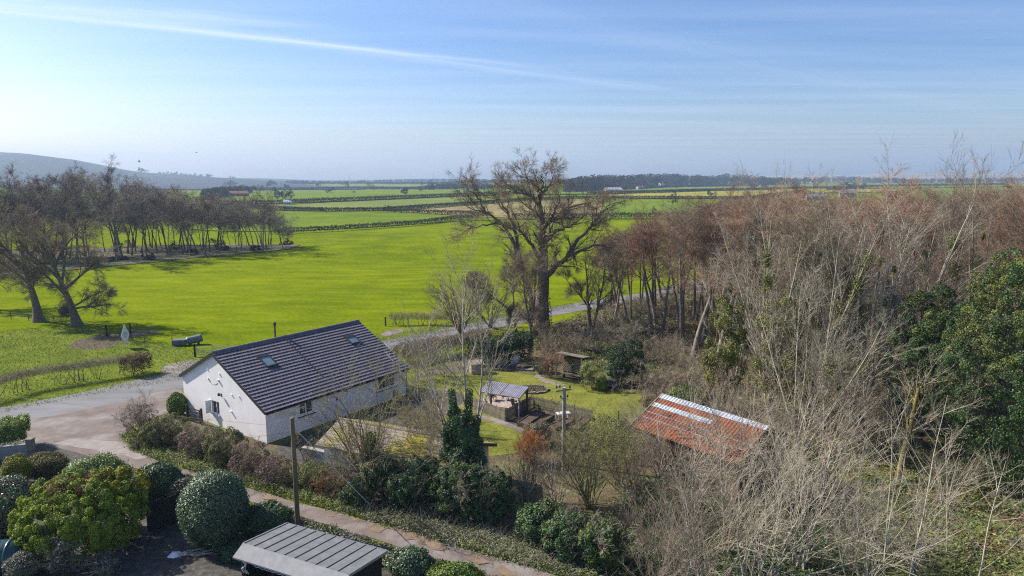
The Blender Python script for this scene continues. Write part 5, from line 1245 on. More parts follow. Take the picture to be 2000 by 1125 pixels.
def bramble_arcs(name, poly, n, L, r, material, seed, label):
    rng = np.random.default_rng(seed); xy = scatter_on(poly, n, rng); S = np.column_stack([xy, hgt(xy[:, 0], xy[:, 1])])
    D = np.column_stack([rng.normal(0, .7, (n, 2)), rng.uniform(.4, 1.2, n)])
    P, R = grow(rng, S, D, rng.uniform(.5, 1.3, n) * L, np.full(n, r), 6, .14, -.09, .4)
    P[:, :, 2] = np.maximum(P[:, :, 2], .03)
    V, Q = tubes(P, R, 3); o = link(name, mesh_np(name, V, Q, None, [M[material]], smooth=True)); tag(o, label, kind='stuff'); return o
UW = [(1060, 660), (1180, 640), (1270, 660), (1340, 700), (1400, 745), (1500, 790), (1620, 800), (2050, 850), (2050, 700), (1600, 600), (1350, 560), (1180, 600), (1060, 640)]
ground_cover('undergrowth', UW, 42000, .11, 'olive_leaf', .7, 61, 'mixed green and brown undergrowth on the floor of the right wood', 1.3)
ground_cover('undergrowth', UW, 26000, .11, 'brown_leaf', .4, 62, 'dead brown leaves lying between the trunks of the right wood', 1.6)
bramble_arcs('bramble_stems', UW, 5200, 1.7, .009, 'twig_brown', 63, 'thin arching bramble stems along the edge of the right wood')
GL = [(1230, 950), (1420, 860), (1560, 830), (1750, 830), (2100, 880), (2300, 1000), (2300, 1200), (1150, 1200), (1140, 1090)]
ground_cover('undergrowth', GL, 50000, .085, 'verge_leaf', .30, 64, 'low green and straw coloured growth in the clearing at bottom right', .9)
ground_cover('undergrowth', GL, 15000, .09, 'brown_leaf', .22, 65, 'patches of dead leaves in the clearing at bottom right', 1.1)
ground_cover('undergrowth', [(1230, 960), (1420, 880), (1560, 850), (1640, 900), (1600, 1010), (1660, 1130), (1500, 1200), (1200, 1190), (1150, 1090)], 30000, .07, 'ivy', .5, 67, 'dark ivy added to deepen the shade under the grey shrubs', .8)  # dark leaf layer added so the gaps between the stems look shaded
bramble_arcs('bramble_stems', GL, 2600, 1.5, .008, 'twig_mauve', 66, 'thin arching bramble stems in the clearing at bottom right')

# pale upright trees in front of the wood
def pale_tree(px, py, seed, top, n, label, spread=.22, ivy=0, twig='twig_pale', wood='bark_pale', d=1.0, r=.10):
    base = G(px, py); H = top_h(top, base.y); g = np.random.default_rng(seed)
    st_ = [((g.normal(0, .18), g.normal(0, .18), -.1), (g.normal(0, spread), g.normal(0, spread), 1), H * g.uniform(.78, 1.02), r * g.uniform(.6, 1.15)) for _ in range(n)]
    lv = [dict(m=9, wig=.04, trop=.015, tip=.2, k=6), dict(c=int(11 * d), m=6, wig=.07, trop=.05, ang=.5, sd=.15, lr=.40, fall=.5, t0=.18, rr=.5, k=4, rmin=.015, tip=.25),
          dict(c=int(7 * d), m=4, wig=.09, trop=.05, ang=.5, lr=.46, fall=.3, t0=.15, rr=.55, k=3, rmin=.010, lmin=.4), dict(c=6, m=3, wig=.10, trop=.03, ang=.5, lr=.55, fall=.3, t0=.1, rr=.6, k=3, rmin=.0075, lmin=.35)]
    o = bare('bare_tree', base, seed, st_, lv, label, twig=twig, wood=wood, group='pale stemmed bare trees')
    if ivy:
        C = []; 
        for _ in range(ivy):
            s_ = st_[g.integers(0, n)]; dd = unit(np.array(s_[1])); t = g.uniform(.25, .92) * s_[2]; c = np.array(s_[0]) + dd * t; m_ = int(g.uniform(200, 520)); q = unit(g.normal(0, 1, (m_, 3)))
            C.append((c + q * g.uniform(.1, .55) * g.uniform(.4, 1, (m_, 1)) * np.array([1, 1, 1.8]), q))
        link('ivy', leaf_mesh('ivy', np.concatenate([c[0] for c in C]), np.concatenate([c[1] for c in C]), .06, M['olive_ivy'], g), o)
    return o
M['olive_ivy'] = leafmat('olive_ivy_leaf', (0.075, 0.0938, 0.015), (0.131, 0.15, 0.0225), (0.2, 0.206, 0.0375), .5, 0.6, .4)
pale_tree(1500, 800, 71, 410, 7, 'tall pale fan of straight stems with ivy clumps, nearest the rusty barn', .17, 26, r=.13)
pale_tree(1580, 812, 72, 398, 6, 'tall pale stemmed tree with thick olive ivy high in its crown', .2, 40, r=.14)
pale_tree(1440, 770, 73, 470, 5, 'thinner pale stemmed tree leaning over the barn ridge', .2, 8, r=.10)
pale_tree(1665, 830, 74, 420, 6, 'pale stemmed tree with green ivy low on its stems, right of the olive crowned tree', .2, 34, r=.12)
pale_tree(1740, 800, 75, 370, 5, 'tallest pale stemmed tree standing left of the big evergreen', .14, 14, r=.13)
pale_tree(1560, 880, 76, 560, 8, 'shorter spreading pale thicket in front of the ivy clad trees', .33, 4, r=.08)
pale_tree(1700, 890, 77, 600, 7, 'shorter pale thicket behind the mossy leaning trunk', .33, 4, r=.08)
pale_tree(1880, 800, 78, 332, 4, 'thin bare tree whose top rises over the horizon at the right', .12, 6, twig='twig_brown', wood='bark_grey', r=.14)
pale_tree(1975, 790, 79, 318, 4, 'thin bare tree rising highest at the right edge of the picture', .12, 10, twig='twig_red', wood='bark_grey', r=.14)
pale_tree(1800, 780, 80, 352, 4, 'thin bare tree with a bent grey limb above the red treetops', .2, 6, twig='twig_brown', wood='bark_grey', r=.13)
pale_tree(2050, 860, 82, 345, 4, 'russet bare tree just past the right edge behind the evergreen', .12, 10, twig='twig_red', wood='bark_grey', r=.14)

# big evergreen at the right edge
def evergreen(name, base, H, rx, ry, n, size, material, label, seed, lumps=120, lr=.9, z0=.8, cat='tree', extra=None, group=None):
    rng = np.random.default_rng(seed); root = empty(name, base, 0, label, cat, group)
    cz = (H + z0) / 2; C, Nr = lump_points(rng, n, (rx, ry, (H - z0) / 2), lumps, lr, (0, 0, cz), .1, .25)
    link('crown', leaf_mesh('crown', C, Nr, size, M[material], rng), root)
    w_, t_, _ = tree_geo(seed, [((0, 0, -.2), (.03, .02, 1), H * .9, .05 + H * .014)], [dict(m=8, wig=.05, trop=.02, tip=.2, k=7, flare=.4), dict(c=22, m=5, wig=.1, trop=.03, ang=1.0, lr=.3, fall=.5, t0=.15, rr=.45, k=4, rmin=.02)], 2)
    link('trunk', w_.mesh('trunk', [M['bark']]), root)
    if extra:
        C, Nr = lump_points(rng, extra[1], (rx * 1.02, ry * 1.02, (H - z0) / 2), lumps // 2, lr * .8, (0, 0, cz), .55 * H, .05)
        link('crown_tips', leaf_mesh('crown_tips', C, Nr, size, M[extra[0]], rng), root)
    return root
evergreen('evergreen_tree', (31.2, 39.5, 0), 15.2, 4.6, 4.4, 150000, .052, 'holly', 'huge dark green evergreen filling the right edge of the picture', 90, 900, .42, .3, extra=('olive_ivy', 50000))
evergreen('evergreen_tree', (29.0, 46.5, 0), 11.5, 2.2, 2.2, 42000, .055, 'holly', 'smaller dark evergreen half hidden behind pale stems left of the huge one', 91, 120, .5, .3, extra=('olive_ivy', 14000))
evergreen('ivy_clad_tree', (20.6, 50.5, 0), 10.5, 1.9, 1.9, 20000, .065, 'olive_leaf', 'grey green ivy clad stump tree in the middle of the right wood', 92, 50, .7, .3)
evergreen('ivy_clad_tree', (17.2, 54.0, 0), 9.5, 1.3, 1.3, 14000, .065, 'olive_ivy', 'slim tree wrapped in olive ivy behind the barn', 93, 40, .6, .3)
evergreen('ivy_clad_tree', (24.3, 56.0, 0), 12.2, 1.7, 1.7, 18000, .065, 'olive_ivy', 'tall ivy wrapped tree left of the dark evergreens', 94, 50, .7, .3)
# leaning mossy trunk in the clearing
mt = bare('mossy_tree', G(1752, 938), 95, [((0, 0, -.1), (.24, .1, 1), 6.2, .19), ((.98, .4, 4.1), (.5, .1, .8), 2.6, .04), ((1.0, .4, 4.4), (-.25, .2, .9), 2.6, .035)], [dict(m=8, wig=.04, trop=.0, tip=.5, k=9, flare=.3), dict(c=6, m=5, wig=.12, trop=.03, ang=.6, lr=.45, fall=.4, t0=.45, rr=.45, k=4, rmin=.02), dict(c=6, m=4, wig=.12, trop=.03, ang=.6, lr=.5, t0=.2, rr=.5, rmin=.009), dict(c=5, m=3, wig=.12, trop=.02, ang=.5, lr=.55, rmin=.007)], 'leaning tree with a mossy ochre trunk in the clearing', wood='bark_moss', twig='twig_pale')

# ------------------------------------------------ grey shrubs filling the bottom right
FB = []
for i in range(5):
    g = np.random.default_rng(500 + i); nst = 12
    w_, t_, _ = tree_geo(500 + i, [((g.normal(0, .22), g.normal(0, .22), -.1), (g.normal(0, .42), g.normal(0, .42), 1), g.uniform(3.6, 5.6), .05) for _ in range(nst)],
                         [dict(m=7, wig=.075, trop=-.012, tip=.25, k=5), dict(c=6, m=6, wig=.08, trop=-.005, ang=.5, sd=.2, lr=.62, fall=.3, t0=.12, rr=.6, k=3, rmin=.015), dict(c=5, m=4, wig=.10, trop=.0, ang=.5, lr=.5, fall=.3, t0=.1, rr=.6, k=3, rmin=.009, lmin=.4), dict(c=3, m=3, wig=.13, trop=-.01, ang=.5, lr=.55, fall=.3, t0=.1, rr=.65, k=3, rmin=.0055, lmin=.25)], 2)
    FB.append((w_.mesh('stem', [M[['bark_pale', 'bark_grey', 'bark_pale', 'bark_pale', 'bark_grey'][i]]]), t_.mesh('twigs', [M[['twig_pale', 'twig_mauve', 'twig_pale', 'twig_mauve', 'twig_brown'][i]]])))
spots = [(1250, 985, .8, 1), (1290, 930, .85, 3), (1340, 1000, 1.0, 0), (1350, 900, .8, 1), (1420, 1080, 1.0, 2), (1430, 960, 1.05, 3), (1475, 900, .9, 1), (1520, 1010, 1.1, 0), (1560, 1110, 1.0, 2), (1600, 940, 1.0, 3), (1660, 1050, .85, 2), (1330, 1110, .8, 4), (1260, 1090, .6, 4), (1230, 905, .7, 1), (1480, 1150, 1.0, 0), (1380, 1170, .9, 3), (1670, 880, .85, 1), (1400, 855, .7, 3), (1320, 868, .6, 1), (1545, 890, .8, 0), (1780, 1120, .7, 2), (1850, 990, .55, 3), (1690, 1160, .8, 0), (1290, 1165, .7, 1)]
for i, (px, py, s_, k) in enumerate(spots):
    place_bush(FB[k], G(px, py), i * 1.7, s_, 'leafless grey shrub in the thicket between the rusty barn and the bottom edge', 'grey shrubs of the thicket at bottom right', 'bare_shrub')
# young sparse saplings in the clearing
for i, (px, py, tp, l) in enumerate([(1720, 1180, 820, 'thin pale sapling left of the mossy trunk in the clearing'), (1775, 1135, 770, 'tall thin sapling with upswept pale branches in the clearing'), (1900, 1190, 900, 'pale sapling leaning right at the bottom right corner'), (1850, 1080, 850, 'small thin sapling in the green part of the clearing')]):
    g = np.random.default_rng(600 + i); b_ = G(px, py); H = top_h(tp, b_.y) + .0
    bare('sapling', b_, 600 + i, [((0, 0, -.1), (g.normal(.05, .06), .05, 1), H, .05)], [dict(m=9, wig=.035, trop=.01, tip=.2, k=6), dict(c=13, m=7, wig=.05, trop=.03, ang=.75, sd=.15, lr=.5, fall=.5, t0=.2, rr=.5, k=4, rmin=.013), dict(c=5, m=4, wig=.08, trop=.03, ang=.5, lr=.4, t0=.2, rr=.55, k=3, rmin=.008, lmin=.4), dict(c=3, m=3, wig=.1, trop=.02, ang=.5, lr=.5, rmin=.006)], l, wood='bark_pale', twig='twig_pale', group='saplings in the clearing')

# ================================================================== HEDGES
def hedge(name, pts, width, h, label, n, size, material, seed, stems=0, bottom=.0, twigs=0, twig='twig_brown', wood='bark', lump=.35, base_r=.03, group=None, tw_len=.5, top_noise=.12):
    """a hedge along a line: > foliage (and/or twigs), stems"""
    rng = np.random.default_rng(seed); P = np.array([tuple(p)[:2] for p in pts]); seg = np.hypot(*np.diff(P, axis=0).T); cum = np.concatenate([[0], np.cumsum(seg)]); L = cum[-1]
    org = np.array([P[0, 0], P[0, 1], float(hgt(*P[0]))]); root = empty(name, org, 0, label, 'hedge', group)
    def at(s): return np.stack([np.interp(s, cum, P[:, i]) for i in (0, 1)], -1)
    def nrm(s): d = unit(at(np.minimum(s + .2, L)) - at(np.maximum(s - .2, 0))); return np.stack([-d[..., 1], d[..., 0]], -1)
    ph = rng.uniform(0, 6, 6)
    wob = lambda s: sum(np.sin(s * f + ph[i]) for i, f in enumerate((.9, 2.1, 3.7, 6.3))) / 4
    if n:
        s = rng.uniform(0, L, n); a = rng.uniform(-.35, np.pi + .35, n); rr = rng.uniform(.72, 1.06, n)
        hw = width / 2 * (1 + .25 * wob(s * 1.3)); hh = (h - bottom) * (1 + top_noise * wob(s))
        u_ = np.cos(a) * np.abs(np.cos(a)) ** -.35 * hw * rr; z = bottom + hh * np.clip(.5 + .5 * np.sin(a) * np.abs(np.sin(a)) ** -.3 * rr + rng.normal(0, .04, n), .03, 1.08)
        b_ = at(s) + nrm(s) * u_[:, None]; C = np.column_stack([b_, hgt(b_[:, 0], b_[:, 1]) + z]) + rng.normal(0, .05, (n, 3)); C -= org
        nr = np.column_stack([nrm(s) * np.cos(a)[:, None], np.sin(a) + .2])
        link('foliage', leaf_mesh('foliage', C, nr, size, M[material], rng), root)
    if stems or twigs:
        k = int(L * max(stems, .1)); s = rng.uniform(0, L, k); b_ = at(s) + nrm(s) * (rng.uniform(-.25, .25, k) * width)[:, None]
        S = np.column_stack([b_, hgt(b_[:, 0], b_[:, 1])]) - org; D = np.column_stack([rng.normal(0, .22, (k, 2)), np.ones(k)])
        Pq, Rq = grow(rng, S, D, np.full(k, h) * rng.uniform(.7, .95, k), np.full(k, base_r) * rng.uniform(.6, 1.3, k), 4, .12, .02, .4); Gw = Geo(); Gw.add(*tubes(Pq, Rq, 4)); link('stems', Gw.mesh('stems', [M[wood]]), root)
        if twigs:
            t = int(L * twigs); s = rng.uniform(0, L, t); a = rng.uniform(0, np.pi, t); u_ = np.cos(a) * width / 2 * rng.uniform(.2, .9, t); z = bottom + (h - bottom) * (1 + top_noise * wob(s)) * rng.uniform(.25, .95, t)
            b_ = at(s) + nrm(s) * u_[:, None]; S = np.column_stack([b_, hgt(b_[:, 0], b_[:, 1]) + z]) - org
            D = np.column_stack([nrm(s) * np.cos(a)[:, None] * .7 + rng.normal(0, .5, (t, 2)), rng.uniform(.2, 1.2, t)])
            Pq, Rq = grow(rng, S, D, rng.uniform(.5, 1.2, t) * tw_len, np.full(t, .008), 3, .2, .0, .5); Gt = Geo(); Gt.add(*tubes(Pq, Rq, 3)); link('twigs', Gt.mesh('twigs', [M[twig]]), root)
    return root
hedge('roadside_hedge', [G(-220, 835), G(-60, 793), G(0, 778), (-44.0, 60.0, 0), (-39.6, 63.6, 0), G(285, 727)], 1.1, 1.75, 'long clipped bare hedge on thin stems along the left roadside', 0, .05, 'olive_leaf', 700, stems=2.4, bottom=.95, twigs=330, twig='twig_mauve', base_r=.045, tw_len=.55, top_noise=.06)
hedge('roadside_hedge', [G(248, 738), G(288, 724)], 1.7, 1.9, 'rounded brown bramble end of the left roadside hedge', 2500, .07, 'brown_leaf', 701, stems=3, twigs=240, twig='twig_mauve')
hedge('roadside_hedge', [G(762, 636), G(820, 634), G(875, 636)], 1.0, 1.6, 'short clipped bare hedge beyond the road, behind the brown twig fan', 0, .05, 'olive_leaf', 702, stems=2.5, bottom=.3, twigs=330, twig='twig_mauve', base_r=.04)
hedge('beech_hedge', [G(775, 712), G(830, 700), G(900, 690), G(950, 676)], 2.3, 2.0, 'wide brown leaved hedge between the road and the lawn', 15000, .065, 'mauve_leaf', 703, stems=2, twigs=260, twig='twig_mauve')
hedge('evergreen_hedge', [G(925, 716), G(985, 706), G(1030, 700)], 3.0, 2.6, 'thick dark evergreen hedge in front of the massive tree', 17000, .08, 'dark_evergreen', 704, top_noise=.3)
hedge('clipped_hedge', [G(-90, 905), G(-20, 884), G(58, 872)], 2.4, 2.1, 'clipped dark green hedge on the low wall at the left edge', 34000, .05, 'bright_leaf', 705, bottom=.5)
CORNER_BUSH = G(347, 812)
# hedgerows of the far fields
def far_hedge(pts, w_, h, per_m, label, seed, size=.5, mat_='hedge_far'):
    P = [G(*p) for p in pts]; L = sum((a - b_).length for a, b_ in zip(P[:-1], P[1:]))
    hedge('field_hedge', P, w_, h, label, int(L * per_m * 2.4), size * .72, mat_, seed, group='hedgerows between the far fields', top_noise=.18)
far_hedge([(540, 459), (572, 456), (650, 452), (730, 446.5), (815, 440), (897, 429.5), (935, 428)], 3, 2.0, 30, 'nearest far hedgerow, crossing from the left wood to the massive tree', 710, .30)
far_hedge([(1000, 429), (1102, 429), (1220, 428.5), (1330, 428.5), (1500, 428)], 4, 2.8, 28, 'dark hedgerow running right from behind the massive tree', 711, .34)
far_hedge([(430, 404), (500, 409), (560, 412.5), (625, 416), (700, 415.5), (760, 414)], 4, 2.6, 26, 'dark hedgerow left of the brown stubble field', 712, .4)
far_hedge([(755, 414), (820, 409), (897, 403.5), (960, 398.5), (1012, 395)], 4, 2.8, 26, 'hedgerow along the far side of the brown stubble field', 713, .42)
far_hedge([(760, 417), (830, 419), (905, 421.5), (960, 424)], 4, 2.4, 26, 'brown hedgerow along the near side of the stubble field', 714, .36)
far_hedge([(1012, 395), (1132, 390.5), (1302, 390), (1400, 391), (1475, 390), (1530, 381), (1565, 376)], 5, 3.2, 20, 'thin dark hedgerow under the straw coloured strip', 715, .5)
far_hedge([(430, 403), (560, 400.5), (640, 396), (760, 391), (897, 385), (960, 382), (1040, 380)], 5, 3.6, 18, 'long dark hedgerow two fields beyond the left wood', 716, .55)
far_hedge([(1150, 382), (1190, 381), (1290, 378), (1400, 374), (1550, 369), (1640, 367.5)], 6, 4, 15, 'thin hedgerow above the straw coloured strip', 717, .7)
far_hedge([(1180, 373), (1304, 367), (1376, 365.5), (1480, 364)], 8, 4.5, 12, 'hedgerow at the foot of the distant dark wood', 718, .9)
far_hedge([(440, 372), (560, 372), (690, 369.5), (800, 371), (900, 366)], 10, 5, 10, 'hazy hedgerow across the far left fields', 719, 1.0)
far_hedge([(1620, 372), (1700, 366), (1800, 364), (1960, 362)], 10, 5, 10, 'hazy hedgerow above the treetops of the right wood', 720, 1.0)
far_hedge([(560, 361), (700, 360), (850, 361), (960, 359)], 20, 7, 6, 'faint hedgerow on the left horizon', 721, 1.6)

# ================================================================== DISTANT TREES, WOODS, BUILDINGS
def far_proto(seed, mat_, rx=4.5, h=12, n=900, size=.55, leafy=True):
    g = np.random.default_rng(seed); C, Nr = lump_points(g, n, (rx, rx, h * .40), 30, 1.6, (0, 0, h * .58), .5, .2)
    w_, _, _ = tree_geo(seed, [((0, 0, -.3), (.02, .02, 1), h * .8, .28)], [dict(m=5, wig=.05, trop=.02, tip=.3, k=5), dict(c=8, m=3, wig=.1, trop=.05, ang=.7, lr=.4, t0=.25, rr=.5, rmin=.06)], 2)
    return w_.mesh('trunk', [M['bark']]), leaf_mesh('crown', C, Nr, size, M[mat_], g)
FP = [far_proto(801, 'green_far', 4.2, 12), far_proto(802, 'wood_far', 5.2, 12, 560, .5), far_proto(803, 'wood_far', 4.2, 13, 500, .5), far_proto(804, 'green_far', 5.0, 11)]
def far_tree(px, py, top, k, label, wide=1., group='trees of the far fields'):
    p = G(px, py); H = max(3., top_h(top, p.y) - p.z); place_tree('field_tree', FP[k], p, rg.uniform(0, 6.28), H / 12, label, group, sxy=H / 12 * wide)
far_tree(543, 390, 371, 0, 'left one of three dark evergreen trees in the far field', 1.1); far_tree(556, 389, 372, 3, 'middle one of three dark evergreen trees in the far field', 1.0); far_tree(567, 388.5, 371, 0, 'right one of three dark evergreen trees in the far field', 1.0)
far_tree(755, 415.5, 401, 1, 'round bare tree in the hedgerow beside the stubble field', 1.2)
far_tree(1313, 401, 378, 2, 'small lone bare tree standing in the green far field', 1.1)
far_tree(1278, 421, 405, 2, 'faint thin bare tree in the field right of the massive tree', .8)
far_tree(1388, 392, 371, 1, 'bare tree on the hedgerow under the straw coloured strip', .9)
far_tree(1655, 372, 356, 0, 'dark tree on the far field above the right wood', 1.2); far_tree(1668, 371, 357, 3, 'wide dark tree beside the farm on the far right', 1.3); far_tree(1640, 371, 362, 2, 'small bare tree left of the dark far trees', 1.2)
far_tree(1582, 386, 374, 3, 'dark round tree beside the white farm roofs', 1.5)
HG = 'hazy trees along the far left hedgerows'
for i in range(46):
    px = rg.choice([rg.uniform(585, 905), rg.uniform(820, 960), rg.uniform(430, 560)]); py = rg.uniform(363, 381) if px > 600 else rg.uniform(364, 380)
    far_tree(px, py, py - rg.uniform(7, 14), int(rg.integers(0, 4)), 'small hazy tree scattered in the far left farmland', rg.uniform(1.0, 1.7), HG)
for i in range(26):
    px = rg.uniform(1100, 1960); py = rg.uniform(363, 371)
    far_tree(px, py, py - rg.uniform(5, 10), int(rg.integers(0, 4)), 'small hazy tree along the foot of the far right wood', rg.uniform(1., 1.8), 'hazy trees on the far right')
# trees on the shoulder of the hill
for i, (px, top) in enumerate([(294, 328), (303, 331), (345, 336), (353, 337), (361, 336), (372, 338), (398, 339), (407, 340), (421, 340), (427, 341), (463, 345), (470, 346), (330, 337), (338, 337), (380, 340), (388, 340)]):
    d_ = 2480.0; x = (px - 1000) / F_PX * d_ * 1.013; gz = top_h(np.interp(px, [260, 300, 360, 430, 520], [331, 337, 341, 346, 351]), d_)
    H = max(8, top_h(top, d_) - gz + 2)
    place_tree('hill_tree', FP[i % 4], (x, d_, gz - 3), i, H / 12 * 1.15, ['small tree on the skyline of the hill shoulder'][0], 'trees on the skyline of the left hill', sxy=H / 12 * 1.5)
# the distant woods: each one mass
def far_wood(name, pts, dep, tops, n, label, seed, size=1.5, material='wood_far'):
    g = np.random.default_rng(seed); C, Nr = [], []
    pxs = g.uniform(pts[0][0], pts[-1][0], n); base_y = np.interp(pxs, [p[0] for p in pts], [p[1] for p in pts]); tp = np.interp(pxs, [t[0] for t in tops], [t[1] for t in tops])
    for px, by, ty in zip(pxs, base_y, tp):
        b_ = G(px, by); y = b_.y + g.uniform(0, 1) ** 1.5 * dep; x = b_.x * y / b_.y; H = top_h(ty, y) * g.uniform(.72, 1.03); H = max(5, H); r = H * g.uniform(.28, .42); m_ = int(110)
        q = unit(g.normal(0, 1, (m_, 3))); zc_ = H - r * .9
        C.append(np.column_stack([x + q[:, 0] * r, y + q[:, 1] * r, np.where(g.uniform(0, 1, m_) < .45, g.uniform(.0, 1, m_) * zc_, zc_ + q[:, 2] * r * .9)])); Nr.append(q)
    o = link(name, leaf_mesh(name, np.concatenate(C), np.concatenate(Nr), size, M[material], g)); tag(o, label, kind='stuff')
far_wood('distant_wood', [(1105, 377), (1190, 373), (1300, 366), (1400, 363), (1520, 362)], 380, [(1100, 352), (1130, 346), (1160, 342), (1230, 341), (1300, 339), (1370, 342), (1385, 344), (1420, 339), (1470, 343), (1530, 349)], 420, 'dark distant wood on the skyline right of the massive tree', 820)
far_wood('distant_wood', [(1500, 362), (1650, 359), (1760, 358), (2300, 357)], 500, [(1500, 346), (1560, 347), (1650, 343), (1700, 346), (1800, 349), (2000, 345), (2300, 347)], 420, 'brown distant wood on the skyline above the right wood', 821)
far_wood('distant_wood', [(400, 392), (440, 386), (480, 380), (500, 374)], 200, [(380, 372), (430, 366), (480, 364), (510, 366)], 130, 'hazy wood at the foot of the left hill', 822)
far_wood('distant_wood', [(560, 359), (700, 358), (900, 357), (1120, 358)], 900, [(560, 352), (650, 354), (720, 352), (790, 350), (860, 349), (960, 350), (1120, 351)], 420, 'blue hazy woods along the middle of the horizon', 823, 2.2)
far_wood('distant_wood', [(830, 372), (880, 370), (960, 369), (1010, 371)], 150, [(830, 362), (870, 358), (930, 359), (1010, 362)], 110, 'hazy copse behind the left side of the massive tree', 824, 1.4)
# far buildings
def far_house(px, py, w_, d_, h, rh, rz, wall, roof, label, name='farmhouse', cat='farmhouse'):
    o = empty(name, G(px, py), rz, label, cat); b = MB(); b.prism([(-w_ / 2, -d_ / 2, -1), (-w_ / 2, d_ / 2, -1), (-w_ / 2, d_ / 2, h), (-w_ / 2, 0, h + rh), (-w_ / 2, -d_ / 2, h)], (w_, 0, 0)); b.build('wall', M[wall], o)
    b = MB(); 
    for s_ in (-1, 1): b.prism([(-w_ / 2 - .3, 0, h + rh + .25), (-w_ / 2 - .3, s_ * (d_ / 2 + .4), h + .0), (-w_ / 2 - .3, s_ * (d_ / 2 + .4), h + .18), (-w_ / 2 - .3, 0, h + rh + .45)], (w_ + .6, 0, 0))
    b.build('roof', M[roof], o)
    b = MB()
    for x in (-w_ * .3, 0, w_ * .3): b.box((x - .6, -d_ / 2 - .06, h * .35), (x + .6, -d_ / 2 - .01, h * .75))
    b.build('window', M['glass_dark'], o)
    b = MB(); b.box((w_ / 2 - 1.4, -.5, h + rh - .4), (w_ / 2 - .4, .5, h + rh + 1.4)); b.build('chimney', M['blockwork'], o); return o
far_house(1291, 366, 10, 8, 7, 3, .6, 'render_white', 'roof_tile', 'white farmhouse in front of the distant dark wood')
far_house(1197, 377, 20, 10, 4, 2.2, .2, 'steel', 'zinc_blue', 'long pale roofed barn left of the distant farmhouse', 'far_barn', 'barn')
far_house(1590, 391, 18, 8, 3, 2.0, .15, 'blockwork', 'felt_pale', 'pale roofed farm building just above the right wood', 'far_barn', 'barn')
far_house(1655, 386, 14, 9, 4, 3, -.3, 'blockwork', 'roof_tile', 'grey slate roofed farm building right of the pale farm roof', 'far_barn', 'barn')
far_house(1250, 371, 11, 7, 4, 2, .4, 'patio', 'rust', 'small pinkish farm building left of the white farmhouse')
far_house(458, 385, 26, 9, 3.5, 2, .3, 'wood_brown', 'rust', 'long brown roofed farm shed beyond the left wood', 'far_barn', 'barn')
far_house(562, 401, 5, 3, 2.4, .8, .2, 'render_white', 'zinc_blue', 'small pale hut beside the far left hedgerow', 'far_hut', 'hut')
# masts and birds
for (px, by, top, l) in ((691, 356, 342, 'thin mast on the horizon above the far left fields'), (851, 355, 339, 'thin mast on the horizon left of the massive tree')):
    d_ = 1900.; x = (px - 1000) / F_PX * d_ * 1.013; Hm = top_h(top, d_); o = empty('radio_mast', (x, d_, 0), 0, l, 'mast')
    b = MB(); 
    for a in (0, 2.09, 4.19): b.tube([(1.1 * math.cos(a), 1.1 * math.sin(a), -3), (.35 * math.cos(a), .35 * math.sin(a), Hm)], .18, 4)
    for z in np.arange(2, Hm, 3): 
        r_ = 1.1 - .75 * z / Hm; q = [Vector((r_ * math.cos(a), r_ * math.sin(a), z)) for a in (0, 2.09, 4.19)]
        for i in range(3): b.obox(q[i], q[(i + 1) % 3] + Vector((0, 0, 1.2)), .12, .12)
    b.build('lattice', M['steel'], o); b = MB(); b.tube([(0, 0, Hm), (0, 0, Hm + 4)], .12, 5); b.build('antenna', M['steel'], o)
def bird(px, py, d_, rz, roll, label):
    r_ = ray(px, py); t = d_ / r_[1]; o = empty('bird', (r_[0] * t, d_, CAM_H + r_[2] * t), rz, label, 'bird', 'birds flying over the left wood'); o.rotation_euler = (roll, 0, rz)
    b = MB(); b.tube([(-.28, 0, 0), (-.18, 0, .02), (0, 0, .02), (.16, 0, .02), (.24, 0, .05), (.32, 0, .03)], [.02, .06, .09, .07, .05, .01], 8)
    b.add([(-.26, 0, 0), (-.45, .09, .0), (-.45, -.09, 0), (-.3, 0, .03)], [(0, 1, 3), (0, 3, 2), (1, 2, 3), (0, 2, 1)]); b.build('body', M['feather'], o, smooth=True)
    for s_ in (-1, 1):
        b = MB(); b.prism([(.12, s_ * .05, .04), (-.12, s_ * .05, .04), (-.14, s_ * .35, .14), (-.2, s_ * .68, .10), (-.05, s_ * .62, .12), (.08, s_ * .35, .16)], (0, 0, .012)); b.build('wing', M['feather'], o)
bird(272, 315.5, 190, .6, .6, 'dark bird with tilted wings flying lowest over the left wood'); bird(384, 298, 230, -.4, .2, 'dark bird flying higher, right of the tilted one')

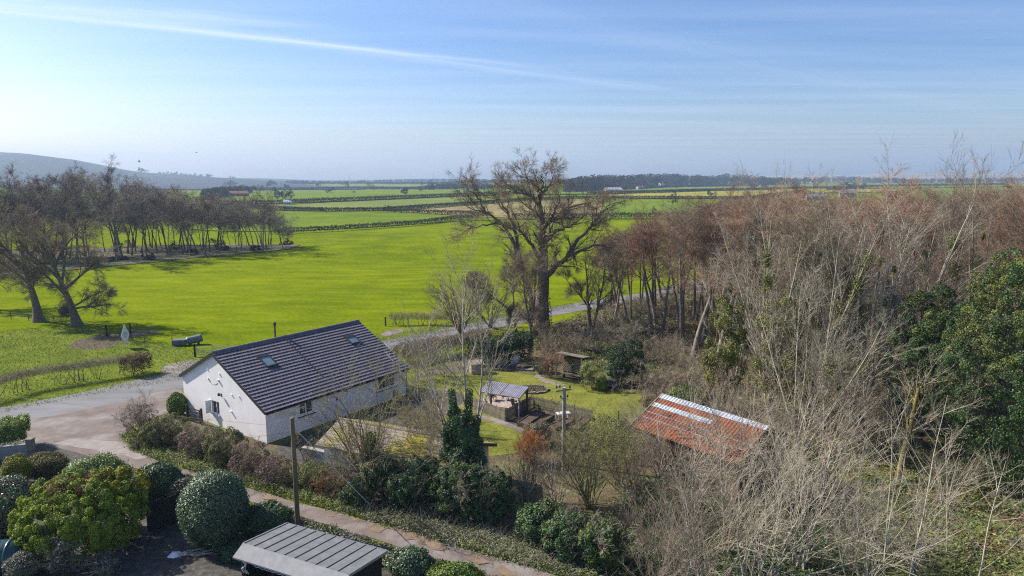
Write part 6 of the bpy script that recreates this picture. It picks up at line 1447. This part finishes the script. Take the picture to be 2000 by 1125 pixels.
# ================================================================== GARDEN AND LANE-SIDE PLANTING
def add_twigs(root, k, sc, zs=1.0, z=0, src=None):
    st_, tw = (src or UB)[k]
    for nm, me in (('stem', st_), ('twigs', tw)):
        o = link(nm, me, root, (0, 0, z)); o.scale = (sc, sc, sc * zs); o.rotation_euler = (0, 0, k * 1.3 + sc)
def dome_bush(name, base, rx, ry, H, n, size, material, label, seed, extra=(), cat='bush', noise=.05, group=None, z0=.0, rz=0, power=1.0):
    """clipped bush: leaves in a thin skin over a dome"""
    rng = np.random.default_rng(seed); root = empty(name, base, rz, label, cat, group)
    def pts(m, off=0):
        q = unit(rng.normal(0, 1, (m, 3))); k = rng.uniform(.86, 1.02, m) + rng.normal(0, noise, m) * .5 + off
        ph_ = np.sin(q[:, 0] * 5 + seed) * np.sin(q[:, 1] * 4.3 + seed * 2) * np.sin(q[:, 2] * 4.7 + 1) * noise * 1.6
        k = k + ph_; cz = H * .52
        zz = q[:, 2] * np.where(q[:, 2] > 0, H - cz, cz * 1.02)
        return np.column_stack([q[:, 0] * rx * k, q[:, 1] * ry * k, np.maximum(.03, cz + zz * k)]), q
    C, Nr = pts(n); link('foliage', leaf_mesh('foliage', C, Nr, size, M[material], rng, .65, .55), root)
    for (em, en, es, nm) in extra:
        C, Nr = pts(en, .02); link(nm, leaf_mesh(nm, C, Nr, es, M[em], rng, .65, .6), root)
    w_, _, _ = tree_geo(seed, [((rng.normal(0, .1), rng.normal(0, .1), -.05), (rng.normal(0, .35), rng.normal(0, .35), 1), H * .8, .04) for _ in range(6)], [dict(m=4, wig=.1, trop=0, k=5), dict(c=5, m=3, wig=.12, trop=.02, ang=.6, lr=.5, t0=.3)], 2)
    link('stem', w_.mesh('stem', [M['bark']]), root); return root

# bottom left garden
cb = shrub('conifer_bush', G(165, 1068), (2.95, 2.6, 2.0), 110000, .045, 'thuja', 'huge rounded bright green conifer bush with a browned top', 'bush', 900, 760, .23, stem_mat='bark', zlift=.85, stems=4, fill=.15, tilt=.5, extra=())
g = np.random.default_rng(901)
C, Nr = [], []
for (ax_, ay_, rr_, m_) in ((-.5, -.5, .75, 1700), (.5, .4, .65, 1300), (-1.0, .3, .5, 700), (.7, -.7, .4, 500)):
    q = unit(g.normal(0, 1, (m_, 3))); C.append(np.array([[ax_, ay_, 3.62 - .10 * (ax_ ** 2 + ay_ ** 2)]]) + q * [rr_, rr_, .28] * g.uniform(.5, 1, (m_, 1))); Nr.append(q + [0, 0, .6])
link('withered_top', leaf_mesh('withered_top', np.concatenate(C), np.concatenate(Nr), .05, M['brown_leaf'], g), cb)
C, Nr = lump_points(g, 14000, (1.6, 1.5, .9), 50, .3, (1.3, .7, 2.8), .5, .1); link('golden_tips', leaf_mesh('golden_tips', C, Nr, .05, M['gold'], g), cb)
C, Nr = lump_points(g, 16000, (3.05, 2.7, 1.75), 120, .25, (0, 0, 2.1), 1.8, .0); link('pale_tips', leaf_mesh('pale_tips', C, Nr, .042, M['bright_leaf'], g), cb)
dome_bush('variegated_shrub', G(195, 970), 1.8, 1.2, 2.5, 16000, .045, 'bright_leaf', 'pale variegated shrub just behind the huge conifer bush', 902, (('white_leaf', 3200, .035, 'pale_leaves'), ('laurel', 4000, .045, 'dark_leaves')), noise=.14)
dome_bush('clipped_bush', G(423, 1062), 1.72, 1.65, 3.95, 42000, .045, 'laurel', 'clipped egg shaped bush speckled with pale leaves beside the lane', 903, (('white_leaf', 6500, .034, 'pale_leaves'),), noise=.045)
dome_bush('laurel_bush', G(312, 966), 1.3, 1.0, 1.9, 14000, .055, 'ivy', 'dark glossy bush between the conifer bush and the clipped egg shaped bush', 904, (('laurel', 3000, .05, 'pale_leaves'),), noise=.1)
dome_bush('laurel_bush', G(352, 968), 1.2, .9, 1.2, 7000, .05, 'verge_grey', 'low mixed bush at the lane edge behind the dark board fence', 905, (('brown_leaf', 1200, .05, 'withered_leaves'),), noise=.14)
dome_bush('golden_bush', G(36, 948), .75, .7, 1.9, 9000, .042, 'gold', 'small upright golden yellow bush near the low grey wall', 906, (('bright_leaf', 3000, .042, 'green_leaves'),), noise=.12)
dome_bush('brown_bush', G(90, 925), 1.4, .95, 1.35, 10000, .045, 'olive_leaf', 'low rounded brownish bush between the golden bush and the lane', 907, (('brown_leaf', 2500, .045, 'withered_leaves'),), noise=.1)
dome_bush('flowering_bush', G(8, 1045), 1.75, 1.5, 3.1, 20000, .055, 'laurel', 'dark leaved bush with pink and white blossom at the left edge', 908, (('pink_flower', 1500, .055, 'pink_blossom'), ('white_leaf', 3200, .045, 'pale_leaves')), noise=.1)
dome_bush('grey_bush', G(48, 1128), .85, .8, 1.3, 9000, .035, 'verge_grey', 'small grey rounded bush beside the teal tank', 909, noise=.08)
o_ = shrub('spindly_bush', G(135, 1115), (.8, .7, .95), 2500, .045, 'verge_grey', 'spindly grey green bush in front of the huge conifer bush', 'bush', 910, 20, .3, stems=3); add_twigs(o_, 2, .5, .8)
o_ = shrub('spindly_bush', G(205, 1122), (.9, .7, .5), 2500, .045, 'verge_grey', 'low grey straggly plant right of the spindly bush', 'bush', 911, 20, .25, stems=2); add_twigs(o_, 1, .4, .6)
dome_bush('ivy_bush', G(520, 1046), 1.35, 1.1, 1.7, 14000, .055, 'ivy', 'dark ivy bush between the clipped egg shaped bush and the grey shed', 912, (('laurel', 2500, .05, 'pale_leaves'),), noise=.12)
dome_bush('ivy_bush', G(470, 1090), 1.0, .8, .8, 6000, .05, 'ivy', 'low dark ivy clump at the foot of the clipped egg shaped bush', 913, noise=.12)
hedge('ivy_hedge', [G(560, 1030), G(640, 1056), G(720, 1083), G(790, 1106), G(860, 1127), G(960, 1162), G(1040, 1190)], 1.25, .52, 'low ivy hedge along the lane behind the grey shed', 34000, .05, 'verge_grey', 914, stems=1, twigs=40, twig='twig_mauve')
dome_bush('green_bush', G(885, 1142), 1.3, .8, .95, 11000, .05, 'bright_leaf', 'bright green clump in the ivy hedge right of the grey shed', 915, (('ivy', 3500, .05, 'dark_leaves'),), noise=.14)
dome_bush('ivy_bush', G(800, 1125), 1.0, .9, 1.3, 8000, .05, 'laurel', 'dark ivy clump touching the right end of the grey shed', 916, (('white_leaf', 900, .04, 'pale_leaves'),), noise=.14)

# mixed hedge between lane and house
dome_bush('clipped_bush', CORNER_BUSH, .75, .75, 1.9, 9000, .045, 'bright_leaf', 'small rounded green bush at the left corner of the gable', 706, (('ivy', 2500, .045, 'dark_leaves'),), noise=.05)
def mixed(px, py, r, H, lm, k, label, seed, dens=1.0, tw=.55):
    o = shrub('hedge_shrub', G(px, py), (r, r * .8, H * .52), int(11000 * r * dens), .036, lm, label, 'shrub', seed, 90, .30, stems=4, group='shrubs of the mixed hedge below the house', fill=.2, zlift=.95)
    add_twigs(o, k, tw * H / 2.0, 1.0); add_twigs(o, (k + 2) % 4, tw * H / 2.6, 1.1); return o
mixed(278, 850, 1.25, 2.3, 'mauve_leaf', 1, 'purplish leafless shrub at the rounded end of the mixed hedge', 920, .45, .62)
mixed(300, 872, 1.3, 1.5, 'olive_leaf', 0, 'olive shrub at the corner where the lane meets the road', 921, 1.1, .45)
mixed(335, 868, 1.5, 2.0, 'olive_leaf', 3, 'dark olive shrub left of the garden gate', 922, 1.0)
mixed(392, 888, 1.45, 1.9, 'mauve_leaf', 1, 'brown leaved shrub in front of the garden gate', 923, .8)
mixed(440, 905, 1.35, 2.25, 'olive_leaf', 0, 'tall olive green shrub in front of the white gable', 924, 1.25, .45)
mixed(492, 925, 1.4, 1.9, 'mauve_leaf', 1, 'purplish brown shrub below the corner of the white house', 925, .6)
mixed(545, 945, 1.25, 1.6, 'mauve_leaf', 3, 'low purplish brown shrub left of the leaning pole', 926, .6)
mixed(650, 962, 1.2, 1.3, 'brown_leaf', 0, 'rusty brown low shrub right of the leaning pole', 927, .6)
mixed(610, 950, .9, 1.4, 'verge_leaf', 2, 'pale green low shrub behind the leaning pole', 928, .8)
bare('sapling', G(600, 925), 930, [((0, 0, -.1), (.05, 0, 1), 2.6, .05), ((0, 0, .6), (-.4, 0, .9), 2.0, .035), ((0, 0, .7), (.45, .1, .9), 2.0, .035)], bush_levels(.007, .8, .6, .02), 'small bare tree just right of the leaning pole', wood='bark_grey', twig='twig_olive')
BK1 = [(242, 852), (258, 878), (330, 905), (430, 936), (560, 971), (700, 1007), (740, 985), (700, 962), (580, 940), (430, 900), (330, 872), (268, 842)]
BK2 = [(640, 992), (700, 1008), (850, 1056), (1000, 1096), (1140, 1135), (1220, 1120), (1100, 1075), (1000, 1048), (850, 1000), (720, 968)]
ground_cover('bank_plants', BK1, 46000, .045, 'verge_leaf', .45, 931, 'low green and straw coloured growth on the bank below the mixed hedge', .42)
ground_cover('bank_plants', BK2, 34000, .045, 'verge_grey', .3, 932, 'grey green ivy and dead nettles on the lane bank', .4)
ground_cover('bank_plants', BK2, 16000, .05, 'verge_leaf', .35, 933, 'green ivy leaves on the lane bank', .45)
bramble_arcs('bramble_stems', BK1 , 900, .8, .007, 'twig_mauve', 934, 'thin dead stems on the bank below the mixed hedge'); bramble_arcs('bramble_stems', BK2, 1500, 1.0, .007, 'twig_pale', 935, 'thin pale dead stems on the lane bank')
# ivy masses along the bank
def ivy_mound(px, py, rx, ry, H, n, label, seed, m='ivy', ex=()):
    o = shrub('ivy_mound', G(px, py), (rx, ry, H * .52), n, .052, m, label, 'ivy', seed, 130, .30, stems=5, zlift=.95, extra=ex, group='ivy mounds along the lane bank', fill=.45, top_bias=.25); add_twigs(o, seed % 4, .42 * H / 2.2 + .18, 1.1)
    g = np.random.default_rng(seed + 7); C, Nr = lump_points(g, int(n * .28), (rx * 1.05, ry * 1.05, H * .55), 60, .26, (0, 0, H * .52), .1, .1, .5); link('lit_leaves', leaf_mesh('lit_leaves', C, Nr, .048, M['lit_ivy'], g), o); return o  # paler leaves, mostly on the upper side: sunlight put into the colour
ivy_mound(745, 975, 1.2, 1.0, 2.4, 14000, 'dark ivy mound under the olive bush beside the outbuilding', 940)
ivy_mound(815, 988, 1.7, 1.1, 2.7, 24000, 'widest dark ivy mound, in front of the lichen roofed outbuilding', 941)
ivy_mound(905, 1010, 1.6, 1.2, 2.9, 26000, 'dark ivy mound at the foot of the ivy clad trunk', 942, ex=(('bright_leaf', 1200, .05, 1.02, .2, 'pale_leaves'),))
ivy_mound(960, 1015, 1.2, 1.0, 2.7, 16000, 'tall ivy mound right of the ivy clad trunk', 943)
ivy_mound(1060, 1060, 1.2, 1.0, 2.0, 14000, 'ivy mound in front of the brown hazel stems', 944)
ivy_mound(1110, 1085, 1.2, 1.0, 2.0, 15000, 'ivy mound left of the brighter green bush', 945)
ivy_mound(1175, 1105, 1.1, .9, 2.0, 15000, 'brighter green ivy bush at the end of the lane bank', 946, 'holly', (('bright_leaf', 2500, .05, 1.02, .1, 'pale_leaves'),))
ivy_mound(700, 985, .9, .7, 1.3, 7000, 'small ivy mound at the bank foot below the olive bush', 947)
# ivy clad trunk with the pale pollard above
it = evergreen('ivy_clad_tree', G(903, 978), top_h(790, G(903, 978).y), 1.05, .95, 17000, .06, 'ivy', 'dark ivy clad trunk below the tall pale bare tree', 950, 60, .5, .3)
g = np.random.default_rng(951); C, Nr = [], []
hI = top_h(790, G(903, 978).y)
for (x_, zt_) in ((-.55, hI + .9), (.5, hI + .9), (.95, hI - .8), (-1.0, hI - 1.8)):
    for z_ in np.arange(hI * .35, zt_, .16):
        m_ = 80; q = unit(g.normal(0, 1, (m_, 3))); r_ = .42 * (1 - .5 * (z_ / zt_)); C.append(np.column_stack([x_ * z_ / zt_ + q[:, 0] * r_, q[:, 1] * r_, z_ + q[:, 2] * r_])); Nr.append(q)
link('ivy_columns', leaf_mesh('ivy_columns', np.concatenate(C), np.concatenate(Nr), .06, M['ivy'], g), it)
B_ = G(905, 975); Hh = top_h(548, B_.y)
bare('pale_tree', B_, 952, [((-.3, 0, 0), (-.16, .05, 1), Hh * .80, .085), ((.1, 0, 0), (.06, 0, 1), Hh * .98, .12), ((.25, .1, 0), (.10, .1, 1), Hh * .92, .10), ((0, .1, 2), (-.42, .1, 1), Hh * .62, .07), ((.2, 0, 2), (.34, .05, 1), Hh * .6, .07), ((-.2, 0, 2.4), (-.62, .0, 1), Hh * .55, .06)],
     [dict(m=10, wig=.035, trop=.015, tip=.22, k=7), dict(c=13, m=7, wig=.06, trop=.07, ang=.62, sd=.15, lr=.36, fall=.35, t0=.42, rr=.5, k=4, rmin=.016, tip=.3), dict(c=6, m=5, wig=.07, trop=.06, ang=.45, lr=.48, fall=.3, t0=.15, rr=.55, k=3, rmin=.010, lmin=.6), dict(c=4, m=3, wig=.08, trop=.03, ang=.45, lr=.5, fall=.3, t0=.15, rr=.6, k=3, rmin=.007, lmin=.4)],
     'tall pale bare tree with upswept stems growing above the ivy clad trunk', wood='bark_pale', twig='twig_pale')
# olive bush in front of the outbuilding
def fan(name, px, py, top, n, spread, label, seed, twig, wood, r=.05, d=1.0, cat='bush', lv=None, droop=-.0, sc=None):
    b_ = G(px, py); H = top_h(top, b_.y); g = np.random.default_rng(seed)
    st_ = [((g.normal(0, .15), g.normal(0, .15), -.1), (g.normal(0, spread), g.normal(0, spread), 1), H * g.uniform(.75, 1.05), r * g.uniform(.6, 1.2)) for _ in range(n)]
    return bare(name, b_, seed, st_, lv or bush_levels(.0065, d, .5, droop), label, cat, wood=wood, twig=twig, trunk_name='stem', crown_name='twigs')
ot = fan('olive_bush', 722, 962, 740, 9, .25, 'large olive brown leafless bush with an ivy stem, left of the ivy clad trunk', 960, 'twig_olive', 'bark_grey', .07, 1.15)
g = np.random.default_rng(961); m_ = 2600; z_ = g.uniform(.3, 3.8, m_); q = unit(np.column_stack([g.normal(0, 1, (m_, 2)), g.normal(0, .3, m_)])); link('ivy', leaf_mesh('ivy', np.column_stack([q[:, 0] * .32 + .05 * z_, q[:, 1] * .32, z_]), q, .06, M['ivy'], g), ot)
fan('olive_bush', 795, 948, 806, 14, .5, 'spreading olive brown bush hiding the lichen roof', 962, 'twig_olive', 'bark_grey', .045, 1.1)
fan('olive_bush', 672, 968, 850, 7, .35, 'thin olive brown bush at the near corner of the outbuilding', 963, 'twig_olive', 'bark_grey', .035, .9)
fan('grey_bush', 850, 965, 820, 9, .4, 'grey leafless bush left of the ivy clad trunk', 964, 'twig_mauve', 'bark_pale', .04, 1.0)
fan('brown_bush', 800, 838, 788, 8, .5, 'brown leafless bush by the right corner of the white house', 965, 'twig_mauve', 'bark_pale', .04, 1.0)
fan('brown_bush', 852, 826, 762, 8, .45, 'grey brown leafless bush between the house and the ivy clad trunk', 966, 'twig_pale', 'bark_pale', .04, .95)
fan('brown_bush', 822, 868, 800, 8, .55, 'tangled brown bush behind the lichen roofed outbuilding', 968, 'twig_mauve', 'bark_pale', .035, 1.0)
fan('brown_bush', 885, 850, 790, 7, .45, 'thin grey bush at the left end of the picket fence', 969, 'twig_pale', 'bark_pale', .03, .9)
fan('bare_bush', 815, 745, 668, 9, .45, 'leafless bush on the lawn edge behind the house', 970, 'twig_mauve', 'bark_pale', .035, 1.0)
fan('bare_bush', 868, 735, 655, 9, .45, 'pale leafless bush in front of the brown hedge', 971, 'twig_pale', 'bark_pale', .035, .9)
# willow, hazel and others in front of the barn
fan('willow_bush', 1150, 990, 835, 26, .26, 'yellow green willow bush of many upright shoots left of the barn', 972, 'twig_olive', 'twig_olive', .035, .8)
o_ = fan('willow_bush', 1205, 950, 838, 18, .28, 'second yellow green willow bush touching the barn corner', 973, 'twig_olive', 'twig_olive', .03, .8)
C, Nr = lump_points(np.random.default_rng(974), 5000, (1.6, 1.4, .9), 40, .5, (0, 0, 2.6), .5); link('buds', leaf_mesh('buds', C, Nr, .035, M['bamboo_leaf'], np.random.default_rng(975)), o_)
fan('hazel_bush', 1030, 1005, 880, 24, .14, 'clump of upright brown hazel stems right of the ivy clad trunk', 976, 'twig_brown', 'bark_grey', .035, .5)
fan('hazel_bush', 1085, 985, 880, 16, .2, 'sparser brown stems between the hazel clump and the willow', 977, 'twig_mauve', 'bark_pale', .03, .6)
fan('orange_bush', 1037, 905, 850, 34, .36, 'rounded orange stemmed bush at the edge of the lower lawn', 978, 'twig_orange', 'twig_orange', .018, .75)
dome_bush('grey_green_bush', G(1048, 868), .95, .8, 1.5, 6000, .05, 'verge_grey', 'loose grey green bush beside the raised beds', 979, (('olive_leaf', 1500, .05, 'dark_leaves'),), noise=.2)
dome_bush('green_bush', G(1192, 862), 1.5, 1.1, 1.7, 9000, .05, 'bamboo_leaf', 'yellow green bush at the left eave of the rusty barn', 980, (('bright_leaf', 3000, .05, 'green_leaves'),), noise=.22)
dome_bush('green_bush', G(1130, 872), .9, .8, 1.1, 4500, .05, 'verge_leaf', 'low pale green bush below the grey pole', 981, noise=.2)
fan('grey_bush', 1120, 900, 838, 9, .5, 'grey twiggy bush at the foot of the grey pole', 982, 'twig_mauve', 'bark_pale', .03, .9)
# back of the lawn
o_ = shrub('dark_conifer', G(1222, 748), (1.7, 1.4, 1.95), 26000, .055, 'dark_evergreen', 'broad dark conifer at the back right corner of the lawn', 'tree', 983, 46, .62, stems=3, zlift=.95, fill=.5, top_bias=.1)
g = np.random.default_rng(984); C, Nr = lump_points(g, 7000, (1.0, 1.0, 1.0), 20, .45, (-1.0, -.5, 1.0), .05, .4); link('light_growth', leaf_mesh('light_growth', C, Nr, .05, M['ivy'], g), o_); add_twigs(o_, 1, .75, 1.2)
for i_, (px, py, tp, tw_) in enumerate([(1065, 690, 648, 'twig_mauve'), (1098, 672, 636, 'twig_brown'), (1130, 684, 640, 'twig_mauve'), (1165, 690, 640, 'twig_pale'), (1200, 700, 645, 'twig_mauve'), (1180, 662, 620, 'twig_brown'), (1225, 680, 632, 'twig_pale'), (1262, 706, 650, 'twig_mauve'), (1060, 662, 634, 'twig_brown'), (1300, 735, 672, 'twig_mauve'), (1245, 655, 606, 'twig_mauve'), (1345, 745, 680, 'twig_pale')]):
    fan('garden_shrub', px, py, tp, 13, .5, 'leafless brown shrub in the rough ground between the massive tree and the lawn', 1100 + i_, tw_, 'bark_grey', .025, .95)
for o_ in [o for o in COL.objects if o.name.startswith('garden_shrub') and o.parent is None]: o_['group'] = 'leafless shrubs between the massive tree and the lawn'
ground_cover('undergrowth', [(1040, 660), (1110, 625), (1200, 615), (1290, 665), (1330, 715), (1280, 745), (1200, 735), (1100, 705), (1050, 690)], 26000, .09, 'verge_leaf', .4, 1120, 'straw and green growth between the massive tree and the lawn', .8)
shrub('bamboo', G(1156, 760), (1.05, .9, 1.35), 9000, .06, 'bamboo_leaf', 'bright yellow green bamboo clump right of the log store', 'bamboo', 984, 40, .35, stems=8, zlift=.95, stem_mat='twig_olive', aspect=.3)
dome_bush('green_bush', G(1176, 762), .6, .55, .9, 2500, .05, 'bright_leaf', 'small green bush beside the bamboo clump', 985, noise=.15)
dome_bush('blue_flowers', G(1189, 757), .75, .4, .55, 2200, .045, 'blue_flower', 'patch of blue flowers at the foot of the dark conifer', 986, (('bright_leaf', 500, .05, 'leaves'),), 'flowers', noise=.2)
fan('russet_bush', 1070, 736, 682, 20, .36, 'rounded russet twiggy bush behind the lawn left of the log store', 987, 'twig_red', 'twig_brown', .022, .9)
fan('russet_bush', 1118, 700, 655, 16, .45, 'brown twiggy bush behind the log store roof', 988, 'twig_mauve', 'twig_brown', .022, .9)
dome_bush('green_bush', G(1062, 728), .9, .7, 1.0, 4500, .055, 'holly', 'dark green low bush left of the log store', 989, noise=.15)
for i, (px, py, tp, l) in enumerate([(1290, 778, 716, 'brown arching bush nearest the lawn behind the barn ridge'), (1335, 775, 705, 'wide brown arching bush behind the barn ridge'), (1255, 752, 690, 'pale thin bush right of the dark conifer'), (1385, 800, 735, 'purple brown bush right of the pollarded stump')]):
    fan('arching_bush', px, py, tp, 16, .55, l, 990 + i, 'twig_mauve' if i != 2 else 'twig_pale', 'bark_grey', .03, 1.05, droop=-.04)
dome_bush('green_bush', G(1335, 800), 1.5, 1.2, 1.9, 9000, .055, 'verge_leaf', 'grey green bush just behind the barn ridge', 994, (('ivy', 2000, .05, 'dark_leaves'),), noise=.16)
dome_bush('brown_bush', G(1268, 792), .8, .6, .7, 3000, .05, 'brown_leaf', 'low rusty plants at the right tip of the lawn', 995, (('bright_leaf', 900, .05, 'leaves'),), noise=.2)
bare('pollard', G(1380, 800), 996, [((0, 0, -.1), (-.02, 0, 1), 3.0, .30), ((.1, 0, 1.5), (.22, 0, 1), 4.6, .06), ((.1, 0, 1.6), (.45, .1, 1), 4.2, .05), ((.1, 0, 1.4), (.7, .1, 1), 3.8, .05), ((0, 0, 2.7), (.15, .2, 1), 4.0, .05), ((-.1, 0, 2.7), (-.25, .1, 1), 3.6, .05)], [dict(m=6, wig=.04, trop=.02, tip=.5, k=8, flare=.3), dict(c=5, m=5, wig=.08, trop=.04, ang=.5, lr=.45, t0=.5, rr=.4, k=3, rmin=.012), dict(c=4, m=4, wig=.1, trop=.02, ang=.5, lr=.5, rmin=.008)], 'thick pollarded stump with thin upright shoots behind the barn', wood='bark_moss', twig='twig_pale')
bare('bare_bush', G(1207, 752), 997, [((-.3, 0, 0), (-.03, 0, 1), 2.9, .05), ((.0, 0, 0), (.04, 0, 1), 3.1, .05), ((.3, .1, 0), (.05, 0, 1), 2.7, .05)], [dict(m=6, wig=.03, trop=.02, tip=.4, k=5), dict(c=14, m=4, wig=.08, trop=.1, ang=.3, lr=.28, t0=.2, rr=.4, rmin=.008)], 'narrow upright pale shrub in front of the dark conifer', 'shrub', wood='bark_pale', twig='twig_olive')
# grass tufts: rough field edge, verges and lawn fringe
def tufts(poly, n, h, material, seed, label):
    rng = np.random.default_rng(seed); xy = scatter_on(poly, n, rng); z = hgt(xy[:, 0], xy[:, 1]); a = rng.uniform(0, 6.28, n); w_ = .03 * rng.uniform(.6, 1.4, n); H = h * rng.uniform(.4, 1.3, n); ln = rng.normal(0, .45, (n, 2)) * H[:, None]
    dx = np.column_stack([np.cos(a) * w_, np.sin(a) * w_]); V = np.stack([np.column_stack([xy - dx, z]), np.column_stack([xy + dx, z]), np.column_stack([xy + ln, z + H])], 1).reshape(-1, 3)
    o = link('grass', mesh_np('grass', V, None, np.arange(3 * n).reshape(n, 3), [M[material]])); tag(o, label, kind='stuff')
M['blade'] = leafmat('grass_blade', (.12, .16, .02), (.18, .22, .03), (.25, .28, .06), .4, .8, .1, trans=.25)
M['blade_lawn'] = leafmat('lawn_blade', (.15, .17, .03), (.22, .23, .045), (.29, .28, .07), .3, .8, .1, trans=.25)
tufts([(-220, 672), (60, 640), (240, 650), (420, 690), (400, 735), (180, 772), (0, 808), (-220, 856)], 26000, .16, 'blade', 1001, 'rough grass along the field edge and the left verge')
tufts([(720, 665), (870, 630), (1120, 592), (1125, 600), (890, 646), (730, 676)], 5000, .2, 'blade', 1002, 'rough grass on the verge beyond the road')
tufts([(230, 846), (258, 882), (430, 940), (700, 1012), (1140, 1138), (1150, 1125), (700, 995), (430, 925), (262, 862)], 9000, .2, 'blade', 1003, 'grass fringe along the lane bank')
tufts([(795, 752), (845, 730), (960, 720), (1100, 742), (1250, 766), (1298, 790), (1215, 834), (1060, 872), (950, 898), (870, 892), (800, 800)], 26000, .055, 'blade_lawn', 1004, 'short mown grass of the lawn')
tufts([(40, 640), (240, 640), (430, 680), (700, 660), (900, 600), (900, 560), (500, 560), (100, 590)], 22000, .14, 'blade', 1005, 'tussocks in the near part of the big field')
